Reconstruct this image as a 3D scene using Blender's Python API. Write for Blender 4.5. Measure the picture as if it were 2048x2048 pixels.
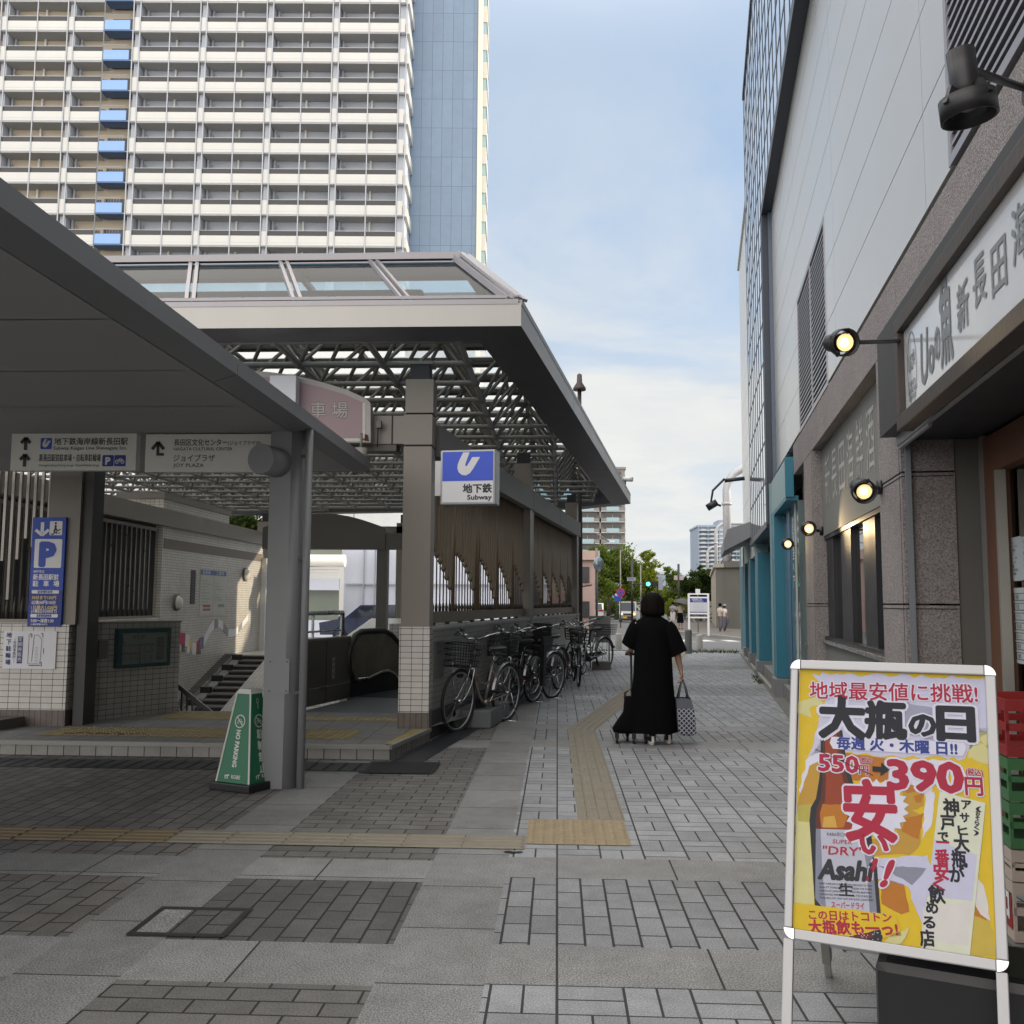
import bpy, bmesh, math, random
from mathutils import Vector, Matrix
random.seed(7)
sc = bpy.context.scene
for _o in list(bpy.data.objects): bpy.data.objects.remove(_o)
COL = sc.collection
R = math.radians
# ------------------------------------------------------------------ camera, sky, sun, exposure
CAM_H = 1.42
FPX = 1893.0                      # focal length in pixels of the 2048 px photograph
YAW, PITCH, ROLL = R(2.77), R(5.43), 0.006
_fw = Vector((-math.sin(YAW)*math.cos(PITCH), math.cos(YAW)*math.cos(PITCH), math.sin(PITCH)))
_rt = Vector((math.cos(YAW), math.sin(YAW), 0)); _up = _rt.cross(_fw)
_R = _rt*math.cos(ROLL) + _up*math.sin(ROLL); _U = -_rt*math.sin(ROLL) + _up*math.cos(ROLL)
cd = bpy.data.cameras.new('camera'); cam = bpy.data.objects.new('camera', cd); COL.objects.link(cam)
cd.sensor_width = 36; cd.lens = 36*FPX/2048; cd.clip_start = 0.05; cd.clip_end = 5000
cam.matrix_world = Matrix(((_R.x, _U.x, -_fw.x, 0), (_R.y, _U.y, -_fw.y, 0), (_R.z, _U.z, -_fw.z, CAM_H), (0, 0, 0, 1)))
sc.camera = cam
SUN_BEARING, SUN_EL = R(76), R(13.5)      # bearing measured clockwise from +Y
wd = bpy.data.worlds.new('World'); sc.world = wd; wd.use_nodes = True
nt = wd.node_tree; nt.nodes.clear()
def NN(nt, typ, **kw):
    n = nt.nodes.new(typ)
    for k, v in kw.items():
        if k.startswith('i_'):
            key = k[2:]; key = int(key) if key.isdigit() else key.replace('_', ' ')
            n.inputs[key].default_value = v
        else: setattr(n, k, v)
    return n
sky = NN(nt, 'ShaderNodeTexSky', sky_type='NISHITA', sun_disc=False)
sky.sun_elevation = SUN_EL; sky.sun_rotation = SUN_BEARING; sky.air_density = 1.0; sky.dust_density = 1.6; sky.ozone_density = 1.2
tc = NN(nt, 'ShaderNodeTexCoord'); sep = NN(nt, 'ShaderNodeSeparateXYZ'); nt.links.new(tc.outputs['Generated'], sep.inputs[0])
# clouds: direction projected on a flat layer, so that they flatten towards the horizon
zc = NN(nt, 'ShaderNodeMath', operation='MAXIMUM', i_1=0.03); nt.links.new(sep.outputs[2], zc.inputs[0])
zz = NN(nt, 'ShaderNodeMath', operation='ADD', i_1=0.22); nt.links.new(zc.outputs[0], zz.inputs[0])
dx = NN(nt, 'ShaderNodeMath', operation='DIVIDE'); nt.links.new(sep.outputs[0], dx.inputs[0]); nt.links.new(zz.outputs[0], dx.inputs[1])
dy = NN(nt, 'ShaderNodeMath', operation='DIVIDE'); nt.links.new(sep.outputs[1], dy.inputs[0]); nt.links.new(zz.outputs[0], dy.inputs[1])
cb = NN(nt, 'ShaderNodeCombineXYZ'); nt.links.new(dx.outputs[0], cb.inputs[0]); nt.links.new(dy.outputs[0], cb.inputs[1])
n1 = NN(nt, 'ShaderNodeTexNoise', i_Scale=1.15, i_Detail=7.0, i_Roughness=0.55, i_Distortion=0.5); nt.links.new(cb.outputs[0], n1.inputs['Vector'])
cr = NN(nt, 'ShaderNodeMapRange', i_1=0.38, i_2=0.62); cr.interpolation_type = 'SMOOTHSTEP'; nt.links.new(n1.outputs[0], cr.inputs[0])
hz = NN(nt, 'ShaderNodeMapRange', i_1=0.6, i_2=0.22, i_3=0.1, i_4=1.0); nt.links.new(sep.outputs[2], hz.inputs[0])   # more cloud low down
cm = NN(nt, 'ShaderNodeMath', operation='MULTIPLY'); nt.links.new(cr.outputs[0], cm.inputs[0]); nt.links.new(hz.outputs[0], cm.inputs[1])
lo = NN(nt, 'ShaderNodeMapRange', i_1=0.42, i_2=0.03, i_3=0.0, i_4=0.75); lo.interpolation_type = 'SMOOTHSTEP'; nt.links.new(sep.outputs[2], lo.inputs[0])
ca = NN(nt, 'ShaderNodeMath', operation='ADD'); ca.use_clamp = True; nt.links.new(cm.outputs[0], ca.inputs[0]); nt.links.new(lo.outputs[0], ca.inputs[1])
n2 = NN(nt, 'ShaderNodeTexNoise', i_Scale=3.0, i_Detail=5.0, i_Roughness=0.6); nt.links.new(cb.outputs[0], n2.inputs['Vector'])
cc = NN(nt, 'ShaderNodeMix', data_type='RGBA'); nt.links.new(n2.outputs[0], cc.inputs[0])
cc.inputs[6].default_value = (5.9, 6.3, 6.7, 1); cc.inputs[7].default_value = (8.6, 8.5, 8.0, 1)
sk2 = NN(nt, 'ShaderNodeMix', data_type='RGBA', blend_type='MULTIPLY', i_0=1.0); nt.links.new(sky.outputs[0], sk2.inputs[6]); sk2.inputs[7].default_value = (.5, .5, .52, 1)
sk3 = NN(nt, 'ShaderNodeMix', data_type='RGBA', blend_type='ADD', i_0=1.0); nt.links.new(sk2.outputs[2], sk3.inputs[6]); sk3.inputs[7].default_value = (2.9, 4.0, 5.6, 1)
mx = NN(nt, 'ShaderNodeMix', data_type='RGBA'); nt.links.new(ca.outputs[0], mx.inputs[0]); nt.links.new(sk3.outputs[2], mx.inputs[6]); nt.links.new(cc.outputs[2], mx.inputs[7])
# added fill light: sky brightened overhead and behind the camera to lift the shade
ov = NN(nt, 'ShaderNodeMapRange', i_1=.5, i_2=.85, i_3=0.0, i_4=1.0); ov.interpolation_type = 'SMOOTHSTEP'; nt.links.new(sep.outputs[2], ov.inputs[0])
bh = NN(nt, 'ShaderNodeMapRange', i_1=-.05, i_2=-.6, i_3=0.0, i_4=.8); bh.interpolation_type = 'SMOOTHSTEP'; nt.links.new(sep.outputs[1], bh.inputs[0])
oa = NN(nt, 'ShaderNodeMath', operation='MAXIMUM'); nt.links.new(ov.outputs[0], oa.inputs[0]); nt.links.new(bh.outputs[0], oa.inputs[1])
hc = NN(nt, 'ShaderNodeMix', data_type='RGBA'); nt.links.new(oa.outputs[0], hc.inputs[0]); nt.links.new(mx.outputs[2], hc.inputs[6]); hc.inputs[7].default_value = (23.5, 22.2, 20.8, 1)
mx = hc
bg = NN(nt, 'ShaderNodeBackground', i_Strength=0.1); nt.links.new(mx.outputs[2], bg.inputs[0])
wo = NN(nt, 'ShaderNodeOutputWorld'); nt.links.new(bg.outputs[0], wo.inputs[0])
sl = bpy.data.lights.new('sun', 'SUN'); sl.energy = 3.2; sl.angle = R(0.6); sl.color = (1, 0.86, 0.66)
so = bpy.data.objects.new('sun', sl); COL.objects.link(so)
_sd = Vector((math.sin(SUN_BEARING)*math.cos(SUN_EL), math.cos(SUN_BEARING)*math.cos(SUN_EL), math.sin(SUN_EL)))
so.rotation_euler = _sd.to_track_quat('Z', 'Y').to_euler(); so.location = (60, 60, 60)
vs = sc.view_settings; vs.view_transform = 'Standard'; vs.look = 'None'; vs.gamma = 1; vs.use_curve_mapping = False
vs.exposure = 0.2
sc.cycles.max_bounces = 8; sc.cycles.diffuse_bounces = 4; sc.cycles.transparent_max_bounces = 12
sc.cycles.caustics_reflective = False; sc.cycles.caustics_refractive = False

# ------------------------------------------------------------------ pixel -> place (photograph pixels, 2048)
CAMP = Vector((0, 0, CAM_H))
def ray(x, y): return _fw + _R*((x-1024)/FPX) - _U*((y-1024)/FPX)
def gp(x, y, z=0.0):
    d = ray(x, y); return CAMP + d*((z-CAM_H)/d.z)
def at(x, y, Y):
    d = ray(x, y); return CAMP + d*(Y/d.y)
def onplane(x, y, p0, n):
    d = ray(x, y); return CAMP + d*((Vector(p0)-CAMP).dot(n)/d.dot(n))
def gz(Y): # the ground falls a little beyond the crossing
    t = min(1, max(0, (Y-28)/22)); return -0.3*t*t*(3-2*t)

# ------------------------------------------------------------------ frames (street = tile wall, block = right-hand building)
class Fr:
    def __init__(s, o, b): # bearing b clockwise from +Y ; S along, N to the left of S
        s.o = Vector(o); s.S = Vector((math.sin(b), math.cos(b), 0)); s.N = Vector((-math.cos(b), math.sin(b), 0)); s.b = b
    def P(s, a, d, z): return s.o + s.S*a + s.N*d + Vector((0, 0, z))
    def inv(s, p): q = Vector(p)-s.o; return (q.dot(s.S), q.dot(s.N), p[2])
    def px(s, x, y, d=0): return s.inv(onplane(x, y, s.o+s.N*d, s.N))
    def M(s): return Matrix(((s.N.x*-1, s.S.x, 0, s.o.x), (s.N.y*-1, s.S.y, 0, s.o.y), (0, 0, 1, s.o.z), (0, 0, 0, 1)))
FW = Fr((-1.318, 9.77, 0), R(8.2))
FB = Fr((1.25, 0, 0), R(8.5))
FA = Fr((0, 0, 0), 0)   # S = +Y, N = -X

# ------------------------------------------------------------------ mesh builder
class MB:
    def __init__(s): s.v = []; s.f = []; s.m = []; s.sm = []; s.mats = []; s.uvo = None
    def mi(s, m):
        if m not in s.mats: s.mats.append(m)
        return s.mats.index(m)
    def face(s, pts, m, smooth=False):
        i = len(s.v); s.v += [Vector(p) for p in pts]; s.f.append(tuple(range(i, i+len(pts)))); s.m.append(s.mi(m)); s.sm.append(smooth)
    def grid(s, vs, fs, m, smooth=False):
        i = len(s.v); s.v += [Vector(p) for p in vs]; k = s.mi(m)
        for f in fs: s.f.append(tuple(i+a for a in f)); s.m.append(k); s.sm.append(smooth)
    def hexa(s, p, m): # 8 corners: bottom 4 ccw, top 4 ccw
        s.grid(p, [(0, 3, 2, 1), (4, 5, 6, 7), (0, 1, 5, 4), (1, 2, 6, 5), (2, 3, 7, 6), (3, 0, 4, 7)], m)
    def box(s, x0, x1, y0, y1, z0, z1, m):
        s.hexa([(x0, y0, z0), (x1, y0, z0), (x1, y1, z0), (x0, y1, z0), (x0, y0, z1), (x1, y0, z1), (x1, y1, z1), (x0, y1, z1)], m)
    def fbox(s, F, a0, a1, d0, d1, z0, z1, m): # box in a frame: a along S, d along N
        s.hexa([F.P(a0, d1, z0), F.P(a0, d0, z0), F.P(a1, d0, z0), F.P(a1, d1, z0), F.P(a0, d1, z1), F.P(a0, d0, z1), F.P(a1, d0, z1), F.P(a1, d1, z1)], m)
    def bar(s, p, q, w, h, m, up=(0, 0, 1)):
        p = Vector(p); q = Vector(q); t = (q-p).normalized(); u = Vector(up)
        if abs(t.dot(u)) > .98: u = Vector((0, 1, 0)) if abs(t.y) < .9 else Vector((1, 0, 0))
        a = t.cross(u).normalized()*w/2; b = a.cross(t).normalized()*h/2
        s.hexa([p-a-b, p+a-b, q+a-b, q-a-b, p-a+b, p+a+b, q+a+b, q-a+b], m)
    def tube(s, pts, r, m, n=8, closed=False, caps=True, smooth=True):
        pts = [Vector(p) for p in pts]; k = len(pts); rr = r if isinstance(r, (list, tuple)) else [r]*k
        vs = []; ref = None
        for i in range(k):
            if closed: t = pts[(i+1) % k]-pts[i-1]
            else: t = pts[min(i+1, k-1)]-pts[max(i-1, 0)]
            t.normalize()
            if ref is None: ref = Vector((0, 0, 1)) if abs(t.z) < .9 else Vector((1, 0, 0))
            a = (ref - t*ref.dot(t))
            if a.length < 1e-4: a = t.orthogonal()
            a.normalize(); ref = a; b = t.cross(a)
            for j in range(n):
                an = 2*math.pi*j/n; vs.append(pts[i]+(a*math.cos(an)+b*math.sin(an))*rr[i])
        fs = []
        for i in range(k if closed else k-1):
            for j in range(n):
                i2 = (i+1) % k; fs.append((i*n+j, i*n+(j+1) % n, i2*n+(j+1) % n, i2*n+j))
        i0 = len(s.v); s.grid(vs, fs, m, smooth)
        if caps and not closed:
            s.f.append(tuple(i0+j for j in reversed(range(n)))); s.m.append(s.mi(m)); s.sm.append(False)
            s.f.append(tuple(i0+(k-1)*n+j for j in range(n))); s.m.append(s.mi(m)); s.sm.append(False)
    def cyl(s, p, q, r, m, n=16, r2=None, smooth=True): s.tube([p, q], [r, r if r2 is None else r2], m, n, smooth=smooth)
    def lathe(s, prof, c, m, n=20, axis=(0, 0, 1), smooth=True): # prof: (r, h)
        ax = Vector(axis).normalized(); a = ax.orthogonal().normalized(); b = ax.cross(a); c = Vector(c); vs = []
        for r, h in prof:
            for j in range(n):
                an = 2*math.pi*j/n; vs.append(c+ax*h+(a*math.cos(an)+b*math.sin(an))*r)
        fs = [(i*n+j, i*n+(j+1) % n, (i+1)*n+(j+1) % n, (i+1)*n+j) for i in range(len(prof)-1) for j in range(n)]
        s.grid(vs, fs, m, smooth)
    def prism(s, poly, off, m, m_side=None): # poly: 3D points ccw seen against off ; extruded by vector off
        off = Vector(off); p = [Vector(a) for a in poly]; n = len(p)
        s.face([a+off for a in p], m); s.face(list(reversed(p)), m)
        for i in range(n): s.face([p[i], p[(i+1) % n], p[(i+1) % n]+off, p[i]+off], m_side or m)
    def loft(s, rings, m, caps=True, smooth=True): # rings of equal length
        n = len(rings[0]); vs = [p for r in rings for p in r]
        fs = [(i*n+j, i*n+(j+1) % n, (i+1)*n+(j+1) % n, (i+1)*n+j) for i in range(len(rings)-1) for j in range(n)]
        i0 = len(s.v); s.grid(vs, fs, m, smooth)
        if caps:
            s.f.append(tuple(i0+j for j in reversed(range(n)))); s.m.append(s.mi(m)); s.sm.append(smooth)
            s.f.append(tuple(i0+(len(rings)-1)*n+j for j in range(n))); s.m.append(s.mi(m)); s.sm.append(smooth)
    def ball(s, c, rx, ry, rz, m, nu=16, nv=10):
        c = Vector(c); rings = []
        for i in range(nv+1):
            ph = math.pi*i/nv; r = max(math.sin(ph), 0.02)
            rings.append([c+Vector((rx*r*math.cos(2*math.pi*j/nu), ry*r*math.sin(2*math.pi*j/nu), -rz*math.cos(ph))) for j in range(nu)])
        s.loft(rings, m)
    def build(s, name, parent=None, world=True, bevel=0, weld=False):
        me = bpy.data.meshes.new(name); off = Vector((0, 0, 0))
        if parent is not None and world: off = Vector(parent.location if parent.parent is None else parent.parent.location)
        me.from_pydata([v-off for v in s.v], [], s.f)
        for m in s.mats: me.materials.append(m)
        me.polygons.foreach_set('material_index', s.m); me.polygons.foreach_set('use_smooth', s.sm)
        uv = me.uv_layers.new(name='UVMap'); uvd = []
        for f in s.f:
            p = [s.v[i] for i in f]; n = Vector((0, 0, 0))
            for i in range(len(p)):
                a = p[i]; b = p[(i+1) % len(p)]
                n += Vector(((a.y-b.y)*(a.z+b.z), (a.z-b.z)*(a.x+b.x), (a.x-b.x)*(a.y+b.y)))
            n.normalize() if n.length > 0 else None
            if abs(n.z) > .75:
                for q in p: uvd += [q.x, q.y]
            else:
                t = Vector((-n.y, n.x, 0)); t.normalize()
                for q in p: uvd += [q.dot(t), q.z]
        uv.data.foreach_set('uv', uvd)
        me.update()
        if bevel or weld:
            bm = bmesh.new(); bm.from_mesh(me)
            if weld: bmesh.ops.remove_doubles(bm, verts=bm.verts, dist=1e-4)
            if bevel:
                es = [e for e in bm.edges if len(e.link_faces) == 2 and e.calc_face_angle(0) > 0.6]
                bmesh.ops.bevel(bm, geom=es, offset=bevel, segments=2, profile=.6, affect='EDGES', clamp_overlap=True)
            bm.to_mesh(me); bm.free()
        o = bpy.data.objects.new(name, me); COL.objects.link(o)
        if parent is not None: o.parent = parent
        return o
def thing(name, label, cat, loc=(0, 0, 0), rz=0, group=None):
    o = bpy.data.objects.new(name, None); COL.objects.link(o); o.empty_display_size = .2
    o.location = loc; o.rotation_euler = (0, 0, rz); o['label'] = label; o['category'] = cat
    o.matrix_local = Matrix.Translation(Vector(loc)) @ Matrix.Rotation(rz, 4, 'Z')
    if group: o['group'] = group
    return o
def tag(o, label, cat, group=None):
    o['label'] = label; o['category'] = cat
    if group: o['group'] = group
    return o
def struct(o, label=None, cat=None, kind='structure'):
    o['kind'] = kind
    if label: o['label'] = label
    if cat: o['category'] = cat
    return o
def copy_tree(o, parent=None):
    c = o.copy(); COL.objects.link(c); c.parent = parent
    for ch in list(o.children): copy_tree(ch, c)
    return c
def dup(root, loc, rz=0, label=None, scale=None):
    r = copy_tree(root); r.location = loc; r.rotation_euler = (0, 0, rz)
    if scale: r.scale = scale if isinstance(scale, (tuple, list)) else (scale,)*3
    if label: r['label'] = label
    return r

# ------------------------------------------------------------------ lettering
_tc = {}
def text_mesh(s, bold):
    k = (s, bold)
    if k in _tc: return _tc[k]
    c = bpy.data.curves.new('lettering', 'FONT'); c.body = s; c.size = 1; c.resolution_u = 2
    o = bpy.data.objects.new('lettering', c); COL.objects.link(o)
    me = bpy.data.meshes.new_from_object(o.evaluated_get(bpy.context.evaluated_depsgraph_get()))
    vs = [(v.co.x, v.co.y) for v in me.vertices]; fs = [tuple(p.vertices) for p in me.polygons]
    bpy.data.objects.remove(o); bpy.data.curves.remove(c); bpy.data.meshes.remove(me)
    _tc[k] = (vs, fs); return _tc[k]
class Board: # a flat face to draw on: origin bottom-left, u right, v up, both in metres
    def __init__(s, mb, o, u, v):
        s.mb = mb; s.o = Vector(o); s.u = Vector(u).normalized(); s.v = Vector(v).normalized(); s.n = s.u.cross(s.v)
    def p(s, a, b, d=0.001): return s.o+s.u*a+s.v*b+s.n*d
    def rect(s, a0, b0, a1, b1, m, d=0.001): s.mb.face([s.p(a0, b0, d), s.p(a1, b0, d), s.p(a1, b1, d), s.p(a0, b1, d)], m)
    def poly(s, pts, m, d=0.001): s.mb.face([s.p(a, b, d) for a, b in pts], m)
    def tri(s, pts, m, d=0.001): # any polygon, triangulated (concave allowed)
        from mathutils.geometry import tessellate_polygon
        t = tessellate_polygon([[Vector((a, b, 0)) for a, b in pts]])
        out = []
        for f in t:
            A, B, C = [pts[i] for i in f]
            if (B[0]-A[0])*(C[1]-A[1])-(B[1]-A[1])*(C[0]-A[0]) < 0: f = (f[0], f[2], f[1])
            out.append(tuple(f))
        s.mb.grid([s.p(a, b, d) for a, b in pts], out, m)
    def ell(s, a, b, ra, rb, m, d=0.001, n=24, ring=None, a0=0, a1=2*math.pi):
        if ring is None: s.poly([(a+ra*math.cos(a0+(a1-a0)*i/n), b+rb*math.sin(a0+(a1-a0)*i/n)) for i in range(n)], m, d)
        else:
            for i in range(n):
                t0 = a0+(a1-a0)*i/n; t1 = a0+(a1-a0)*(i+1)/n
                s.poly([(a+ra*math.cos(t0), b+rb*math.sin(t0)), (a+ra*math.cos(t1), b+rb*math.sin(t1)), (a+(ra-ring)*math.cos(t1), b+(rb-ring)*math.sin(t1)), (a+(ra-ring)*math.cos(t0), b+(rb-ring)*math.sin(t0))][::-1], m, d)
    def line(s, pts, w, m, d=0.001):
        for (a, b), (c, e) in zip(pts, pts[1:]):
            L = math.hypot(c-a, e-b) or 1; nx = -(e-b)/L*w/2; ny = (c-a)/L*w/2
            s.poly([(a-nx, b-ny), (c-nx, e-ny), (c+nx, e+ny), (a+nx, b+ny)], m, d)
    def rrect(s, a0, b0, a1, b1, r, m, d=0.001):
        pts = []
        for cx, cy, t0 in ((a1-r, b0+r, -90), (a1-r, b1-r, 0), (a0+r, b1-r, 90), (a0+r, b0+r, 180)):
            for i in range(5): t = R(t0+90*i/4); pts.append((cx+r*math.cos(t), cy+r*math.sin(t)))
        s.poly(pts, m, d)
    def text(s, t, a, b, h, m, d=0.002, w=None, bold=0.0, align='l', ang=0, shear=0, outline=None, od=0.05):
        """cap height about h ; fitted to width w if given ; a,b = left baseline (or centre with align c)"""
        def put(bo, mm, dd):
            if bo <= 0: return put1(0, 0, mm, dd)
            n = 4 if bo < .022 else 8 if bo < .05 else 12
            for q in range(n): put1(bo*math.cos(2*math.pi*(q+.5)/n), bo*math.sin(2*math.pi*(q+.5)/n), mm, dd+q*8e-6)
            put1(0, 0, mm, dd+n*8e-6)
        def put1(ex, ey, mm, dd):
            v0, fs = text_mesh(t, 0.0)
            if not v0: return
            vs = [(px+ex, py+ey) for px, py in v0]; x0 = min(p[0] for p in v0); x1 = max(p[0] for p in v0); k = h/0.74; kx = k if w is None else w/(x1-x0)
            W = (x1-x0)*kx; sx = a-(W/2 if align == 'c' else W if align == 'r' else 0)
            ca, sa = math.cos(ang), math.sin(ang); pts = []
            for px, py in vs:
                qx = (px-x0)*kx+(sx-a)+shear*py*k; qy = py*k
                pts.append(s.p(a+qx*ca-qy*sa, b+qx*sa+qy*ca, dd))
            s.mb.grid(pts, fs, mm)
        if outline is not None: put(bold+od, outline, d-0.0008)
        put(bold, m, d)
    def vtext(s, t, a, b, h, m, pitch=None, d=0.002, bold=0.0, outline=None, od=.05, slope=0.0):
        pitch = pitch or h*1.25
        for i, ch in enumerate(t): s.text(ch, a+slope*i, b-i*pitch-h, h, m, d, bold=bold, align='c', outline=outline, od=od)

# ------------------------------------------------------------------ materials
_mc = {}
def mat(name, col=(.5, .5, .5), rough=.6, metal=0, var=.1, scale=4., bump=0, bscale=60., spec=.5, streak=0, coat=0):
    if name in _mc: return _mc[name]
    m = bpy.data.materials.new(name); m.use_nodes = True; t = m.node_tree; b = t.nodes['Principled BSDF']; _mc[name] = m
    b.inputs['Roughness'].default_value = rough; b.inputs['Metallic'].default_value = metal; b.inputs['Specular IOR Level'].default_value = spec
    if coat: b.inputs['Coat Weight'].default_value = coat; b.inputs['Coat Roughness'].default_value = .05
    c = tuple(col)+(1,); b.inputs['Base Color'].default_value = c
    if var:
        g = NN(t, 'ShaderNodeNewGeometry'); n = NN(t, 'ShaderNodeTexNoise', i_Scale=scale, i_Detail=5.0, i_Roughness=.6)
        mp = NN(t, 'ShaderNodeMapping'); mp.inputs['Scale'].default_value = (1, 1, .18 if streak else 1)
        t.links.new(g.outputs['Position'], mp.inputs[0]); t.links.new(mp.outputs[0], n.inputs['Vector'])
        x = NN(t, 'ShaderNodeMix', data_type='RGBA'); t.links.new(n.outputs[0], x.inputs[0])
        x.inputs[6].default_value = tuple(max(0, k*(1-2*var)) for k in col)+(1,); x.inputs[7].default_value = tuple(min(1, k*(1+2*var)) for k in col)+(1,)
        t.links.new(x.outputs[2], b.inputs['Base Color'])
        rr = NN(t, 'ShaderNodeMapRange', i_3=max(0, rough-.08), i_4=min(1, rough+.08)); t.links.new(n.outputs[0], rr.inputs[0]); t.links.new(rr.outputs[0], b.inputs['Roughness'])
    if bump:
        g2 = NN(t, 'ShaderNodeNewGeometry'); n3 = NN(t, 'ShaderNodeTexNoise', i_Scale=bscale, i_Detail=3.0); t.links.new(g2.outputs['Position'], n3.inputs['Vector'])
        bp = NN(t, 'ShaderNodeBump', i_Strength=bump, i_Distance=.01); t.links.new(n3.outputs[0], bp.inputs['Height']); t.links.new(bp.outputs[0], b.inputs['Normal'])
    return m
def emit(name, col, st):
    if name in _mc: return _mc[name]
    m = bpy.data.materials.new(name); m.use_nodes = True; t = m.node_tree; b = t.nodes['Principled BSDF']; _mc[name] = m
    b.inputs['Base Color'].default_value = tuple(col)+(1,); b.inputs['Emission Color'].default_value = tuple(col)+(1,); b.inputs['Emission Strength'].default_value = st
    return m
def glass(name, tint=(.75, .85, .9), refl=.12, rough=.02, dark=0):
    if name in _mc: return _mc[name]
    m = bpy.data.materials.new(name); m.use_nodes = True; t = m.node_tree; t.nodes.clear(); _mc[name] = m
    tr = NN(t, 'ShaderNodeBsdfTransparent'); tr.inputs[0].default_value = tuple(tint)+(1,)
    gl = NN(t, 'ShaderNodeBsdfGlossy', i_Roughness=rough); fr = NN(t, 'ShaderNodeFresnel', i_IOR=1.5)
    ad = NN(t, 'ShaderNodeMath', operation='ADD', i_1=refl); ad.use_clamp = True; t.links.new(fr.outputs[0], ad.inputs[0])
    mx = NN(t, 'ShaderNodeMixShader'); t.links.new(ad.outputs[0], mx.inputs[0]); t.links.new(tr.outputs[0], mx.inputs[1]); t.links.new(gl.outputs[0], mx.inputs[2])
    o = NN(t, 'ShaderNodeOutputMaterial'); t.links.new(mx.outputs[0], o.inputs[0]); return m
def tilemat(name, col, mortar, bw, bh, ms=.06, rough=.35, var=.12, offset=0., bump=.4, speck=0, sq=1.0, dirt=.25, rot=0, spec=.5):
    """tiles, bricks or slabs by UV metres"""
    if name in _mc: return _mc[name]
    m = bpy.data.materials.new(name); m.use_nodes = True; t = m.node_tree; b = t.nodes['Principled BSDF']; _mc[name] = m
    b.inputs['Specular IOR Level'].default_value = spec
    uv = NN(t, 'ShaderNodeUVMap'); mp = NN(t, 'ShaderNodeMapping'); mp.inputs['Rotation'].default_value = (0, 0, rot)
    t.links.new(uv.outputs[0], mp.inputs[0])
    br = NN(t, 'ShaderNodeTexBrick', offset=offset, squash=sq, i_Scale=1.0, i_Brick_Width=bw, i_Row_Height=bh, i_Mortar_Size=ms*min(bw, bh)/2, i_Mortar_Smooth=.1, i_Bias=0.0)
    t.links.new(mp.outputs[0], br.inputs['Vector'])
    br.inputs['Color1'].default_value = tuple(k*(1-var) for k in col)+(1,); br.inputs['Color2'].default_value = tuple(min(1, k*(1+var)) for k in col)+(1,); br.inputs['Mortar'].default_value = tuple(mortar)+(1,)
    c = br.outputs['Color']
    if speck: c = speckle(t, c, speck)
    c = dirty(t, c, dirt)
    t.links.new(c, b.inputs['Base Color']); b.inputs['Roughness'].default_value = rough
    if bump:
        iv = NN(t, 'ShaderNodeMath', operation='SUBTRACT', i_0=1.0); t.links.new(br.outputs['Fac'], iv.inputs[1])
        bp = NN(t, 'ShaderNodeBump', i_Strength=bump, i_Distance=.004); t.links.new(iv.outputs[0], bp.inputs['Height']); t.links.new(bp.outputs[0], b.inputs['Normal'])
    return m
def speckle(t, c, amt, scale=150.):
    g = NN(t, 'ShaderNodeNewGeometry'); n = NN(t, 'ShaderNodeTexNoise', i_Scale=scale, i_Detail=2.0); t.links.new(g.outputs['Position'], n.inputs['Vector'])
    r = NN(t, 'ShaderNodeMapRange', i_1=.36, i_2=.66, i_3=1-amt, i_4=1+amt*1.2); t.links.new(n.outputs[0], r.inputs[0])
    x = NN(t, 'ShaderNodeMix', data_type='RGBA', blend_type='MULTIPLY', i_0=1.0); t.links.new(c, x.inputs[6]); t.links.new(r.outputs[0], x.inputs[7]); return x.outputs[2]
def dirty(t, c, amt, s1=1.3, s2=9.):
    g = NN(t, 'ShaderNodeNewGeometry')
    for s, a in ((s1, amt), (s2, amt*.7)):
        n = NN(t, 'ShaderNodeTexNoise', i_Scale=s, i_Detail=6.0, i_Roughness=.65); t.links.new(g.outputs['Position'], n.inputs['Vector'])
        r = NN(t, 'ShaderNodeMapRange', i_1=.3, i_2=.7, i_3=1-a, i_4=1+a*.6); t.links.new(n.outputs[0], r.inputs[0])
        x = NN(t, 'ShaderNodeMix', data_type='RGBA', blend_type='MULTIPLY', i_0=1.0); t.links.new(c, x.inputs[6]); t.links.new(r.outputs[0], x.inputs[7]); c = x.outputs[2]
    return c
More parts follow.
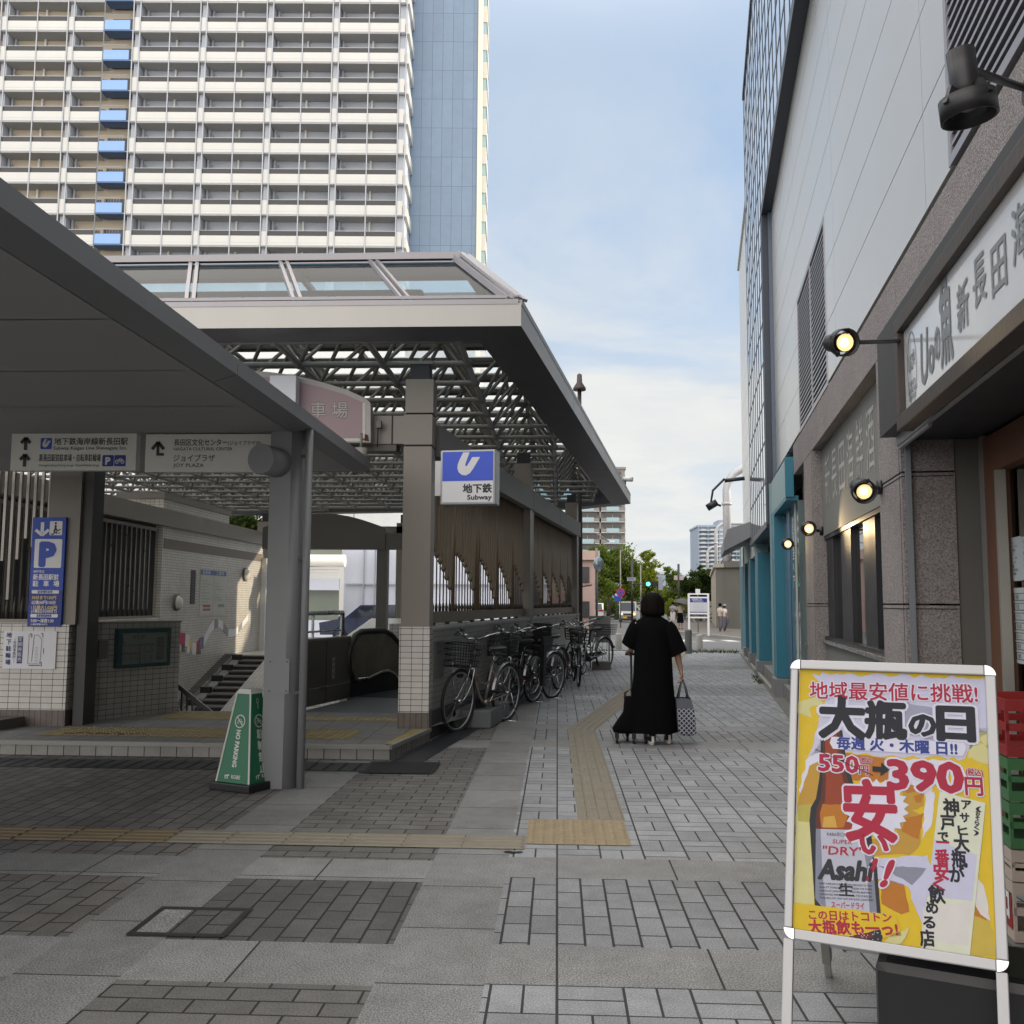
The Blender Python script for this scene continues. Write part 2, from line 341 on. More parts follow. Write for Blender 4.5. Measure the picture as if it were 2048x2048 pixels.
def basketmat(name, col, mortar, cell, var=.14, rough=.75, speck=.25):
    m = bpy.data.materials.new(name); m.use_nodes = True; t = m.node_tree; b = t.nodes['Principled BSDF']; _mc[name] = m
    L = t.links.new
    def M(op, a, bb=None, c=None):
        n = NN(t, 'ShaderNodeMath', operation=op)
        for i, v in enumerate((a, bb, c)):
            if v is None: continue
            if isinstance(v, (int, float)): n.inputs[i].default_value = v
            else: L(v, n.inputs[i])
        return n.outputs[0]
    uv = NN(t, 'ShaderNodeUVMap'); s = NN(t, 'ShaderNodeSeparateXYZ'); L(uv.outputs[0], s.inputs[0])
    u = M('DIVIDE', s.outputs[0], cell); v = M('DIVIDE', s.outputs[1], cell)
    fu = M('FRACT', u); fv = M('FRACT', v); iu = M('FLOOR', u); iv = M('FLOOR', v)
    par = M('MODULO', M('ABSOLUTE', M('ADD', iu, iv)), 2.0)
    a = M('ADD', M('MULTIPLY', fu, par), M('MULTIPLY', fv, M('SUBTRACT', 1.0, par)))
    half = M('GREATER_THAN', a, .5)
    def edge(f, w): return M('LESS_THAN', M('MINIMUM', f, M('SUBTRACT', 1.0, f)), w)
    j = M('MAXIMUM', M('MAXIMUM', edge(fu, .022), edge(fv, .018)), M('LESS_THAN', M('ABSOLUTE', M('SUBTRACT', a, .5)), .02))
    cb = NN(t, 'ShaderNodeCombineXYZ'); L(iu, cb.inputs[0]); L(iv, cb.inputs[1]); L(half, cb.inputs[2])
    wn = NN(t, 'ShaderNodeTexWhiteNoise'); L(cb.outputs[0], wn.inputs[0])
    x = NN(t, 'ShaderNodeMix', data_type='RGBA'); L(wn.outputs[0], x.inputs[0])
    x.inputs[6].default_value = tuple(k*(1-var) for k in col)+(1,); x.inputs[7].default_value = tuple(k*(1+var) for k in col)+(1,)
    c = speckle(t, x.outputs[2], speck)
    y = NN(t, 'ShaderNodeMix', data_type='RGBA'); L(j, y.inputs[0]); L(c, y.inputs[6]); y.inputs[7].default_value = tuple(mortar)+(1,)
    c = dirty(t, y.outputs[2], .2); L(c, b.inputs['Base Color']); b.inputs['Roughness'].default_value = rough
    bp = NN(t, 'ShaderNodeBump', i_Strength=.5, i_Distance=.005); L(M('SUBTRACT', 1.0, j), bp.inputs['Height']); L(bp.outputs[0], b.inputs['Normal'])
    return m
# ------------------------------------------------------------------ shared materials
ASPH = mat('asphalt', (.075, .077, .08), .85, var=.12, scale=2.2, bump=.3, bscale=160)
ROADM = mat('road_asphalt', (.13, .133, .138), .8, var=.1, scale=1.2, bump=.3, bscale=120)
def slabmat(name, col, bw, bh, speck=.5): return tilemat(name, col, (.018, .018, .018), bw, bh, .016, .72, .1, 0, .4, speck, dirt=.22)
SLAB_X = slabmat('granite_slab_crosswise', (.25, .253, .255), .62, 5.0)
SLAB_Y = slabmat('granite_slab_lengthwise', (.225, .23, .232), 5.0, .61)
BR_Y = tilemat('paver_lengthwise', (.235, .245, .26), (.02, .02, .02), .235, .118, .1, .75, .14, .5, .5, .3, dirt=.2, rot=R(90))
BR_X = tilemat('paver_crosswise', (.155, .153, .147), (.016, .016, .016), .235, .112, .09, .75, .16, .5, .5, .3, dirt=.25)
BR_L = tilemat('paver_brown_lengthwise', (.165, .157, .15), (.015, .014, .014), .235, .118, .1, .75, .16, .5, .5, .3, dirt=.25, rot=R(90))
BR_D = tilemat('paver_dark_lengthwise', (.095, .097, .1), (.012, .012, .012), .235, .118, .1, .75, .16, .5, .5, .3, dirt=.25, rot=R(90))
BASK = basketmat('paver_basket', (.3, .315, .335), (.03, .03, .032), .245)
TACT = mat('tactile_concrete', (.235, .215, .17), .8, var=.12, scale=7, bump=.2, bscale=150)
TACT_D = mat('tactile_dots_beige', (.29, .235, .15), .8, var=.12, scale=7)
TACT_B = mat('tactile_brown', (.2, .155, .095), .8, var=.14, scale=5)
GRATE = mat('dark_grate', (.035, .04, .045), .5, .5, var=.2, scale=8)
CONC = mat('concrete', (.3, .295, .28), .85, var=.12, scale=1.6, bump=.2, bscale=40)
CONC_D = mat('weathered_concrete', (.17, .165, .15), .9, var=.22, scale=.9, bump=.2, bscale=30, streak=1)
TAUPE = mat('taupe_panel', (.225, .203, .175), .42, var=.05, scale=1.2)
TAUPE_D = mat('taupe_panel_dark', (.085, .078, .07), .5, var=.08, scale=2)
FASCIA = mat('fascia_aluminium', (.42, .41, .39), .38, .25, var=.07, scale=1.4, streak=1)
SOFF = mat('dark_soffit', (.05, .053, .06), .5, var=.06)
STEEL = mat('truss_steel', (.2, .195, .178), .45, .1, var=.1, scale=6)
SHELT = mat('shelter_grey', (.23, .24, .255), .45, .1, var=.06, scale=2)
SHELT_U = mat('shelter_underside', (.36, .365, .375), .6, var=.05, scale=1.5)
DARKGAP = mat('dark_gap', (.012, .012, .014), .7, var=0)
WTILE = tilemat('white_wall_tile', (.56, .55, .54), (.05, .048, .045), .1, .052, .1, .3, .05, 0, .3, 0, dirt=.12)
WTILE_B = tilemat('white_column_tile', (.62, .6, .57), (.03, .03, .03), .115, .06, .085, .25, .04, 0, .4, 0, dirt=.1)
GTILE = tilemat('grey_wall_tile', (.3, .3, .285), (.035, .035, .033), .098, .058, .1, .35, .06, 0, .35, 0, dirt=.16)
BTILE = tilemat('beige_hall_tile', (.62, .585, .52), (.06, .055, .05), .1, .06, .1, .35, .05, 0, .3, 0, dirt=.12)
BROWN_T = mat('brown_tile_band', (.19, .155, .125), .5, var=.08)
BLACK = mat('black_plastic', (.012, .012, .014), .45, var=.1)
WHITE = mat('white_paint', (.78, .78, .78), .5, var=.03)
STAIN = mat('brushed_steel', (.55, .55, .55), .28, 1.0, var=.05)
def flat(name, col=(.5, .5, .5), rough=.5): return mat(name, col, rough, var=0)
INK = flat('ink_black', (.02, .022, .03)); INKW = flat('ink_white', (.82, .82, .84)); BLUE_S = flat('sign_blue', (.02, .075, .48)); BLUE_D = flat('sign_deep_blue', (.012, .035, .27))
YEL = flat('ink_yellow', (.75, .6, .2)); RED_S = flat('ink_red', (.5, .02, .05)); NAVY = flat('ink_navy', (.02, .03, .16))

# ------------------------------------------------------------------ ground, paving, road
b = MB()
ys = [-40, 8.7, 11.1, 24.6, 28, 30, 33, 36, 39, 42, 46, 50, 120, 400, 3000]; xs = [-3000, -60, -8.4, -2.95, -.7, 60, 3000]
for j in range(len(ys)-1):
    for i in range(len(xs)-1):
        if i in (2, 3) and j == 2 and not (i == 3): continue        # the stair pit of the subway entrance
        z0, z1 = gz(ys[j])-.008, gz(ys[j+1])-.008
        b.face([(xs[i], ys[j], z0), (xs[i+1], ys[j], z0), (xs[i+1], ys[j+1], z1), (xs[i], ys[j+1], z1)], ASPH)
struct(b.build('ground'))
b = MB()
def zone(x0, x1, y0, y1, m): b.face([(x0, y0, 0), (x1, y0, 0), (x1, y1, 0), (x0, y1, 0)], m)
XR = 6.6
rows = [(-4, .4, BASK), (.4, .8, SLAB_X), (.8, 3.68, BASK), (3.68, 4.09, SLAB_X), (4.09, 5.06, BR_Y), (5.06, 5.45, SLAB_X), (5.45, 9.5, BASK), (9.5, 10.0, SLAB_X), (10.0, 10.85, BR_Y), (10.85, 11.25, SLAB_X),
        (11.25, 15.0, BASK), (15.0, 15.4, SLAB_X), (15.4, 16.4, BR_Y), (16.4, 16.8, SLAB_X), (16.8, 20.6, BASK), (20.6, 21., SLAB_X), (21., 22., BR_Y), (22, 22.4, SLAB_X), (22.4, 28.4, BASK)]
for y0, y1, m in rows: zone(-.27, XR, y0, y1, m)
zone(-.68, -.27, -4, 28.4, SLAB_Y)
for y0, y1, m in [(-4, .3, BR_X), (.3, .7, SLAB_X), (.7, 3.63, BR_X), (3.63, 4.06, SLAB_X), (4.06, 4.94, BR_D), (4.94, 5.34, SLAB_X), (5.34, 9.4, BR_X), (9.4, 9.9, SLAB_X), (9.9, 28.4, BR_X)]:
    zone(-1.65, -.68, y0, y1, m)
for y0, y1 in [(-4, 3.63), (3.63, 4.94), (4.94, 8.55)]: zone(-2.07, -1.65, y0, y1, SLAB_Y)
zone(-2.07, -1.65, 8.55, 28.4, BR_X)
for y0, y1, m in [(-4, .3, BR_L), (.3, .7, SLAB_X), (.7, 3.63, BR_L), (3.63, 4.06, SLAB_X), (4.06, 4.94, BR_L), (4.94, 5.34, SLAB_X), (5.34, 8.6, BR_L)]:
    zone(-14, -2.07, y0, y1, m)
struct(b.build('pavement'))
# raised tactile paving: bars along the way, dots at the turn
b = MB()
def tact_path(p, q, w, m, blk=.305, bars=4, gap=.012):
    p = Vector(p); q = Vector(q); t = (q-p); L = t.length; t.normalize(); s = Vector((t.y, -t.x, 0)); up = Vector((0, 0, 1))
    b.face([p-s*w/2+up*.004, p+s*w/2+up*.004, q+s*w/2+up*.004, q-s*w/2+up*.004], m)
    n = int(L/blk)
    for i in range(n):
        for k in range(bars):
            c = p+t*((i+.5)*L/n)+s*((k-(bars-1)/2)*w/bars); a = t*(L/n/2-gap); d = s*(w/bars*.36); d2 = s*(w/bars*.25)
            z0 = up*.004; z1 = up*.0095
            b.grid([c-a-d+z0, c-a+d+z0, c+a+d+z0, c+a-d+z0, c-a*.97-d2+z1, c-a*.97+d2+z1, c+a*.97+d2+z1, c+a*.97-d2+z1], [(4, 5, 6, 7), (0, 1, 5, 4), (1, 2, 6, 5), (2, 3, 7, 6), (3, 0, 4, 7)], m)
tact_path((.29, 6.37, 0), (.27, 10.8, 0), .31, TACT); tact_path((.27, 10.8, 0), (3.6, 27.6, 0), .31, TACT)
tact_path((-.19, 5.76, 0), (-2.3, 5.76, 0), .31, TACT); tact_path((-2.3, 5.76, 0), (-4.15, 5.76, 0), .31, TACT_B); tact_path((-4.15, 5.76, 0), (-9, 5.76, 0), .31, TACT)
b.face([(-.185, 5.73, .004), (.435, 5.73, .004), (.435, 6.37, .004), (-.185, 6.37, .004)], TACT_D)
for i in range(10):
    for j in range(10):
        x = -.185+.31*(i//5)+.031+.062*(i % 5); y = 5.73+.32*(j//5)+.032+.064*(j % 5)
        b.lathe([(.019, .004), (.013, .0095), (.001, .0097)], (x, y, 0), TACT_D, 8)
struct(b.build('tactile_path'))
b = MB()
b.face([(-9, 8.0, .004), (-1.02, 8.0, .004), (-1.02, 8.42, .004), (-9, 8.42, .004)], GRATE)
b.face([FW.P(-1.75, -.02, .005), FW.P(-1.75, -.3, .005), FW.P(13, -.3, .005), FW.P(13, -.02, .005)], GRATE)
for i in range(60): b.face([(-9+i*.13, 8.03, .006), (-8.97+i*.13, 8.03, .006), (-8.97+i*.13, 8.38, .006), (-9+i*.13, 8.38, .006)], mat('grate_gap', (.008, .008, .009), .8, var=0))
struct(b.build('drain_channel'))
b = MB(); bo = Board(b, (-1.63, 7.92, 0.001), (1, 0, 0), (0, 1, 0)); bo.rect(0, 0, .6, .56, GRATE, .008)
for i in range(28):
    for j in range(14): bo.rect(.02+i*.02, .02+j*.038, .032+i*.02, .045+j*.038, DARKGAP, .0095)
tag(b.build('drain_grate'), 'dark perforated drain grate set in the paving before the platform step', 'drain grate')
b = MB(); bo = Board(b, (-1.83, 4.08, 0.001), (1, 0, 0), (0, 1, 0))
for r_ in ((0, 0, .43, .04), (0, .34, .43, .38), (0, .04, .03, .34), (.4, .04, .43, .34)): bo.rect(*r_, mat('hatch_frame', (.028, .03, .032), .6, .3, var=.1), .005)
bo.rect(.03, .04, .16, .34, SLAB_X, .004); bo.rect(.16, .04, .4, .34, BR_D, .004)
tag(b.build('access_cover'), 'square access cover with dark metal rim inlaid with paving bricks', 'access cover')
# white stencilled notice on the paving
b = MB(); bo = Board(b, (.27, 14.05, .001), (1, .1, 0), (0, 1, 0)); st = mat('worn_stencil', (.5, .5, .5), .8, var=.25, scale=9)
bo.text('駐輪禁止', 0, .32, .24, st, .005, w=.42, bold=.03); bo.text('放置自転車', 0, .04, .2, st, .005, w=.42, bold=.02)
struct(b.build('pavement_lettering'))
b = MB(); bo = Board(b, (-.3, 5.5, 0.001), (1, 0, 0), (0, 1, 0)); bo.ell(.05, .04, .055, .022, GRATE, .005); bo.ell(.06, .045, .02, .012, CONC, .007)
tag(b.build('flattened_litter'), 'small dark flattened scrap lying on the paving by the yellowish tactile blocks', 'litter')
# kerb strip along the right-hand building
b = MB(); KM = mat('gutter_concrete', (.15, .15, .145), .9, var=.2, scale=3, bump=.3)
b.face([FB.P(-3, .19, .004), FB.P(-3, 0, .004), FB.P(28.2, 0, .004), FB.P(28.2, .19, .004)], KM)
b.fbox(FB, 15.9, 28.2, .1, .15, 0, .05, CONC)
struct(b.build('kerb_strip'))
# crossing road, its markings and the far pavement
b = MB()
yy = [28.4, 30, 33, 36, 39, 42, 46, 50, 90, 300, 900]
for y0, y1 in zip(yy, yy[1:]): b.face([(-70, y0, gz(y0)-.003), (70, y0, gz(y0)-.003), (70, y1, gz(y1)-.003), (-70, y1, gz(y1)-.003)], ROADM)
b.box(-1, 6.7, 28.36, 28.5, -.05, .035, CONC)
struct(b.build('road'))
b = MB(); RM = mat('road_paint', (.62, .62, .6), .7, var=.12, scale=6)
for i in range(8):
    x = 3.0+i*1.05; y0, y1 = 40.5, 43.5; b.face([(x, y0, gz(y0)+.002), (x+.5, y0, gz(y0)+.002), (x+.62, y1, gz(y1)+.002), (x+.12, y1, gz(y1)+.002)], RM)
b.face([(2, 39.4, gz(39.4)+.002), (10, 39.4, gz(39.4)+.002), (10, 39.6, gz(39.6)+.002), (2, 39.6, gz(39.6)+.002)], RM)
for k in range(10): y = 70+k*10; b.face([(8.8+k*1.2, y, gz(y)+.002), (8.95+k*1.2, y, gz(y)+.002), (9.7+k*1.2, y+5, gz(y)+.002), (9.55+k*1.2, y+5, gz(y)+.002)], RM)
struct(b.build('road_markings'))
b = MB(); FPM = mat('far_pavement_brown', (.13, .12, .112), .85, var=.14, scale=1.5)
fk = [gp(1352, 1262, -.12), gp(1420, 1268, -.12), gp(1500, 1276, -.1)]; fk = [Vector((p.x, p.y, 0)) for p in fk]
back = [Vector((60, 48, 0)), Vector((60, 300, 0)), Vector((34, 300, 0))]
poly = [fk[0], fk[1], fk[2], Vector((40, fk[2].y, 0))]+back
zt = -.13
from mathutils.geometry import tessellate_polygon
tri = tessellate_polygon([poly])
b.grid([(p.x, p.y, zt) for p in poly], [tuple(reversed(t)) if (poly[t[1]]-poly[t[0]]).cross(poly[t[2]]-poly[t[0]]).z < 0 else tuple(t) for t in tri], FPM)
for p, q in zip(poly[:3]+[poly[-1]], poly[1:4]+[poly[0]]):
    b.bar((p.x, p.y, zt-.1), (q.x, q.y, zt-.1), .18, .22, CONC)
struct(b.build('far_pavement'))

# ------------------------------------------------------------------ subway entrance: platform, hall, walls, canopy
sub = thing('subway_entrance', 'large subway entrance with a steel space-frame canopy over tiled walls and columns', 'subway entrance', (-3, 10, 0))
PF = tilemat('platform_tile', (.2, .2, .195), (.03, .03, .03), .3, .3, .03, .6, .1, 0, .3, .15, dirt=.2)
NOSE = mat('nosing_yellow', (.36, .27, .08), .7, var=.15, scale=6); RISER = tilemat('riser_tile', (.26, .26, .245), (.02, .02, .02), .15, .2, .06, .6, .08, 0, .4, .1, dirt=.2)
b = MB(); PZ = .13
ed = [Vector((-9, 8.6, 0)), Vector((-1.5, 8.6, 0)), Vector((-1.30, 9.8, 0))]
for p, q in zip(ed, ed[1:]): b.face([p, q, q+Vector((0, 0, PZ-.03)), p+Vector((0, 0, PZ-.03))], RISER)
for p, q, n in ((ed[0], ed[1], Vector((0, -1, 0))), (ed[1], ed[2], Vector((1, -.16, 0)))):
    a = p+n*.015; c = q+n*.015; b.hexa([a+Vector((0, 0, PZ-.035)), c+Vector((0, 0, PZ-.035)), q-n*.05+Vector((0, 0, PZ-.035)), p-n*.05+Vector((0, 0, PZ-.035)), a+Vector((0, 0, PZ+.002)), c+Vector((0, 0, PZ+.002)), q-n*.05+Vector((0, 0, PZ+.002)), p-n*.05+Vector((0, 0, PZ+.002))], CONC)
NR = FW.P(3.4, .1, 0); NE = FW.P(14, .1, 0)
b.face([(-9, 8.62, PZ), (-1.53, 8.62, PZ), (-1.33, 9.8, PZ), (NR.x, 11.05, PZ), (-9, 11.05, PZ)], PF)
b.face([(-3.0, 11.05, PZ), (NR.x, 11.05, PZ), (NR.x, NR.y, PZ), (-2.6, NR.y, PZ)], mat('landing_plate', (.2, .22, .24), .35, .6, var=.06, scale=12))
b.face([(-9, 11.05, PZ), (-4.43, 11.05, PZ), (-4.43, 11.05, -2), (-9, 11.05, -2)], PF)
b.face([(-4.43, 11.05, PZ), (-3.0, 11.05, PZ), (-3.0, 11.05, -2.6), (-4.43, 11.05, -2.6)][::-1], PF)
b.face([(-1.56, 8.68, PZ+.003), (-1.53, 8.68, PZ+.003), (-1.34, 9.7, PZ+.003), (-1.45, 9.7, PZ+.003)], NOSE)
pf = struct(b.build('platform', sub), 'low tiled platform step')
b = MB(); TY = mat('platform_tactile', (.27, .215, .11), .8, var=.2, scale=9)
def dots(x0, x1, y0, y1, st=.062):
    b.face([(x0, y0, PZ+.003), (x1, y0, PZ+.003), (x1, y1, PZ+.003), (x0, y1, PZ+.003)], TY)
    nx = int((x1-x0)/st); ny = int((y1-y0)/st)
    for i in range(nx):
        for j in range(ny):
            c = (x0+st*(i+.5), y0+st*(j+.5), PZ+.003)
            b.lathe([(.018, 0), (.011, .005)], c, TY, 6); k = len(b.v); b.f.append(tuple(range(k-6, k))); b.m.append(b.mi(TY)); b.sm.append(False)
dots(-4.95, -1.95, 8.93, 9.55); dots(-4.4, -3.2, 10.3, 10.92); dots(-3.1, -1.3, 10.3, 10.6)
b.build('tactile_strip', sub)
b = MB()   # black scuffed letters left on the tactile strip
bo = Board(b, (-4.75, 8.99, PZ+.008), (1, 0, 0), (0, 1, 0))
for k in range(9): bo.poly([(.02+k*.09, .02+.05*(k % 3)), (.1+k*.09, .05+.05*(k % 2)), (.08+k*.09, .09+.05*(k % 2)), (.01+k*.09, .05+.05*(k % 3))], INK, .002)
b.build('scuff_marks', sub)

# columns -------------------------------------------------
def column(name, x0, x1, y0, y1, tile_x0, tile_x1):
    b = MB(); b.box(tile_x0, tile_x1, y0-.02, y1+.02, PZ+.16, 1.16, WTILE_B); b.box(tile_x0-.004, tile_x1+.004, y0-.024, y1+.024, PZ, PZ+.16, tilemat('column_foot_tile', (.14, .115, .105), (.02, .02, .02), .06, .3, .08, .5, .1, 0, .3, 0))
    o = b.build(name, sub)
    b = MB(); b.box(x0, x1, y0, y1, 1.16, 3.04, TAUPE); b.box(x0+.01, x1-.01, y0+.01, y1-.01, 3.04, 3.06, DARKGAP); b.box(x0-.003, x1+.003, y0-.003, y1+.003, 3.06, 3.38, TAUPE); b.box(x0+.02, x1-.02, y0+.02, y1-.02, 3.38, 3.40, DARKGAP); b.box(x0+.01, x1+.01, y0, y1, 3.40, 3.76, TAUPE)
    b.build('cladding', o)
    b = MB(); b.box(x0+.05, x1-.04, y0+.04, y1-.04, 3.76, 3.93, mat('bearing_black', (.014, .014, .02), .5, var=0)); b.box(x0+.02, x1, y0+.02, y1-.02, 3.93, 3.96, STEEL); b.build('bearing', o)
column('column', -1.615, -1.32, 9.77, 10.07, -1.625, -1.312)
column('column', -5.32, -4.98, 9.62, 9.95, -6.2, -5.03)
for a in (6.3, 12.7):   # columns along the street side, seen above the beam
    b = MB(); b.fbox(FW, a-.14, a+.14, .02, .3, .2, 3.76, TAUPE); o = b.build('column', sub); b = MB(); b.fbox(FW, a-.1, a+.1, .06, .26, 3.76, 3.95, mat('bearing_black')); b.build('bearing', o)
for xx, y_ in ((-8.5, 27.2), (-4.5, 27.6), (-.6, 27.6)):
    b = MB(); b.box(xx-.2, xx+.2, y_-.2, y_+.2, -.2, 3.7, TAUPE); o = b.build('column', sub); b = MB(); b.box(xx-.1, xx+.1, y_-.1, y_+.1, 3.7, 3.95, mat('bearing_black')); b.build('bearing', o)
# beams
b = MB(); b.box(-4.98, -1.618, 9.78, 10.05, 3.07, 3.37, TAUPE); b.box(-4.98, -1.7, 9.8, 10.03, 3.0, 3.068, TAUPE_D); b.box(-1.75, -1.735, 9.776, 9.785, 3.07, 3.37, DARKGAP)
b.build('cross_beam', sub)
b = MB(); b.fbox(FW, .3, 13.15, .0, .28, 2.98, 3.32, mat('weathered_beam', (.19, .185, .175), .55, var=.16, scale=1.6, streak=1)); 
for a in (3.3, 6.4, 9.6): b.fbox(FW, a, a+.012, -.002, .0, 2.98, 3.32, DARKGAP)
b.build('street_beam', sub)
b = MB(); b.box(-8.6, .4, 27.4, 27.8, 3.3, 3.6, TAUPE); b.box(-8.5, -8.2, 12.5, 27.4, 2.97, 3.32, TAUPE)
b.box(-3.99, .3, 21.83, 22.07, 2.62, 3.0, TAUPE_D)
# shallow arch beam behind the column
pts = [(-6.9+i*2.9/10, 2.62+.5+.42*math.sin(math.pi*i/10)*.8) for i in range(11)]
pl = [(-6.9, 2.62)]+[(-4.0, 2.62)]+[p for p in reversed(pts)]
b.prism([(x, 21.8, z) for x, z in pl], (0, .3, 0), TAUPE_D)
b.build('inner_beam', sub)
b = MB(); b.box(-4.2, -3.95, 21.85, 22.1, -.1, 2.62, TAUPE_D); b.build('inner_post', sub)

# tiled street wall with coping and dark foot
b = MB(); b.fbox(FW, 0.02, 13.1, .03, .25, .28, 1.13, GTILE); b.build('street_wall', sub)
b = MB(); b.fbox(FW, 0.0, 13.12, .02, .27, 1.13, 1.16, mat('coping_light', (.5, .5, .48), .5, var=.06)); b.fbox(FW, -.02, 13.12, .018, .27, 0.0, .28, mat('wall_foot_dark', (.04, .042, .045), .6, var=.1)); b.build('wall_coping', sub)
# pipe screen: hanging pipes ending in a wave, thin rods and short spikes below
BRZ = mat('bronze_pipe', (.2, .15, .1), .4, .35, var=.16, scale=5, streak=1); BRD = mat('bronze_dark', (.06, .05, .042), .5, .3, var=.15)
b = MB(); b2 = MB(); b3 = MB()
secs = [(.28, 6.25, 5), (6.8, 12.9, 5)]
for s0, s1, nw in secs:
    pit = (s1-s0)/nw; n = int((s1-s0)/.145)
    for i in range(n):
        a = s0+.03+i*(s1-s0-.06)/(n-1); ph = ((a-s0) % pit)/pit
        if ph < .13: zb = 1.22
        else: t = (ph-.13)/.87; zb = 1.97-.52*t**1.7
        p = FW.P(a, .14, 0); r = .024
        if ph < .13: b.tube([p+Vector((0, 0, 1.3)), p+Vector((0, 0, 2.99))], r, BRZ, 6)
        else:
            b.tube([p+Vector((0, 0, zb)), p+Vector((0, 0, zb+.04)), p+Vector((0, 0, zb+.06)), p+Vector((0, 0, 2.99))], [.012, .036, r, r], BRZ, 6)
            b.tube([p+Vector((0, 0, 1.3)), p+Vector((0, 0, zb+.01))], .0085, BRD, 5)
            b3.tube([p+Vector((0, 0, 1.3)), p+Vector((0, 0, 1.36)), p+Vector((0, 0, 1.43))], [.016, .02, .003], BRD, 5)
    b3.fbox(FW, s0-.02, s1+.02, .1, .18, 1.19, 1.31, BRZ)
    k = int((s1-s0)/.62)
    for i in range(k): b3.fbox(FW, s0+.3+i*.62, s0+.38+i*.62, .12, .16, 1.15, 1.2, BLACK)
b.build('pipe_screen', sub); b3.build('screen_rail', sub)
for a in (6.52, 12.98):
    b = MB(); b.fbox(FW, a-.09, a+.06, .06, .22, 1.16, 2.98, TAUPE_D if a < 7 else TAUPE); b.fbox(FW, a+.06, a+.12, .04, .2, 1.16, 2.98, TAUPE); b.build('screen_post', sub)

# left: low wall with the map case, duct, bar screens, hall walls
A = Vector((-5.02, 9.92, 0)); B_ = Vector((-4.43, 11.02, 0)); t = (B_-A).normalized(); nrm = Vector((t.y, -t.x, 0))
FL = Fr(A, math.atan2(t.x, t.y)); LL = (B_-A).length
b = MB(); b.fbox(FL, 0, LL, 0, .22, PZ, 1.16, GTILE); b.fbox(FL, -.005, LL+.01, -.01, .23, 1.16, 1.18, TAUPE); b.build('low_wall', sub)
b = MB(); b.box(-4.98, -4.87, 9.66, 9.9, PZ, 3.0, mat('duct_dark', (.035, .035, .035), .45, var=.08)); b.build('duct', sub)
b = MB(); b.fbox(FL, .16, .27, -.018, 0, .78, .98, mat('grey_cover', (.12, .12, .12), .5, var=.05)); b.build('switch_plate', sub)
def bar_screen(name, F, a0, a1, z0, z1, st, w, notch=False):
    b = MB(); n = int((a1-a0)/st)
    M_ = mat('polished_bar', (.17, .16, .145), .3, .7, var=.12, scale=8)
    for i in range(n):
        a = a0+st*(i+.5); zb = z0+.12
        if notch: zb = z0+.2+abs(math.sin(i*.7))*.7
        b.fbox(F, a-w/2, a+w/2, 0, .03, zb, z1, M_)
        p = F.P(a, .015, 0); b.tube([p+Vector((0, 0, z0)), p+Vector((0, 0, z0+.12)), p+Vector((0, 0, z0+.25))], [.016, .022, .003], mat('bronze_dark'), 5)
    b.fbox(F, a0, a1, -.01, .05, z0-.05, z0, TAUPE); b.fbox(F, a0, a1, -.02, .06, z1, z1+.06, TAUPE)
    return b.build(name, sub)
FX = Fr((-6.9, 10.25, 0), R(90)); bar_screen('bar_screen', FX, 0, 1.6, 1.2, 3.1, .085, .03, True)
b = MB(); b.box(-7.0, -5.32, 10.2, 10.4, PZ, 1.16, WTILE); b.build('side_wall', sub)
FH = Fr((-8.35, 12.6, 0), 0)
bar_screen('bar_screen', FH, 0, 6.7, 1.1, 2.85, .21, .05, False)
b = MB(); b.box(-8.6, -8.3, 12.4, 19.55, -2, 1.05, BTILE); b.box(-8.62, -8.45, 12.4, 19.5, 1.05, 2.97, mat('window_void', (.025, .026, .028), .5, var=.2)); b.box(-9.3, -8.3, 19.5, 19.56, 1.0, 3.55, BTILE); b.box(-9.32, -8.27, 19.46, 19.6, 3.55, 3.68, TAUPE)
b.build('screen_wall', sub)
# the long lit wall above the far stairs
b = MB(); b.box(-8.7, -8.3, 19.56, 26.3, -2.6, 2.58, BTILE); b.box(-8.7, -8.3, 19.56, 23.5, 2.58, 3.55, BTILE); b.box(-8.72, -8.28, 19.56, 23.6, 3.55, 3.68, TAUPE); b.box(-8.72, -8.28, 23.6, 26.3, 2.98, 3.08, TAUPE); b.box(-8.7, -8.3, 23.5, 26.3, 2.58, 2.98, BTILE)
b.box(-8.72, -8.294, 19.56, 26.35, 2.5, 2.72, BROWN_T); b.box(-8.3, -8.15, 26.2, 26.35, -.2, 2.6, WHITE)
b.build('hall_wall', sub)
b = MB(); b.box(-8.32, -8.295, 21.12, 21.4, 1.33, 2.1, mat('window_void'))
for k in range(11): b.box(-8.3, -8.27, 21.12, 21.4, 1.36+k*.067, 1.375+k*.067, TAUPE_D)
b.build('louvre_slot', sub)
# mosaic ribbon on the wall
b = MB(); bo = Board(b, (-8.296, 26.2, 0), (0, -1, 0), (0, 0, 1)); bo = Board(b, (-8.296, 19.6, 0), (0, 1, 0), (0, 0, 1))
def wpx(x, y): p = onplane(x, y, (-8.296, 0, 0), (1, 0, 0)); return (p.y-19.6, p.z)
rib = [((354, 1285), RED_S), ((362, 1278), RED_S), ((370, 1279), INKW), ((378, 1283), YEL), ((384, 1296), INKW), ((392, 1298), RED_S), ((400, 1285), flat('mosaic_blue', (.12, .2, .33))), ((407, 1283), INKW), ((414, 1270), INKW), ((420, 1258), INKW), ((428, 1248), flat('mosaic_grey', (.3, .3, .28))), ((436, 1246), INKW), ((446, 1252), flat('mosaic_grey')), ((456, 1266), INKW), ((466, 1266), INKW), ((476, 1260), flat('mosaic_grey')), ((484, 1250), INKW), ((496, 1234), INKW)]
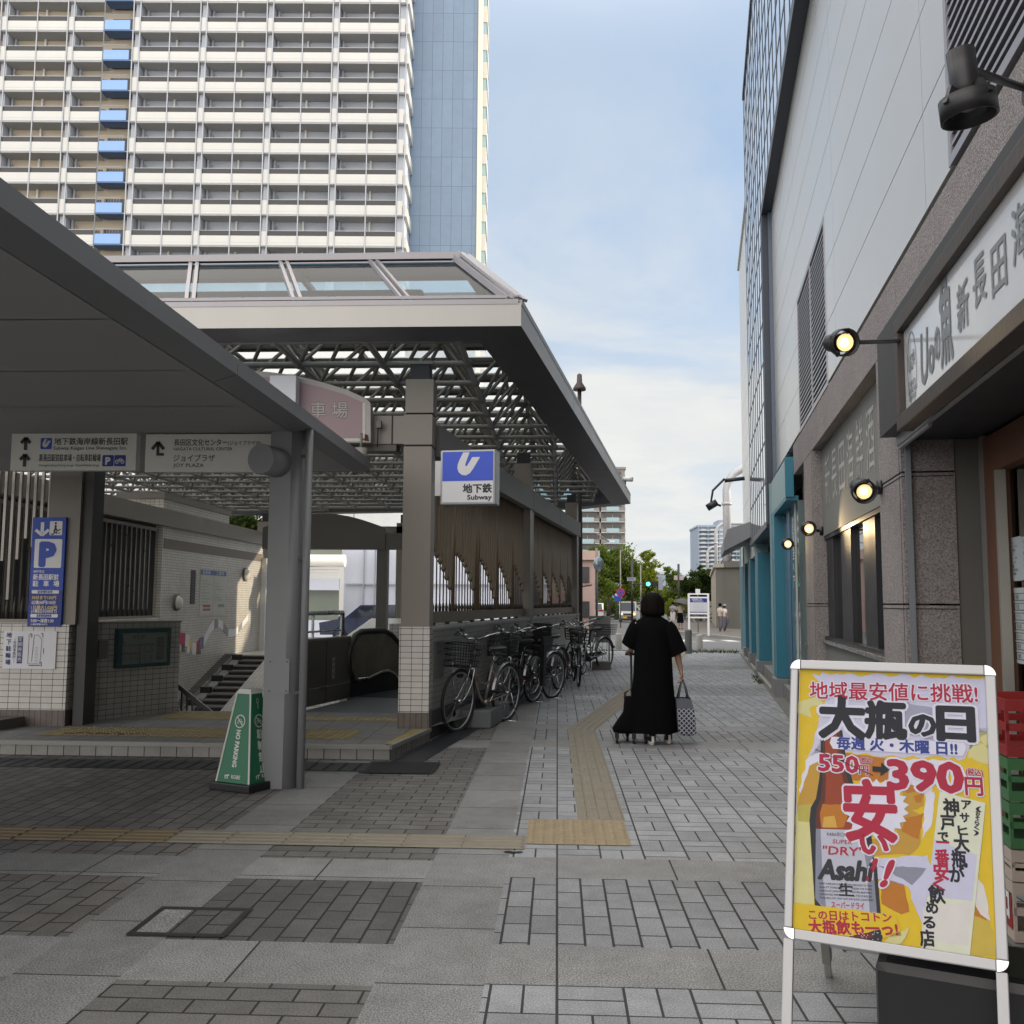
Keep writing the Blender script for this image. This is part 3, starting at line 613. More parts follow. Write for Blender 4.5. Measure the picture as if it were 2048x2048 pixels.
for (p, m), (q, _) in zip(rib, rib[1:]):
    a0, b0 = wpx(*p); a1, b1 = wpx(*q); w = .11*(1-(p[0]-354)/220)+.035
    bo.poly([(a0, b0-w), (a1, b1-w), (a1, b1+w), (a0, b0+w)], m, .006)
for p, m in (((358, 1296), INKW), ((366, 1298), flat('mosaic_green', (.1, .12, .08))), ((376, 1300), INKW), ((388, 1304), INKW), ((398, 1302), flat('mosaic_green')), ((404, 1292), flat('mosaic_blue'))):
    a0, b0 = wpx(*p); bo.poly([(a0-.1, b0-.06), (a0+.1, b0-.07), (a0+.07, b0+.08), (a0-.07, b0+.06)], m, .008)
b.build('mosaic_ribbon', sub)
# far stairs coming down towards the pit, with a bicycle ramp
b = MB(); RIS = mat('stair_riser', (.05, .043, .04), .7, var=.12); TRD = mat('stair_tread', (.2, .195, .185), .7, var=.1); RAMP = mat('ramp_concrete', (.3, .3, .285), .7, var=.1, scale=5)
X0, X1 = -7.86, -7.05; N = 13
for i in range(N):
    y1 = 23.6-.34*i; y0 = y1-.34; z = .05-.103*i
    b.box(X0, X1, y0, y1-.001, z-.9, z-.103, TRD); b.face([(X0, y1-.004, z-.1025), (X1, y1-.004, z-.1025), (X1, y1-.004, z-.03), (X0, y1-.004, z-.03)], RIS); b.box(X0, X1, y1-.03, y1, z-.03, z+.001, TRD)
b.face([(-8.3, 23.6, .05), (-4.9, 23.6, .05), (-4.9, 40, .05), (-8.3, 40, .05)], mat('far_floor', (.4, .39, .37), .5, var=.06))
b.build('far_stairs', sub)
b = MB()
def sl(y): return .05-.103*(23.6-y)/.34
b.hexa([(-8.3, 18, sl(18)-.6), (X0-.2, 18, sl(18)-.6), (X0-.2, 23.6, -.6), (-8.3, 23.6, -.6), (-8.3, 18, sl(18)+.06), (X0-.2, 18, sl(18)+.06), (X0-.2, 23.6, .1), (-8.3, 23.6, .1)], RAMP)
for i in range(42): y = 18.3+i*.125; b.bar((-8.28, y, sl(y)+.075), (X0-.22, y, sl(y)+.075), .05, .03, TRD)
b.hexa([(X0-.2, 18, sl(18)-.6), (X0, 18, sl(18)-.6), (X0, 23.6, -.6), (X0-.2, 23.6, -.6), (X0-.2, 18, sl(18)-.02), (X0, 18, sl(18)-.02), (X0, 23.6, .03), (X0-.2, 23.6, .03)], RAMP)
for i in range(7): y = 23.5-.68*i; b.box(X0-.2, X0+.02, y-.16, y, sl(y)-.1, sl(y)+.06, BLACK)
b.build('bicycle_ramp', sub)
b = MB()
def slab_wall(y0, y1, x, w, h0, m): b.hexa([(x, y0, sl(y0)-.8), (x+w, y0, sl(y0)-.8), (x+w, y1, sl(y1)-.8), (x, y1, sl(y1)-.8), (x, y0, sl(y0)+h0), (x+w, y0, sl(y0)+h0), (x+w, y1, sl(y1)+h0), (x, y1, sl(y1)+h0)], m)
slab_wall(17, 23.6, X1, .5, .18, GTILE); slab_wall(17, 23.6, X1-.01, .52, .2, WTILE); b.build('stair_parapet', sub)
b = MB(); b.face([(-8.3, 11.05, -2.6), (-2.95, 11.05, -2.6), (-2.95, 24.4, -2.6), (-8.3, 24.4, -2.6)], CONC); b.box(-2.95, -2.85, 12.9, 26, -2.6, .4, GTILE); b.box(-4.9, -.8, 24.4, 24.6, -2.6, .95, GTILE); b.box(-3.0, -.2, 16.9, 17.1, -2.6, 1.02, GTILE)
b.hexa([(-4.8, 18, -1.5), (-3.2, 18, -1.5), (-3.2, 24.4, -1.5), (-4.8, 24.4, -1.5), (-4.8, 18, .2), (-3.2, 18, .2), (-3.2, 24.4, .98), (-4.8, 24.4, .98)], WTILE)
b.build('pit_wall', sub)
# near handrail going down
b = MB(); HR = mat('handrail_dark', (.06, .058, .055), .4, .5, var=.1)
p0 = at(349, 1366, 11.25); p1 = at(425, 1428, 11.25); b.bar(p0, p1, .05, .05, HR); b.bar(p0+Vector((0, 0, .026)), p1+Vector((0, 0, .026)), .03, .01, STAIN)
for k in range(7): q = p0.lerp(p1, .06+k*.14); b.bar((q.x, q.y, -.8), q, .02, .02, HR)
b.build('handrail', sub)

# escalator: guard wall, balustrades with black handrail
EP = gp(618, 1413.5, PZ); EQ = gp(699, 1395, PZ); FE = Fr((EP.x, EP.y, 0), math.atan2((EQ-EP).x, (EQ-EP).y)); EL = 1.18
esc = thing('escalator', 'escalator with steel guard wall and black handrail loop behind the tiled column', 'escalator', (EP.x, EP.y, PZ))
GW = mat('guard_steel', (.17, .163, .15), .35, .6, var=.12, scale=2)
b = MB(); b.fbox(FE, -.35, EL, 0, .1, PZ, .92, GW); b.fbox(FE, -.35, EL, -.006, .11, .92, .95, TAUPE); b.fbox(FE, -.35, EL, -.004, .0, .33, .345, STAIN); b.fbox(FE, .45, .455, -.004, 0, PZ, .92, DARKGAP); b.build('guard_wall', esc)
b = MB(); bo = Board(b, FE.P(.62, -.003, .42), FE.S, (0, 0, 1)); bo.rect(0, 0, .07, .27, mat('label_cream', (.5, .48, .4), .6, var=.05), .002)
for k, ch in enumerate('手すり'): bo.text(ch, .035, .19-k*.08, .05, INK, .004, align='c', bold=.02)
b.build('notice_strip', esc)
FE2 = Fr(FE.P(EL, 0, 0), R(17))
prof = [(.25, .33), (.08, .36), (-.02, .5), (-.05, .66), (0, .82), (.12, .95), (.3, 1.0), (.95, 1.0), (1.2, .93), (1.5, .76), (2.2, .3), (3.6, -.6)]
for d_ in (0, -1.05):
    b = MB(); b.tube([FE2.P(a, d_, z) for a, z in prof], .042, BLACK, 10); h = b.build('handrail', esc)
    b = MB(); q = [(.2, .36), (.06, .45), (.0, .62), (.05, .82), (.16, .93), (.3, .96), (.95, .96), (1.17, .9), (1.48, .73), (2.2, .26), (2.2, -.2), (1.6, .2), (1.25, .38), (.9, .42), (.5, .36)]
    b.prism([FE2.P(a, d_+.01, z) for a, z in q], FE2.N*-.02, mat('smoky_panel', (.16, .155, .13), .22, .2, var=.25, scale=3)); b.build('side_panel', esc)
    b = MB(); b.tube([FE2.P(a, d_-.012, z) for a, z in [(.2, .36), (.5, .355), (.9, .415), (1.1, .42), (1.3, .36), (1.6, .2), (2.4, -.35)]], .018, STAIN, 6); b.build('skirt_trim', esc)
    b = MB(); b.prism([FE2.P(a, d_+.02, z) for a, z in [(-.0, PZ), (.0, .5), (.2, .34), (.5, .34), (.9, .4), (1.1, .4), (1.3, .34), (2.4, -.37), (2.4, -1.2), (.8, PZ)]], FE2.N*-.04, mat('skirt_dark', (.02, .02, .026), .3, .3, var=0)); b.build('skirt', esc)
b = MB(); b.face([FE2.P(.1, 0, PZ+.004), FE2.P(.1, -1.05, PZ+.004), FE2.P(1.1, -1.05, PZ+.004), FE2.P(1.1, 0, PZ+.004)], GRATE)
for k in range(8): z = PZ-.2*k; b.fbox(FE2, 1.1+.4*k, 1.5+.4*k, -1.02, -.03, z-.25, z, GRATE)
b.build('steps', esc)
b = MB(); p0 = gp(612, 1413, PZ); F3 = Fr(FE.P(0, .25, 0), FE.b)
b.tube([F3.P(-.4, 0, 1.26), F3.P(1.45, 0, 1.26), F3.P(1.45, 0, .9)], .03, STAIN, 8); b.tube([F3.P(-.4, 0, 1.02), F3.P(1.4, 0, 1.02)], .014, STAIN, 6)
for a in (-.3, .55, 1.4): b.tube([F3.P(a, 0, .5), F3.P(a, 0, 1.25)], .018, STAIN, 6)
tag(b.build('guard_rail'), 'steel tube guard rail above the escalator guard wall', 'guard rail')
# ------------------------------------------------------------------ canopy of the subway entrance
RP = [Vector((-12, 8.67, 0)), Vector((-.345, 8.67, 0)), Vector((1.91, 24.8, 0)), Vector((.62, 26.4, 0)), Vector((-12, 28.9, 0))]
def inset(poly, d):
    n = len(poly); out = []
    for i in range(n):
        a, b_, c = poly[i-1], poly[i], poly[(i+1) % n]; e1 = (b_-a).normalized(); e2 = (c-b_).normalized()
        n1 = Vector((-e1.y, e1.x, 0)); n2 = Vector((-e2.y, e2.x, 0)); k = (n1+n2); k = k/ k.length_squared*2*1.0; out.append(b_+k*d)
    return out
R1, R2, R3 = inset(RP, .03), inset(RP, .5), inset(RP, .74)
Z = lambda p, z: Vector((p.x, p.y, z))
b = MB()
for i in range(4):
    p, q, p2, q2 = RP[i], RP[i+1], R1[i], R1[i+1]
    L = (q-p).length; n = max(1, round(L/ (3.9 if i != 1 else 4.1)))
    for k in range(n):
        s = p.lerp(q, k/n); e = p.lerp(q, (k+1)/n); g = (q-p).normalized()*.008; s = s+g if k else s; e = e-g if k < n-1 else e
        s2, e2 = p2.lerp(q2, k/n), p2.lerp(q2, (k+1)/n)
        b.hexa([Z(s, 4.0), Z(e, 4.0), Z(e2, 4.0), Z(s2, 4.0), Z(s, 4.22), Z(e, 4.22), Z(e2, 4.22), Z(s2, 4.22)], FASCIA)
    b.face([Z(p2, 4.02), Z(q2, 4.02), Z(q2, 4.2), Z(p2, 4.2)], DARKGAP)
b.build('fascia', sub)
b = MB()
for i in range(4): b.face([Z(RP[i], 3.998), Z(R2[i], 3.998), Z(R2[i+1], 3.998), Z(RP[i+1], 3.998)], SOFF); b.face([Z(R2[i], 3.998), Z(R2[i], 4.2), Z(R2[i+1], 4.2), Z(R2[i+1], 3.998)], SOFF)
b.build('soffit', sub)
# space frame: two layers of tubes and the diagonals between them
def inside(x, y, poly):
    c = True
    for i in range(len(poly)):
        p, q = poly[i], poly[(i+1) % len(poly)]
        if (q.x-p.x)*(y-p.y)-(q.y-p.y)*(x-p.x) < 0: c = False
    return c
MD = .95; ZB, ZT = 4.06, 4.72; gx = [-11.45+MD*i for i in range(15)]; gy = [9.35+MD*i for i in range(21)]
b = MB(); nb, ntp = {}, {}
for i, x in enumerate(gx):
    for j, y in enumerate(gy):
        if inside(x, y, inset(RP, .38)): nb[i, j] = Vector((x, y, ZB))
        if inside(x+MD/2, y+MD/2, inset(RP, .55)): ntp[i, j] = Vector((x+MD/2, y+MD/2, ZT))
for (i, j), p in nb.items():
    if (i+1, j) in nb: b.tube([p, nb[i+1, j]], .034, STEEL, 6, caps=False)
    if (i, j+1) in nb: b.tube([p, nb[i, j+1]], .034, STEEL, 6, caps=False)
    b.ball(p, .06, .06, .06, STEEL, 6, 4)
    for di, dj in ((0, 0), (-1, 0), (0, -1), (-1, -1)):
        if (i+di, j+dj) in ntp: b.tube([p, ntp[i+di, j+dj]], .026, STEEL, 5, caps=False)
for (i, j), p in ntp.items():
    if (i+1, j) in ntp: b.tube([p, ntp[i+1, j]], .034, STEEL, 6, caps=False)
    if (i, j+1) in ntp: b.tube([p, ntp[i, j+1]], .034, STEEL, 6, caps=False)
b.build('space_frame', sub)
# roof: grey slats with translucent strips between, on purlins
TRG = bpy.data.materials.new('translucent_glass'); TRG.use_nodes = True; t_ = TRG.node_tree; t_.nodes.clear()
a_ = NN(t_, 'ShaderNodeBsdfTranslucent'); a_.inputs[0].default_value = (.8, .83, .83, 1); c_ = NN(t_, 'ShaderNodeBsdfTransparent'); c_.inputs[0].default_value = (.8, .84, .84, 1)
m_ = NN(t_, 'ShaderNodeMixShader', i_0=.6); t_.links.new(a_.outputs[0], m_.inputs[1]); t_.links.new(c_.outputs[0], m_.inputs[2]); o_ = NN(t_, 'ShaderNodeOutputMaterial'); t_.links.new(m_.outputs[0], o_.inputs[0])
SLAT = mat('roof_slat', (.45, .45, .44), .5, .1, var=.05)
b = MB(); b2 = MB()
def rx(y):
    x = -.345+(y-8.67)*.1398-.6
    if y > 24.8: x = min(x, 1.91-(y-24.8)*.806-.4)
    return x
y = 9.45
while y < 27.6:
    r0, r1 = rx(y), rx(y+.4); XL = -11.6
    b.hexa([(XL, y, 4.9), (r0, y, 4.9), (r1, y+.4, 4.9), (XL, y+.4, 4.9), (XL, y, 4.92), (r0, y, 4.92), (r1, y+.4, 4.92), (XL, y+.4, 4.92)], SLAT)
    b2.face([(XL, y+.4, 4.91), (rx(y+.4), y+.4, 4.91), (rx(y+.95), y+.95, 4.91), (XL, y+.95, 4.91)], TRG)
    for e in (y, y+.4): b.bar((XL, e, 4.88), (rx(e), e, 4.88), .03, .04, STEEL)
    y += .95
for x in gx[1:12:2]: b.bar((x+.2, 9.45, 4.82), (x+.2, 27, 4.82), .05, .06, STEEL)
b.build('roof_slats', sub); b2.build('roof_glazing', sub)
# sloped glazing round the roof edge, with double mullions
GLZ = glass('blue_glazing', (.4, .6, .74), -.02, .03); MUL = mat('mullion_aluminium', (.33, .32, .34), .4, .3, var=.06)
b = MB(); b2 = MB()
for i in range(4):
    p, q = R1[i], R1[i+1]; p2, q2 = R3[i], R3[i+1]
    b.face([Z(p, 4.24), Z(q, 4.24), Z(q2, 4.93), Z(p2, 4.93)], GLZ)
    b2.bar(Z(p, 4.235), Z(q, 4.235), .07, .05, MUL); b2.bar(Z(p, 4.29), Z(q, 4.29), .03, .03, MUL); b2.bar(Z(p2, 4.95), Z(q2, 4.95), .12, .07, MUL); b2.bar(Z(p2, 4.88), Z(q2, 4.88), .1, .03, MUL)
    L = (q2-p2).length; n = max(1, round(L/.95)); g = (q-p).normalized()*.035
    for k in range(1, n):
        for s in (-1, 1):
            a0 = p.lerp(q, k/n)+g*s; a1 = p2.lerp(q2, k/n)+g*s; b2.bar(Z(a0, 4.25), Z(a1, 4.94), .035, .04, MUL, up=(0, 0, 1))
    for s in (-.09, 0.0): b2.bar(Z(q, 4.25)+Vector((s, 0, .01)), Z(q2, 4.95)+Vector((s, 0, .01)), .06, .06, MUL)
    if i == 0: b2.bar(Z(q, 4.25)+Vector((.02, .02, .02)), Z(q2, 4.97)+Vector((.02, .02, .02)), .16, .03, MUL)
b.build('edge_glazing', sub); b2.build('glazing_bars', sub)
# small camera on the far end of the roof, drum lamp under the sign
b = MB(); p = at(1247, 958, 23.4); b.cyl(p, p+Vector((.22, -.08, -.02)), .06, WHITE, 10); b.cyl(p+Vector((.05, 0, 0)), p+Vector((.05, .1, -.2)), .02, STEEL, 6)
tag(b.build('security_camera'), 'small white camera on the far end of the subway canopy edge', 'security camera')
b = MB(); p = at(722, 905, 9.5); b.lathe([(.065, -.045), (.068, .045), (.0, .047)], p, mat('lamp_cream', (.3, .29, .26), .5, var=.03), 16); b.cyl(p+Vector((0, 0, .045)), p+Vector((0, 0, .2)), .015, STEEL, 6)
tag(b.build('drum_lamp'), 'small grey drum lamp hanging below the pink arched sign', 'lamp')
b = MB(); p = at(760, 848, 9.72); b.box(p.x-.03, p.x+.02, p.y-.06, p.y, p.z-.05, p.z+.03, mat('grey_cover')); b.cyl(p+Vector((-.02, 0, -.02)), p+Vector((-.02, -.02, -.25)), .006, BLACK, 5)
tag(b.build('sensor_box'), 'tiny grey sensor box with cable on the beam beside the pink sign', 'sensor')
# bulkhead lamps on the hall wall
for k, (px, py, lb) in enumerate(((352, 1205, 'white oval wall lamp beside the dark louvre slot on the tiled wall'), (489, 1149, 'white oval wall lamp in the sunlit patch near the wall end'))):
    p = onplane(px, py, (-8.295, 0, 0), (1, 0, 0)); b = MB(); b.lathe([(.0, .14), (.1, .12), (.15, .06), (.16, 0)], p, mat('lamp_opal', (.75, .73, .66), .3, var=0), 20, axis=(1, 0, 0)); b.lathe([(.18, 0), (.18, .05), (.155, .052)], p, mat('grey_cover'), 20, axis=(1, 0, 0))
    tag(b.build('wall_lamp'), lb, 'wall lamp', 'bulkhead lamps on the hall wall')
# paper notice on the hall wall
b = MB()
def wq(x, y): p = onplane(x, y, (-8.29, 0, 0), (1, 0, 0)); return p
p0, p1 = wq(398, 1232), wq(452, 1150); bo = Board(b, (-8.285, p0.y, p0.z), (0, 1, 0), (0, 0, 1)); W, H = p1.y-p0.y, 1.08
PAP = mat('paper_cream', (.6, .6, .56), .6, var=.03)
b.box(-8.3, -8.285, p0.y, p1.y, p0.z, p0.z+H, PAP); bo.rect(0, H-.12, W, H, flat('notice_blue', (.1, .16, .36)), .002); bo.text('駐車場', .1, H-.1, .08, INKW, .004, w=W*.3); bo.text('ご案内', W*.6, H-.1, .08, INKW, .004, w=W*.3)
bo.rect(W*.49, 0, W*.5, H-.12, flat('notice_grey', (.3, .3, .3)), .002)
for k in range(9): bo.rect(.08, .25+k*.07, W*.44*(.5+.5*((k*7) % 5)/5), .262+k*.07, flat('notice_grey'), .002); bo.rect(W*.55, .3+k*.065, W*(.6+.35*((k*3) % 4)/4), .312+k*.065, flat('notice_grey'), .002)
bo.rect(W*.12, .2, W*.4, .26, flat('notice_red', (.35, .1, .1)), .003); bo.rect(W*.12, .12, W*.4, .17, flat('notice_red'), .003); bo.rect(W*.7, .2, W*.95, .27, flat('notice_grey'), .003)
tag(b.build('wall_notice'), 'pair of white notice sheets with blue heading on the tiled hall wall', 'notice')
# map case on the low wall
mc = thing('map_case', 'dark green framed map case with timetable on the low tiled wall', 'map case', FL.P(.3, 0, .8))
b = MB(); a0, a1, z0, z1 = .36, 1.06, .67, 1.1
GF = mat('case_green', (.025, .055, .06), .35, .2, var=.06)
for r_ in ((a0, a1, z0, z0+.04), (a0, a1, z1-.05, z1), (a0, a0+.06, z0+.04, z1-.05), (a1-.03, a1, z0+.04, z1-.05)): b.fbox(FL, r_[0], r_[1], -.07, 0, r_[2], r_[3], GF)
b.build('case_frame', mc, bevel=.004)
b = MB(); b.fbox(FL, a0+.06, a1-.03, -.045, -.04, z0+.04, z1-.05, mat('map_paper', (.6, .6, .57), .6, var=.05)); bo = Board(b, FL.P(a0+.06, -.046, z0+.04), FL.S, (0, 0, 1)); w = a1-a0-.09
bo.rect(.01, .2, .27, .22, flat('line_teal', (.02, .16, .15)), .002); bo.rect(.27, .2, .43, .22, flat('line_blue', (.05, .09, .22)), .002); bo.rect(.01, .11, .26, .13, flat('line_crimson', (.32, .01, .05)), .002); bo.rect(.27, .115, .43, .135, flat('line_plum', (.22, .06, .13)), .002); bo.rect(.235, .0, .25, .22, flat('line_purple', (.06, .04, .14)), .003)
bo.rect(0, .2, .045, .29, flat('case_navy', (.03, .06, .1)), .003); bo.text('2', .01, .225, .05, INKW, .005, bold=.02)
bo.text('時刻表', .13, .27, .045, INK, .003)
for k in range(5):
    for c in (.02, .1, .17, .28, .36): bo.rect(c, .03+k*.015, c+.05, .036+k*.015, flat('notice_grey'), .002); bo.rect(c, .145+k*.01, c+.04, .149+k*.01, flat('notice_grey'), .002)
bo.rect(.46, .03, w-.04, .29, flat('map_grey', (.2, .2, .2)), .002); bo.poly([(.01, .31), (.03, .25), (.13, .23), (.15, .27), (.12, .32), (.02, .32)], PAP, .006)
b.build('map_sheet', mc)
b = MB(); b.fbox(FL, a0+.06, a1-.03, -.062, -.06, z0+.04, z1-.05, glass('case_glass', (.85, .9, .9), .1)); b.build('case_pane', mc)

# ------------------------------------------------------------------ signs of the entrance
def arrow_up(bo, x, y, h, m, d=.003, w=.028):
    bo.rect(x-w/2, y, x+w/2, y+h, m, d); bo.line([(x-h*.38, y+h*.56), (x, y+h)], w, m, d); bo.line([(x, y+h), (x+h*.38, y+h*.56)], w, m, d)
def subway_mark(bo, x, y, s, m, d=.003): # the slanted U emblem in a box of side s
    o = [(.62, .95), (.38, .95)]; o += [(.05+.0*k, 0) for k in ()]
    pts = [(.58, .96), (.34, .96), (.2, .68), (.14, .52), (.13, .38), (.18, .24), (.3, .14), (.46, .12), (.6, .2), (.72, .36), (.97, .78), (.68, .78), (.5, .48), (.44, .44), (.42, .52), (.47, .66)]
    bo.tri([(x+a*s, y+b_*s) for a, b_ in pts], m, d)
PANEL = mat('sign_panel_ivory', (.66, .67, .63), .45, var=.04)
def hang_sign(lb, px0, px1, py0, py1, draw, Y=7.3):
    p0 = at(px0, py1, Y); p1 = at(px1, py0, Y); t = thing('overhead_sign', lb, 'overhead sign', (p0.x, Y, p0.z), group='hanging direction signs under the shelter')
    W, H = p1.x-p0.x, p1.z-p0.z; b = MB(); b.box(p0.x, p1.x, Y, Y+.07, p0.z, p1.z, PANEL); bo = Board(b, (p0.x, Y, p0.z), (1, 0, 0), (0, 0, 1)); draw(bo, W, H); b.build('sign_panel', t, bevel=0)
    b = MB()
    for a in (.1, .5, .9): b.cyl((p0.x+W*a, Y+.03, p1.z), (p0.x+W*a, Y+.03, 2.74), .012, STEEL, 6)
    b.build('hanger', t); return t
def d1(bo, W, H):
    arrow_up(bo, .115*W, .55*H, .33*H, INK); arrow_up(bo, .115*W, .1*H, .33*H, INK)
    bo.rrect(.235*W, .57*H, .325*W, .87*H, .01, BLUE_S, .002); subway_mark(bo, .24*W, .585*H, .27*H, PANEL, .004)
    bo.text('地下鉄海岸線新長田駅', .345*W, .7*H, .155*H, INK, w=.585*W, bold=.02); bo.text('Subway Kaigan Line Shinnagata Stn.', .34*W, .56*H, .09*H, INK, w=.585*W, bold=.012)
    bo.text('新長田駅前駐車場・自転車駐輪場', .23*W, .26*H, .155*H, INK, w=.49*W, bold=.02); bo.text('Shinnagata-ekimae-Parking Garage · Bicycle-Parking Garage', .23*W, .11*H, .07*H, INK, w=.48*W)
    bo.rrect(.735*W, .11*H, .825*W, .41*H, .008, BLUE_D, .002); bo.text('P', .78*W, .16*H, .2*H, PANEL, .004, bold=.05, align='c'); bo.rrect(.83*W, .11*H, .92*W, .41*H, .008, BLUE_D, .002)
    for x in (.853, .897): bo.ell(x*W, .23*H, .015*W, .055*H, PANEL, .004, 14, ring=.006)
    bo.line([(.853*W, .23*H), (.87*W, .31*H), (.89*W, .31*H), (.897*W, .23*H)], .006, PANEL, .004); bo.line([(.87*W, .31*H), (.875*W, .23*H), (.89*W, .31*H)], .006, PANEL, .004)
def d2(bo, W, H):
    x = .1*W; bo.rect(x-.012, .43*H, x+.012, .78*H, INK, .003); bo.line([(x-.048, .6*H), (x, .79*H), (x+.048, .6*H)], .026, INK, .003); bo.rect(x-.012, .43*H, x+.05, .5*H, INK, .0035)
    bo.text('長田区文化センター', .225*W, .71*H, .14*H, INK, w=.42*W, bold=.018); bo.text('(ジョイプラザ内)', .65*W, .71*H, .1*H, INK, w=.26*W, bold=.01); bo.text('NAGATA CULTURAL CENTER', .225*W, .57*H, .085*H, INK, w=.46*W, bold=.012)
    bo.text('ジョイプラザ', .225*W, .29*H, .15*H, INK, w=.325*W, bold=.015); bo.text('JOY PLAZA', .225*W, .13*H, .1*H, INK, w=.24*W, bold=.012)
hang_sign('ivory overhead sign with two up arrows, a subway line name and blue parking symbols', 20, 274, 866, 941, d1)
hang_sign('ivory overhead sign with one bent arrow reading NAGATA CULTURAL CENTER and JOY PLAZA', 289, 546, 868, 944, d2)
# parking sign on the left column
ps = thing('parking_sign', 'tall blue parking sign with a white P and tariff on the tiled column', 'parking sign', (-5.15, 9.6, 1.2))
b = MB(); p0 = at(56, 1253, 9.6); p1 = at(134, 1035, 9.6); W, H = p1.x-p0.x, p1.z-p0.z; Y = 9.585
b.box(p0.x, p1.x, Y, Y+.035, p0.z, p1.z, BLUE_S); bo = Board(b, (p0.x, Y, p0.z), (1, 0, 0), (0, 0, 1)); bo.rect(0, 0, W, .33*H, BLUE_D, .001)
x = .3*W; bo.rect(x-.018, .86*H, x+.018, .955*H, INKW, .002); bo.line([(x-.07, .885*H), (x, .835*H), (x+.07, .885*H)], .032, INKW, .002)
bo.rrect(.52*W, .835*H, .9*W, .965*H, .01, INKW, .002); bo.line([(.56*W, .845*H), (.66*W, .845*H), (.66*W, .86*H), (.74*W, .86*H), (.74*W, .875*H), (.86*W, .89*H)], .012, INK, .003); bo.ell(.7*W, .945*H, .012, .012, INK, .003, 10); bo.line([(.7*W, .93*H), (.7*W, .9*H), (.66*W, .865*H)], .02, INK, .003); bo.line([(.7*W, .9*H), (.75*W, .88*H)], .014, INK, .003); bo.text('B1F', .72*W, .845*H, .022, INK, .003, bold=.02)
bo.rrect(.1*W, .535*H, .92*W, .8*H, .012, INKW, .002); bo.text('P', .5*W, .56*H, .215*H, BLUE_S, .004, bold=.07, align='c')
bo.text('神戸市立', .1*W, .49*H, .022*H, INKW, w=.33*W, bold=.02); bo.text('新長田駅前', .1*W, .43*H, .042*H, INKW, w=.76*W, bold=.03); bo.text('駐', .1*W, .37*H, .042*H, INKW, bold=.03); bo.text('車', .42*W, .37*H, .042*H, INKW, bold=.03); bo.text('場', .72*W, .37*H, .042*H, INKW, bold=.03)
for yb, tx in ((.3, '駐車場料金表'), (.083, '駐車場営業時間')): bo.rrect(.08*W, yb*H, .9*W, (yb+.032)*H, .012, INKW, .003); bo.text(tx, .49*W, (yb+.006)*H, .02*H, BLUE_D, .005, w=.44*W, align='c', bold=.03)
for yb, tx, w_ in ((.25, '30分まで150円', .72), (.206, '以後50円/10分', .72), (.16, '1日最大1,020円', .76), (.128, '(入場当日の24:00まで)', .76), (.04, '7:00〜深夜1:30', .68), (.014, '(入場は深夜0:30まで)', .5)): bo.text(tx, .1*W, yb*H, .028*H if w_ > .6 else .014*H, YEL if '150' in tx or '020' in tx else INKW, .003, w=w_*W, bold=.025)
b.build('sign_panel', ps)
# white notice at its foot
b = MB(); p0 = at(5, 1337, 9.59); p1 = at(114, 1263, 9.59); W, H = p1.x-p0.x, p1.z-p0.z; Y = 9.585; SH = mat('notice_white', (.7, .71, .75), .5, var=.03)
b.box(p0.x, p1.x, Y, Y+.012, p0.z, p1.z, SH); bo = Board(b, (p0.x, Y, p0.z), (1, 0, 0), (0, 0, 1))
bo.vtext('地下駐輪場', .1*W, .95*H, .11*H, NAVY, .18*H, bold=.03); bo.vtext('(管理事務所)', .215*W, .82*H, .07*H, NAVY, .095*H); bo.rect(.27*W, .14*H, .37*W, .86*H, NAVY, .002); bo.vtext('定期券販売', .32*W, .84*H, .095*H, SH, .138*H, d=.004)
bo.line([(.47*W, .9*H), (.56*W, .9*H)], .003, INK, .003); bo.line([(.48*W, .9*H), (.48*W, .13*H), (.71*W, .13*H), (.73*W, .78*H), (.66*W, .9*H), (.58*W, .9*H), (.55*W, .18*H)], .004, INK, .003)
for k in range(12): bo.rect(.6*W, .15*H+k*.038*H, .67*W, .155*H+k*.038*H, INK, .003)
for x, y_ in ((.53, .88), (.74, .9), (.74, .12)): bo.line([(x*W-.02, y_*H+.02), (x*W, y_*H+.02), (x*W, y_*H-.02)], .007, INK, .003)
bo.rect(.765*W, .4*H, .775*W, .55*H, INK, .003); bo.rect(.5*W, .08*H, .72*W, .1*H, INK, .003)
tag(b.build('notice_board'), 'white sheet with a blue vertical heading and a small map on the column tiles', 'notice')
# lightbox with the subway emblem
lb = thing('subway_lightbox', 'square blue and white subway lightbox fixed to the tiled column', 'lightbox sign', FW.P(-.2, 0, 2.3))
q0 = onplane(880, 1010, FW.P(-.35, 0, 0), FW.S); q1 = onplane(991, 898, FW.P(-.35, 0, 0), FW.S); dL = FW.inv(q0)[1]; dR = FW.inv(q1)[1]; z0, z1 = q0.z, q1.z
ALU = mat('lightbox_frame', (.33, .345, .36), .35, .4, var=.05); FACEW = emit('lightbox_white', (.6, .6, .62), .1); FACEB = emit('lightbox_blue', (.03, .075, .5), .12)
b = MB(); b.fbox(FW, -.35, -.13, dR, dL, z0, z1, ALU); b.build('box', lb, bevel=.012)
b = MB(); bo = Board(b, FW.P(-.352, dL, z0), -FW.N, (0, 0, 1)); W, H = dL-dR, z1-z0; bo.rect(.022, .025, W-.022, H-.02, FACEW, .002); bo.rect(.022, .43*H, W-.022, H-.02, FACEB, .004); subway_mark(bo, .25*W, .47*H, .5*H, FACEW, .006)
bo.text('地下鉄', .42*W, .225*H, .13*H, INK, .006, w=.52*W, bold=.035); bo.text('Subway', .5*W, .09*H, .09*H, INK, .006, w=.44*W, bold=.03)
b.build('face', lb)
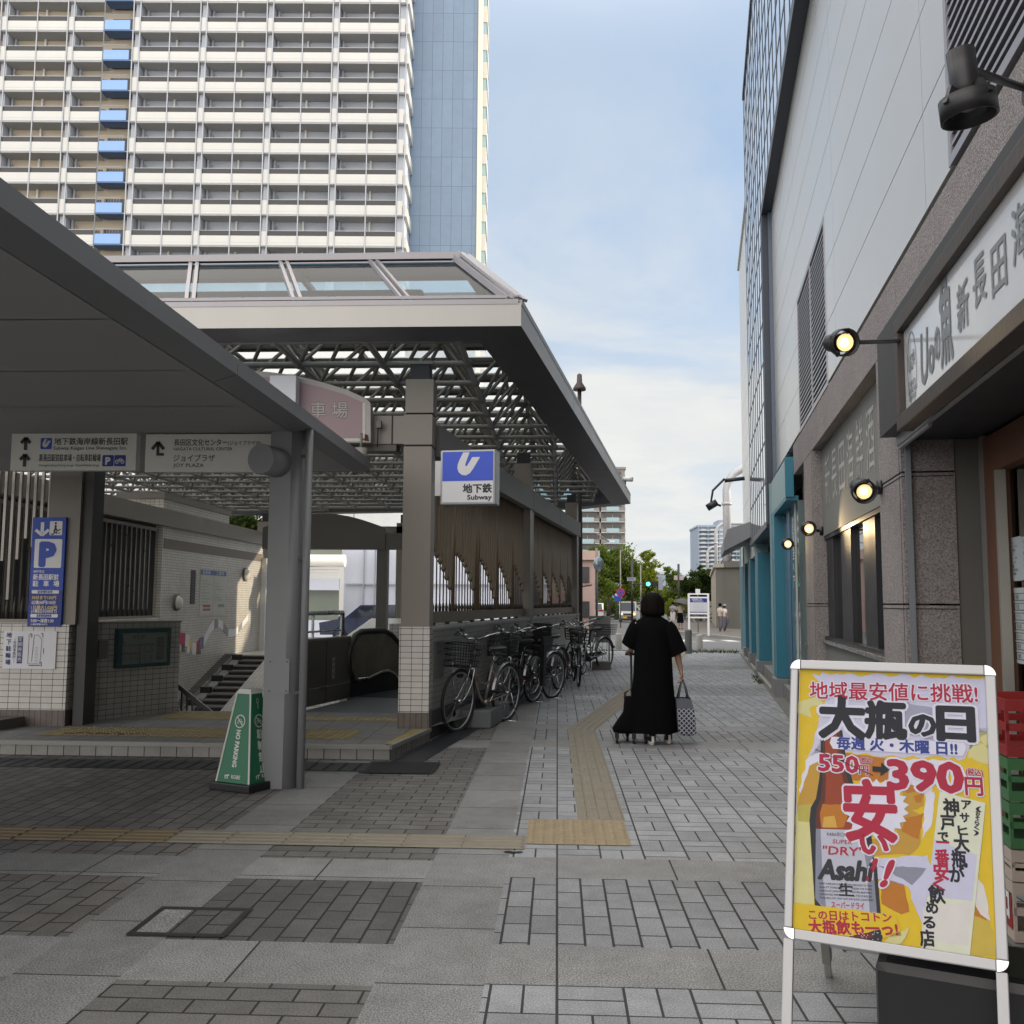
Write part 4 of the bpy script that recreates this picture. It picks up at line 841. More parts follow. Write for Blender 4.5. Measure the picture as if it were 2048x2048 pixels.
b = MB(); b.fbox(FW, -.3, -.02, dL, dL+.07, z0+.1, z1-.1, mat('bracket_white', (.6, .6, .62), .4, var=.03)); b.build('bracket', lb)
# pink arched car-park sign
pk = thing('pink_arched_sign', 'faded pink arched car park sign board partly covered by white boxes', 'car park sign', (-3.0, 9.6, 3.2))
Y = 9.62
def PXZ(x, y): p = at(x, y, Y); return (p.x, p.z)
out = [(330, 885), (741, 885), (741, 806), (728, 795), (690, 778), (640, 763), (590, 751), (540, 744), (490, 741), (420, 744), (330, 760)]
b = MB(); FRM = mat('sign_frame_grey', (.36, .34, .33), .45, var=.05); b.prism([(x, Y, z) for x, z in [PXZ(*p) for p in out]], (0, .14, 0), FRM); b.build('sign_frame', pk)
inn = [(340, 876), (728, 876), (728, 806), (690, 789), (640, 774), (590, 762), (540, 755), (490, 752), (420, 755), (340, 770)]
b = MB(); bo = Board(b, (0, Y, 0), (1, 0, 0), (0, 0, 1)); bo.tri([PXZ(*p) for p in inn], mat('faded_pink', (.3, .21, .23), .5, var=.07, scale=2), .003)
for ch, x in (('車', 636), ('場', 679)):
    c = PXZ(x, 833); bo.text(ch, c[0], c[1], .135, mat('letter_grey', (.38, .35, .33), .5, var=0), .006, align='c', bold=.012, outline=flat('letter_edge', (.12, .1, .1)), od=.03)
bo.line([PXZ(728, 880), PXZ(728, 806)], .03, mat('worn_white', (.55, .53, .5), .6, var=.1), .004); bo.line([PXZ(660, 880), PXZ(735, 880)], .03, mat('worn_white'), .004); bo.tri([PXZ(729, 882), PXZ(738, 882), PXZ(736, 870), PXZ(730, 868)], mat('rust', (.1, .03, .02), .9, var=.2), .007)
b.build('sign_face', pk)
b = MB(); x0, zt = PXZ(549, 758); x1, _ = PXZ(601, 758); _, zb = PXZ(549, 880); b.box(x0, x1, Y-.16, Y-.01, zb, zt, mat('cover_white', (.62, .64, .7), .5, var=.03)); xl, _ = PXZ(470, 770); b.box(xl, x0-.005, Y-.05, Y-.008, zb, zt-.04, mat('cover_white')); b.build('cover_box', pk, bevel=.006)

# ------------------------------------------------------------------ walkway shelter in front
sh = thing('walkway_shelter', 'grey flat-roofed walkway shelter on a square post in front of the subway', 'shelter', (-2.14, 7.33, 0))
b = MB(); XE = -1.925; ZU = 2.74
b.box(-6.8, XE-.16, 1.2, 9.5, ZU+.012, 2.86, SHELT_U)
ysn = [2.27+1.0*i for i in range(8)]
for y0, y1 in zip([1.2]+ysn, ysn+[9.5]): b.face([(-6.8, y0+.006, ZU), (-6.8, y1-.006, ZU), (XE-.18, y1-.006, ZU), (XE-.18, y0+.006, ZU)], SHELT_U)
b.build('roof', sh)
b = MB(); sec = [(XE-.165, ZU-.005), (XE-.15, ZU-.012), (XE, ZU+.03), (XE, ZU+.13), (XE-.165, ZU+.13)]
for y0, y1 in ((1.2, 2.04), (2.05, 5.5), (5.51, 9.55)): b.prism([(x, y0, z) for x, z in sec], (0, y1-y0, 0), SHELT)
b.build('roof_edge', sh)
b = MB(); b.box(-2.245, -2.08, 7.232, 7.43, 0, ZU, SHELT); b.cyl((-2.08, 7.331, 0), (-2.08, 7.331, ZU), .099, SHELT, 20); b.build('post', sh)
b = MB(); p0 = at(534, 1387, 7.23); p1 = at(580, 1318, 7.23); b.box(p0.x, p1.x, 7.222, 7.233, p0.z, p1.z, SHELT)
for x in (p0.x+.02, p1.x-.02):
    for z in (p0.z+.02, p1.z-.02): b.cyl((x, 7.222, z), (x, 7.219, z), .007, TAUPE_D, 8)
b.build('cover_plate', sh)
b = MB(); b.tube([(-1.95, 7.27, 0), (-1.95, 7.27, ZU+.02)], .031, SHELT, 12)
for z in (.72, 1.75, 2.55): b.box(-2.02, -1.94, 7.26, 7.28, z-.012, z+.012, TAUPE_D)
b.build('drainpipe', sh)
b = MB(); c = at(545, 925, 7.22); b.cyl(c+Vector((.06, .12, 0)), c+Vector((-.03, -.2, .0)), .115, SHELT, 24); b.build('drum_bracket', sh)
# plinth edge at far left, green cone
b = MB(); p = gp(40, 1450, PZ); b.hexa([(-6.3, 9.2, PZ), (-5.5, 9.2, PZ), (-5.42, 9.55, PZ), (-6.3, 9.55, PZ), (-6.3, 9.2, .23), (-5.5, 9.2, .23), (-5.42, 9.55, .23), (-6.3, 9.55, .23)], TAUPE_D)
tag(b.build('planter_kerb'), 'low dark stone kerb at the foot of the left tiled column', 'kerb stone')
cn = thing('no_parking_cone', 'green four-sided no-parking cone beside the grey shelter post', 'traffic cone', gp(480, 1583))
C0 = gp(480, 1583); GRN = mat('cone_green', (.012, .15, .075), .45, var=.06); WED = mat('cone_edge_white', (.6, .62, .58), .5, var=.04)
rz = R(-24); ca, sa = math.cos(rz), math.sin(rz)
def CP(x, y, z): return Vector((C0.x+.0+x*ca-y*sa, C0.y+.16+x*sa+y*ca, z))
b = MB(); b.hexa([CP(-.2, -.2, 0), CP(.2, -.2, 0), CP(.2, .2, 0), CP(-.2, .2, 0), CP(-.2, -.2, .06), CP(.2, -.2, .06), CP(.2, .2, .06), CP(-.2, .2, .06)], BLACK); b.build('base', cn, bevel=.01)
h0, h1, w0, w1 = .06, .72, .16, .065
b = MB(); b.hexa([CP(-w0, -w0, h0), CP(w0, -w0, h0), CP(w0, w0, h0), CP(-w0, w0, h0), CP(-w1, -w1, h1), CP(w1, -w1, h1), CP(w1, w1, h1), CP(-w1, w1, h1)], GRN)
for sx, sy in ((-1, -1), (1, -1), (1, 1), (-1, 1)): b.bar(CP(sx*w0, sy*w0, h0), CP(sx*w1, sy*w1, h1+.005), .012, .012, WED)
k = w1+.006; bcone = b; b = MB(); b.hexa([CP(-k, -k, h1-.01), CP(k, -k, h1-.01), CP(k, k, h1-.01), CP(-k, k, h1-.01), CP(-k*.8, -k*.8, h1+.025), CP(k*.8, -k*.8, h1+.025), CP(k*.8, k*.8, h1+.025), CP(-k*.8, k*.8, h1+.025)], WED); b.build('cap', cn)
b = bcone
def cone_face(p, q, top_p, top_q, words, jp):
    u = (q-p).normalized(); mid = (p+q)/2; vv = ((top_p+top_q)/2-mid).normalized(); bo = Board(b, mid, u, vv)
    bo.ell(0, .45, .05, .05, WED, .003, 22, ring=.008); bo.line([(-.033, .483), (.033, .417)], .008, WED, .003)
    for s in (-1, 1): bo.ell(s*.017, .443, .012, .012, WED, .003, 10, ring=.003)
    bo.line([(-.017, .443), (-.004, .465), (.012, .462), (.017, .443)], .003, WED, .003)
    if jp: bo.vtext('駐輪禁止', .0, .38, .055, WED, .085, d=.003, bold=.03); bo.ell(0, .6, .014, .02, WED, .003, 12, ring=.004); bo.rect(-.003, .54, .003, .585, WED, .003)
    else: bo.text(words, .0-.02, .385, .042, WED, .003, w=.27, bold=.05, ang=-math.pi/2)
    bo.text('KOBE', -.015, .03, .028, WED, .003, w=.085, bold=.03); bo.tri([(-.085, .05), (-.04, .058), (-.035, .05), (-.05, .045), (-.05, .025), (-.06, .025), (-.06, .045), (-.072, .045), (-.072, .025), (-.08, .025), (-.08, .045)], WED, .003)
cone_face(CP(-w0, -w0, h0), CP(w0, -w0, h0), CP(-w1, -w1, h1), CP(w1, -w1, h1), 'NO PARKING', False)
cone_face(CP(w0, -w0, h0), CP(w0, w0, h0), CP(w1, -w1, h1), CP(w1, w1, h1), '', True)
b.build('body', cn)
# plate on the street wall
b = MB(); bo = Board(b, FW.P(.55, .028, .62), FW.S, (0, 0, 1)); b.fbox(FW, .3, .66, .018, .03, .6, 1.0, mat('plate_grey', (.13, .13, .13), .5, var=.05)); bo = Board(b, FW.P(.3, .018, .6), FW.S, (0, 0, 1)); bo.text('地下鉄出入口', .03, .33, .05, INK, .002, w=.28); bo.rect(.08, .26, .28, .3, flat('plate_dark', (.06, .06, .07)), .002)
tag(b.build('wall_plate'), 'grey lettered plate on the tiled street wall behind the first bicycle', 'wall plate')
# ------------------------------------------------------------------ right-hand building
rb = thing('shop_building', 'long metal-panelled shop building with granite ground floor and projecting glass upper storeys', 'shop building', FB.P(10, -4, 0))
def granmat(name, col, k):
    m = bpy.data.materials.new(name); m.use_nodes = True; t = m.node_tree; bb = t.nodes['Principled BSDF']; _mc[name] = m
    g = NN(t, 'ShaderNodeNewGeometry'); n = NN(t, 'ShaderNodeTexNoise', i_Scale=85.0, i_Detail=3.0, i_Roughness=.7); t.links.new(g.outputs['Position'], n.inputs['Vector'])
    r = NN(t, 'ShaderNodeValToRGB'); r.color_ramp.elements[0].position = .36; r.color_ramp.elements[1].position = .62
    r.color_ramp.elements[0].color = tuple(c*(1-k) for c in col)+(1,); r.color_ramp.elements[1].color = tuple(c*(1+k) for c in col)+(1,); t.links.new(n.outputs[0], r.inputs[0])
    t.links.new(dirty(t, r.outputs[0], .12), bb.inputs['Base Color']); bb.inputs['Roughness'].default_value = .8
    bp = NN(t, 'ShaderNodeBump', i_Strength=.9, i_Distance=.012); t.links.new(n.outputs[0], bp.inputs['Height']); t.links.new(bp.outputs[0], bb.inputs['Normal']); return m
GRAN = granmat('rough_granite', (.27, .245, .24), .4)
GRAN_S = mat('granite_arris', (.27, .25, .245), .55, var=.14, scale=60)
def panelmat(name):
    m = mat(name, (.62, .62, .61), .3, .55, var=.035, scale=.6, streak=1); t = m.node_tree; bb = t.nodes['Principled BSDF']
    g = NN(t, 'ShaderNodeNewGeometry'); n = NN(t, 'ShaderNodeTexNoise', i_Scale=1.1, i_Detail=1.0); t.links.new(g.outputs['Position'], n.inputs['Vector'])
    bp = NN(t, 'ShaderNodeBump', i_Strength=.25, i_Distance=.03); t.links.new(n.outputs[0], bp.inputs['Height']); t.links.new(bp.outputs[0], bb.inputs['Normal']); return m
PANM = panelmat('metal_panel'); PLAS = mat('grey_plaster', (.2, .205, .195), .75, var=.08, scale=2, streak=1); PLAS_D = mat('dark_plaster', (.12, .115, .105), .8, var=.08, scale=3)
DGL = mat('dark_window_glass', (.012, .014, .016), .02, 0, var=0, spec=1.0); DFR = mat('dark_frame', (.015, .017, .022), .4, var=.05)
CUR = mat('curtain_glass', (.6, .66, .74), .05, .85, var=.02); CMUL = mat('curtain_mullion', (.045, .055, .075), .4, .2, var=.04)
# body and panels
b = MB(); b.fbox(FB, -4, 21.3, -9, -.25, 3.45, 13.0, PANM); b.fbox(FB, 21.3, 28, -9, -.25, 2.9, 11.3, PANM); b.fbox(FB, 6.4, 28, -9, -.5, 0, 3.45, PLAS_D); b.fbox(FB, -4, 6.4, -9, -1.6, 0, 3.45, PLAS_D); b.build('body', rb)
b = MB(); vs_ = [-5.25, -1.78, 1.69, 5.16, 8.66, 12.13, 15.6]
zs = [3.56+.56*i for i in range(8)]
for a0, a1 in zip(vs_, vs_[1:]):
    for z0, z1 in zip(zs, zs[1:]+[8.04]):
        segs = [(a0, a1)]
        if 8.66 <= a0 < 12.1 and z0 < 5.15: segs = [(a0, 9.28), (11.88, a1)]
        if a0 < 4.6 and a1 > -3 and z0 < 6.3: segs = [(4.62, a1)] if a1 > 4.62 else []
        for s0, s1 in segs: b.fbox(FB, s0+.004, s1-.004, -.06, 0, z0+.004, z1-.004, PANM)
for k in range(15): b.fbox(FB, 21.3, 28.0, -.06, 0, 3.0+.56*k, min(11.3, 3.55+.56*k), PANM)
b.fbox(FB, -4, 15.6, -.2, -.05, 3.53, 8.1, mat('panel_joint', (.03, .032, .036), .7, var=0)); b.fbox(FB, 27.98, 28.0, -6, 0, 3, 11.3, PANM); b.fbox(FB, 21.3, 28.05, -1, .05, 11.3, 11.4, PANM)
b.build('metal_cladding', rb, bevel=0)
# louvre windows
LV = mat('louvre_slat', (.34, .33, .36), .35, .5, var=.04)
for a0, a1, z0, z1, mids in ((9.3, 11.85, 3.58, 5.17, (10.52,)), (-3, 4.6, 3.62, 6.25, (2.2,))):
    b = MB(); b.fbox(FB, a0, a1, -.12, -.1, z0, z1, DARKGAP); n = int((z1-z0)/.062)
    for k in range(n): z = z0+.04+k*(z1-z0-.06)/n; b.hexa([FB.P(a0, .0, z), FB.P(a0, -.07, z+.018), FB.P(a1, -.07, z+.018), FB.P(a1, .0, z), FB.P(a0, .0, z+.02), FB.P(a0, -.07, z+.03), FB.P(a1, -.07, z+.03), FB.P(a1, .0, z+.02)], LV)
    lv = b.build('louvre', rb); b = MB()
    for r_ in ((a0-.05, a1+.05, z0-.05, z0), (a0-.05, a1+.05, z1, z1+.05), (a0-.05, a0, z0, z1), (a1, a1+.05, z0, z1))+tuple((m-.03, m+.03, z0, z1) for m in mids): b.fbox(FB, r_[0], r_[1], -.08, .006, r_[2], r_[3], LV)
    b.build('frame', lv)
# projecting glass storeys
b = MB(); b2 = MB(); GD = .14
b.fbox(FB, -4, 21.2, -.2, GD-.005, 8.12, 12.95, CUR); b.fbox(FB, 15.75, 21.2, -.2, GD-.005, 2.76, 8.12, CUR)
for k in range(13): z = 8.12+.8*k*.5; 
for z in [8.12+.69*k for k in range(8)]: b2.fbox(FB, -4, 21.2, GD-.03, GD, z-.022, z+.022, CMUL)
for k in range(44):
    a = 21.2-.62*k
    if a > -4: b2.fbox(FB, a-.02, a+.02, GD-.03, GD+.002, 8.05, 12.95, CMUL)
for k in range(9): a = 21.2-.62*k; b2.fbox(FB, a-.02, a+.02, GD-.03, GD+.002, 2.76, 8.1, CMUL)
for z in [2.78+.69*k for k in range(8)]: b2.fbox(FB, 15.75, 21.2, GD-.03, GD, z-.022, z+.022, CMUL)
b2.fbox(FB, -4, 15.75, -.1, GD+.02, 7.92, 8.1, CMUL); b2.fbox(FB, 15.68, 15.75, -.1, GD+.02, 2.7, 8.1, CMUL); b2.fbox(FB, 15.6, 15.68, -.1, .06, 2.7, 8.0, mat('bay_side', (.12, .15, .2), .4, .2, var=.04)); b2.fbox(FB, 15.76, 21.25, -.1, GD+.03, 2.66, 2.755, CMUL); b2.fbox(FB, -4, 21.25, -.3, GD+.02, 12.95, 13.1, CMUL)
b.build('curtain_glass', rb); b2.build('curtain_mullions', rb)
# granite band and piers with their joints
b = MB()
def gb(a0, a1, d0, d1, z0, z1): b.fbox(FB, a0, a1, d0, d1, z0, z1, GRAN)
for a0, a1 in zip([-4, -2.2, -.4, 1.4, 3.2, 5.0, 6.03, 7.83, 9.6, 10.72, 11.6], [-2.2, -.4, 1.4, 3.2, 5.0, 6.03, 7.83, 9.6, 10.72, 11.6, 12.85]): gb(a0+.004, a1-.004, -.28, 0, 3.13, 3.525)
for a0, a1 in ((6.03, 6.77), (10.73, 11.6)):
    zz_ = [0, .62, 1.42, 2.24, 3.13]
    for z0, z1 in zip(zz_, zz_[1:]): gb(a0, a1, -.31 if a0 < 7 else -.15, 0, z0+.006, z1-.006)
    b.fbox(FB, a0+.01, a1-.01, -.14, -.008, 0, 3.13, DARKGAP)
    for z in zz_[1:-1]: b.fbox(FB, a0-.002, a1+.002, -.3, .002, z-.03, z-.024, DARKGAP); 
    b.fbox(FB, a0+.055, a0+.062, -.01, .0015, 0, 3.12, DARKGAP)
b.build('granite_front', rb)
b = MB(); b.fbox(FB, 5.99, 6.026, -.05, -.02, 0, 2.44, mat('side_strip', (.2, .215, .235), .5, .2, var=.05)); b.build('side_strip', rb)
# recess between the piers: painted panel with faded brush lettering, window strip, wall below
b = MB(); b.fbox(FB, 6.77, 10.73, -.5, -.1, 2.16, 3.13, PLAS); b.fbox(FB, 6.77, 10.73, -.5, -.1, 0, 1.02, PLAS)
bo = Board(b, FB.P(10.6, -.1, 2.2), -FB.S, (0, 0, 1)); FAD = mat('faded_white', (.42, .42, .41), .8, var=.35, scale=18)
for k, ch in enumerate('新長田海鮮酒蔵'): bo.text(ch, .35+k*.52, .32+.0*k, .42, FAD, .003, align='c', bold=.0, w=.36)
b.build('recess_wall', rb)
w = MB(); w.fbox(FB, 6.77, 10.73, -.4, -.17, 1.06, 2.14, DGL); wo_ = w.build('window', rb)
w = MB(); w.fbox(FB, 6.77, 10.73, -.17, -.09, 1.02, 1.07, DFR); w.fbox(FB, 6.77, 10.73, -.17, -.11, 2.12, 2.16, DFR); w.fbox(FB, 6.77, 10.73, -.09, -.06, 1.0, 1.03, STAIN)
for a0, a1 in ((10.2, 10.7), (9.0, 9.62), (7.75, 8.3), (6.78, 6.85)): w.fbox(FB, a0, a1, -.17, -.13, 1.07, 2.12, DFR)
w.build('window_frame', wo_)
b = MB(); b.fbox(FB, 11.6, 12.9, -.5, -.12, 0, 3.13, PLAS); b.build('recess_wall', rb)
w = MB(); w.fbox(FB, 11.75, 12.55, -.12, -.1, .92, 2.1, DFR); w.fbox(FB, 11.8, 12.5, -.1, -.095, .97, 2.05, DGL); w.fbox(FB, 11.7, 12.6, -.12, -.05, .86, .92, PLAS_D); w.build('narrow_window', rb)
# entrance recess under the sign
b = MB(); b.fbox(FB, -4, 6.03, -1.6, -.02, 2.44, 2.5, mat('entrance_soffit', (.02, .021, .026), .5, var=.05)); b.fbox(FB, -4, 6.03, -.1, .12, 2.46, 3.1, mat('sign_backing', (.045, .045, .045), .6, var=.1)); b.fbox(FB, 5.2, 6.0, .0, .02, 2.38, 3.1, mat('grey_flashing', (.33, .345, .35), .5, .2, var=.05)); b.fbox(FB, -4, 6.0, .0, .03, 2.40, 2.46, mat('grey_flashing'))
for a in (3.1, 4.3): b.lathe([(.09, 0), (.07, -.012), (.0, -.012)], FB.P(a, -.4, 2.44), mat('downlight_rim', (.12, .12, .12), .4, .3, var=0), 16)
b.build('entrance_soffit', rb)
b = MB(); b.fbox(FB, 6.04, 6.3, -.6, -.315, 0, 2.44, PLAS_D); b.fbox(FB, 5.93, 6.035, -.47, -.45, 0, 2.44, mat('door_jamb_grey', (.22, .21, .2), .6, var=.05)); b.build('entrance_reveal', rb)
WOOD = mat('door_wood', (.16, .075, .045), .5, var=.15, scale=3, streak=1)
b = MB(); b.fbox(FB, 5.72, 5.93, -.6, -.45, 0, 2.42, WOOD); b.fbox(FB, -1, 5.72, -.6, -.45, 2.2, 2.42, WOOD); b.fbox(FB, 3.6, 3.8, -.6, -.45, 0, 2.2, WOOD); dr = b.build('door', rb)
b = MB(); b.fbox(FB, 3.8, 5.72, -.55, -.53, .05, 2.2, glass('door_glass', (.45, .45, .45), .03)); b.fbox(FB, -1, 3.6, -.55, -.53, .05, 2.2, glass('door_glass')); b.build('door_pane', dr)
b = MB(); b.fbox(FB, 5.69, 5.72, -.5, -.445, .05, 2.2, mat('door_trim', (.4, .38, .34), .4, .4, var=.04)); b.build('door_trim', dr)
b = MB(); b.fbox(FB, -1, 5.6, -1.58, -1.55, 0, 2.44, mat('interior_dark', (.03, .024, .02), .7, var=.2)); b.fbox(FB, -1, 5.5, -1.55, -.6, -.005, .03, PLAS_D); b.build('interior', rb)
bl = thing('interior_bulb', 'small warm hanging bulb seen through the dark glass door', 'light bulb', FB.P(5.45, -1.0, 1.98)); b = MB(); b.ball(FB.P(5.45, -1.0, 1.75), .035, .035, .05, emit('bulb_glow', (1, .75, .35), 12), 12, 8); b.build('bulb', bl); b = MB(); b.cyl(FB.P(5.45, -1.0, 1.8), FB.P(5.45, -1.0, 2.44), .006, BLACK, 5); b.build('cord', bl)
# teal portals of the farther shops
TEAL = mat('teal_paint', (.025, .19, .28), .4, var=.06); TEAL_L = mat('teal_light', (.26, .4, .43), .4, var=.05); PLIN = mat('grey_plinth', (.24, .245, .25), .7, var=.08)
b = MB(); b.fbox(FB, 12.9, 15.6, .0, .1, 2.86, 3.36, TEAL_L); b.fbox(FB, 12.86, 12.9, .0, .11, 2.84, 3.38, TEAL); b.fbox(FB, 12.9, 15.1, -.06, .1, 2.8, 2.86, TEAL); b.fbox(FB, 15.1, 15.6, -.06, .1, .28, 2.86, TEAL); b.fbox(FB, 15.6, 15.66, -.1, .125, .25, 3.36, TEAL_L); b.build('teal_portal', rb)
for a in (19.6, 22.6, 25.4):
    b = MB(); b.fbox(FB, a, a+.5, -.15, .1, .18, 2.45, TEAL); b.fbox(FB, a+.5, a+.56, -.15, .12, .18, 2.95, TEAL_L); b.build('teal_pillar', rb)
b = MB(); b.fbox(FB, 20.2, 28, -.1, .08, 2.45, 2.98, mat('pale_header', (.52, .56, .54), .5, var=.04)); b.fbox(FB, 27.9, 28.02, -.5, .12, .1, 2.98, TEAL_L); b.fbox(FB, 26, 27.9, -.3, -.1, .1, 2.5, TEAL)
b.build('pale_header', rb)
b = MB()
for a in (15.0, 19.6, 22.6, 25.4): b.fbox(FB, a-.05, a+.62, -.2, .15, 0, .27, PLIN)
b.fbox(FB, 12.8, 28, -.4, .02, 0, .2, PLIN); b.build('plinth', rb)
b = MB(); b.fbox(FB, 12.9, 15.1, -.35, -.05, .25, 2.8, mat('shop_glass', (.2, .27, .28), .05, .4, var=.05)); bo = Board(b, FB.P(14.6, -.05, 0), -FB.S, (0, 0, 1)); bo.rect(0.0, .3, .5, 2.8, mat('shop_decal_blue', (.03, .13, .3), .4, var=0), .004); bo.rect(1.2, .3, 1.5, 2.8, mat('pale_strip', (.5, .52, .5), .4, var=.03), .004)
for k, ch in enumerate('美容室ヘア'): bo.text(ch, .9, 2.45-k*.2, .16, INKW, .004, bold=.02)
b.fbox(FB, 16, 19.6, -.4, -.34, .2, 2.6, mat('grey_shutter', (.36, .38, .4), .45, .3, var=.04)); b.fbox(FB, 17.2, 18.4, -.34, -.3, 1.9, 2.5, mat('sheet_white', (.6, .6, .6), .5, var=.03)); b.fbox(FB, 16.0, 16.4, -.36, .0, .2, 2.66, DFR); b.fbox(FB, 20.1, 27, -.4, -.35, .2, 2.5, DFR)
b.build('shop_front', rb)
b = MB(); b.prism([FB.P(22.2, .08, 2.95), FB.P(22.2, .7, 2.62), FB.P(22.2, .7, 2.95-.1), FB.P(22.2, .62, 3.12), FB.P(22.2, .08, 3.3)], FB.S*3.6, mat('awning_grey', (.27, .28, .3), .5, .2, var=.05)); b.build('awning', rb)
b = MB(); p = FB.P(24.5, .1, 4.6); b.cyl(p, p+FB.N*.5+Vector((0, 0, -.05)), .05, DFR, 8); b.tube([p+FB.N*.5, p+FB.N*.8+Vector((0, 0, -.3)), p+FB.N*.85+Vector((0, 0, -.6)), p+FB.N*.6+Vector((0, 0, -.7))], .03, DFR, 6); b.cyl(p+FB.N*.95+Vector((0, 0, -.75)), p+FB.N*.7+Vector((0, 0, -.6)), .09, DFR, 8)
tag(b.build('wall_camera'), 'dark camera on a curved bracket high on the far end of the panelled building', 'security camera')
# the izakaya sign
sg = thing('shop_sign', 'long white shop sign in dark wooden frame with grey brush lettering above the entrance', 'shop sign', FB.P(2.5, .14, 2.33))
FWD = mat('charred_wood', (.055, .043, .036), .55, var=.3, scale=6, streak=0, bump=.2, bscale=30)
SA0, SA1, SZ0, SZ1 = -1.2, 5.1, 2.335, 2.93; fw_ = .075
b = MB(); b.fbox(FB, SA0, SA1, .12, .2, SZ0, SZ0+fw_, FWD); b.fbox(FB, SA0, SA1, .12, .2, SZ1-fw_, SZ1, FWD); b.fbox(FB, SA1-fw_, SA1, .12, .2, SZ0+fw_, SZ1-fw_, FWD); b.build('sign_frame', sg, bevel=.004)
b = MB(); SW = mat('sign_acrylic', (.62, .63, .65), .12, var=.02); b.fbox(FB, SA0, SA1-.02, .12, .165, SZ0+.02, SZ1-.02, SW)
bo = Board(b, FB.P(SA1-fw_, .165, SZ0+fw_), -FB.S, (0, 0, 1)); GL = mat('brush_grey', (.2, .215, .225), .4, var=.12, scale=20); h = SZ1-SZ0-2*fw_
bo.ell(.17, .21, .105, .19, GL, .002, 28, ring=.008); bo.text('UO', .10, .2, .09, GL, .003, w=.1, bold=.01); bo.text('魚', .19, .22, .07, GL, .003, w=.06)
for r_ in range(3):
    for k in range(4-abs(r_-1)): 
        for q in (.03, .018): bo.ell(.1+k*.045+(.02 if r_ != 1 else 0), .05+r_*.035, q, q, GL, .003, 12, ring=.005, a0=0, a1=math.pi)
bo.text('FISH & SAKE', .09, .0, .025, GL, .003, w=.14)
bo.text('U', .36, .07, .27, GL, .003, w=.14, bold=.02, shear=.1); bo.text('o', .53, .09, .2, GL, .003, w=.1, bold=.03); bo.text('の', .65, .12, .15, GL, .003, w=.1, bold=.03); bo.text('魚', .76, .1, .33, GL, .003, w=.2, bold=.03)
for k, ch in enumerate('新長田海鮮酒場'): bo.text(ch, 1.05+k*.24, .15+(.03 if k % 2 else 0), .16, GL, .003, w=.17, bold=.02)
b.build('sign_face', sg)
# lamps
LG = emit('lamp_glow', (1, .86, .55), 2.2); LG2 = emit('lamp_reflector', (1, .7, .32), .75)
def lamp(label, mount, head, aim, r, ln, energy, lit=True):
    t = thing('spot_lamp', label, 'spot lamp', mount, group='black spot lamps on the shop front'); aim = Vector(aim).normalized(); mount = Vector(mount); head = Vector(head)
    b = MB(); b.tube([mount, head-aim*ln*.7], .011, BLACK, 8); b.cyl(mount-FB.N*.03, mount+FB.N*.01, .05, BLACK, 12); b.build('arm', t)
    hr = .5 if not lit else .66
    b = MB(); b.lathe([(.0, -ln), (r*hr, -ln), (r*hr, -ln*.35), (r*hr, -.01), (.0, -.012)], head, BLACK, 20, aim); b.build('housing', t)
    b = MB(); b.lathe([(r*.84, -.022), (r, -.02), (r, .03), (r*.93, .03), (r*.86, -.02)], head, BLACK, 24, aim)
    a_ = aim.orthogonal().normalized(); c_ = aim.cross(a_)
    for k in range(4): u = a_*math.cos(k*1.57+.4)+c_*math.sin(k*1.57+.4); b.bar(head-aim*.04+u*r*.6, head-aim*.0+u*r*.95, .012, .02, BLACK, up=aim)
    b.build('ring', t)
    b = MB(); b.lathe([(.0, .012), (r*.2, .01), (r*.34, .004)], head, LG if lit else mat('lamp_lens', (.3, .3, .3), .2, var=0), 20, aim); b.lathe([(r*.34, .004), (r*.62, .016)], head, LG2 if lit else BLACK, 20, aim); b.build('lens', t)
    if lit:
        L = bpy.data.lights.new('spot_light', 'SPOT'); L.energy = energy; L.color = (1, .72, .38); L.spot_size = R(95); L.spot_blend = .7; L.shadow_soft_size = .03
        o = bpy.data.objects.new('spot_light', L); COL.objects.link(o); o.parent = t; o.location = head+aim*.03-mount; o.rotation_euler = (-aim).to_track_quat('Z', 'Y').to_euler()
    return t
def ondir(px, py, d): return onplane(px, py, FB.o+FB.N*d, FB.N)
h0 = ondir(1936, 212, .62); lamp('unlit black spot lamp with ring, seen from the side high above the wooden sign', ondir(2060, 180, .2), h0, Vector((.12, .05, -1)), .062, .13, 0, False)
h1 = ondir(1687, 685, .6); lamp('lit black spot lamp on a long arm at the far end of the wooden sign', ondir(1805, 682, .16), h1, (CAMP-h1)*.75+FB.N*-1.4, .062, .13, 1.5)
h2 = ondir(1727, 982, .3); lamp('lit black spot lamp on the near granite pier beside the window', ondir(1757, 975, .02), h2, (CAMP-h2).normalized()+FB.N*-.25+Vector((0, 0, -.25)), .07, .14, 5)
h3 = ondir(1617, 1057, .16); lamp('lit round black lamp on the farther granite pier', ondir(1640, 1062, .0), h3, (CAMP-h3).normalized()+FB.N*-.3, .075, .12, 14)
h4 = ondir(1575, 1088, .14); lamp('small lit round black lamp beside the narrow window', ondir(1592, 1093, -.1), h4, (CAMP-h4).normalized()+FB.N*-.3, .075, .12, 14)
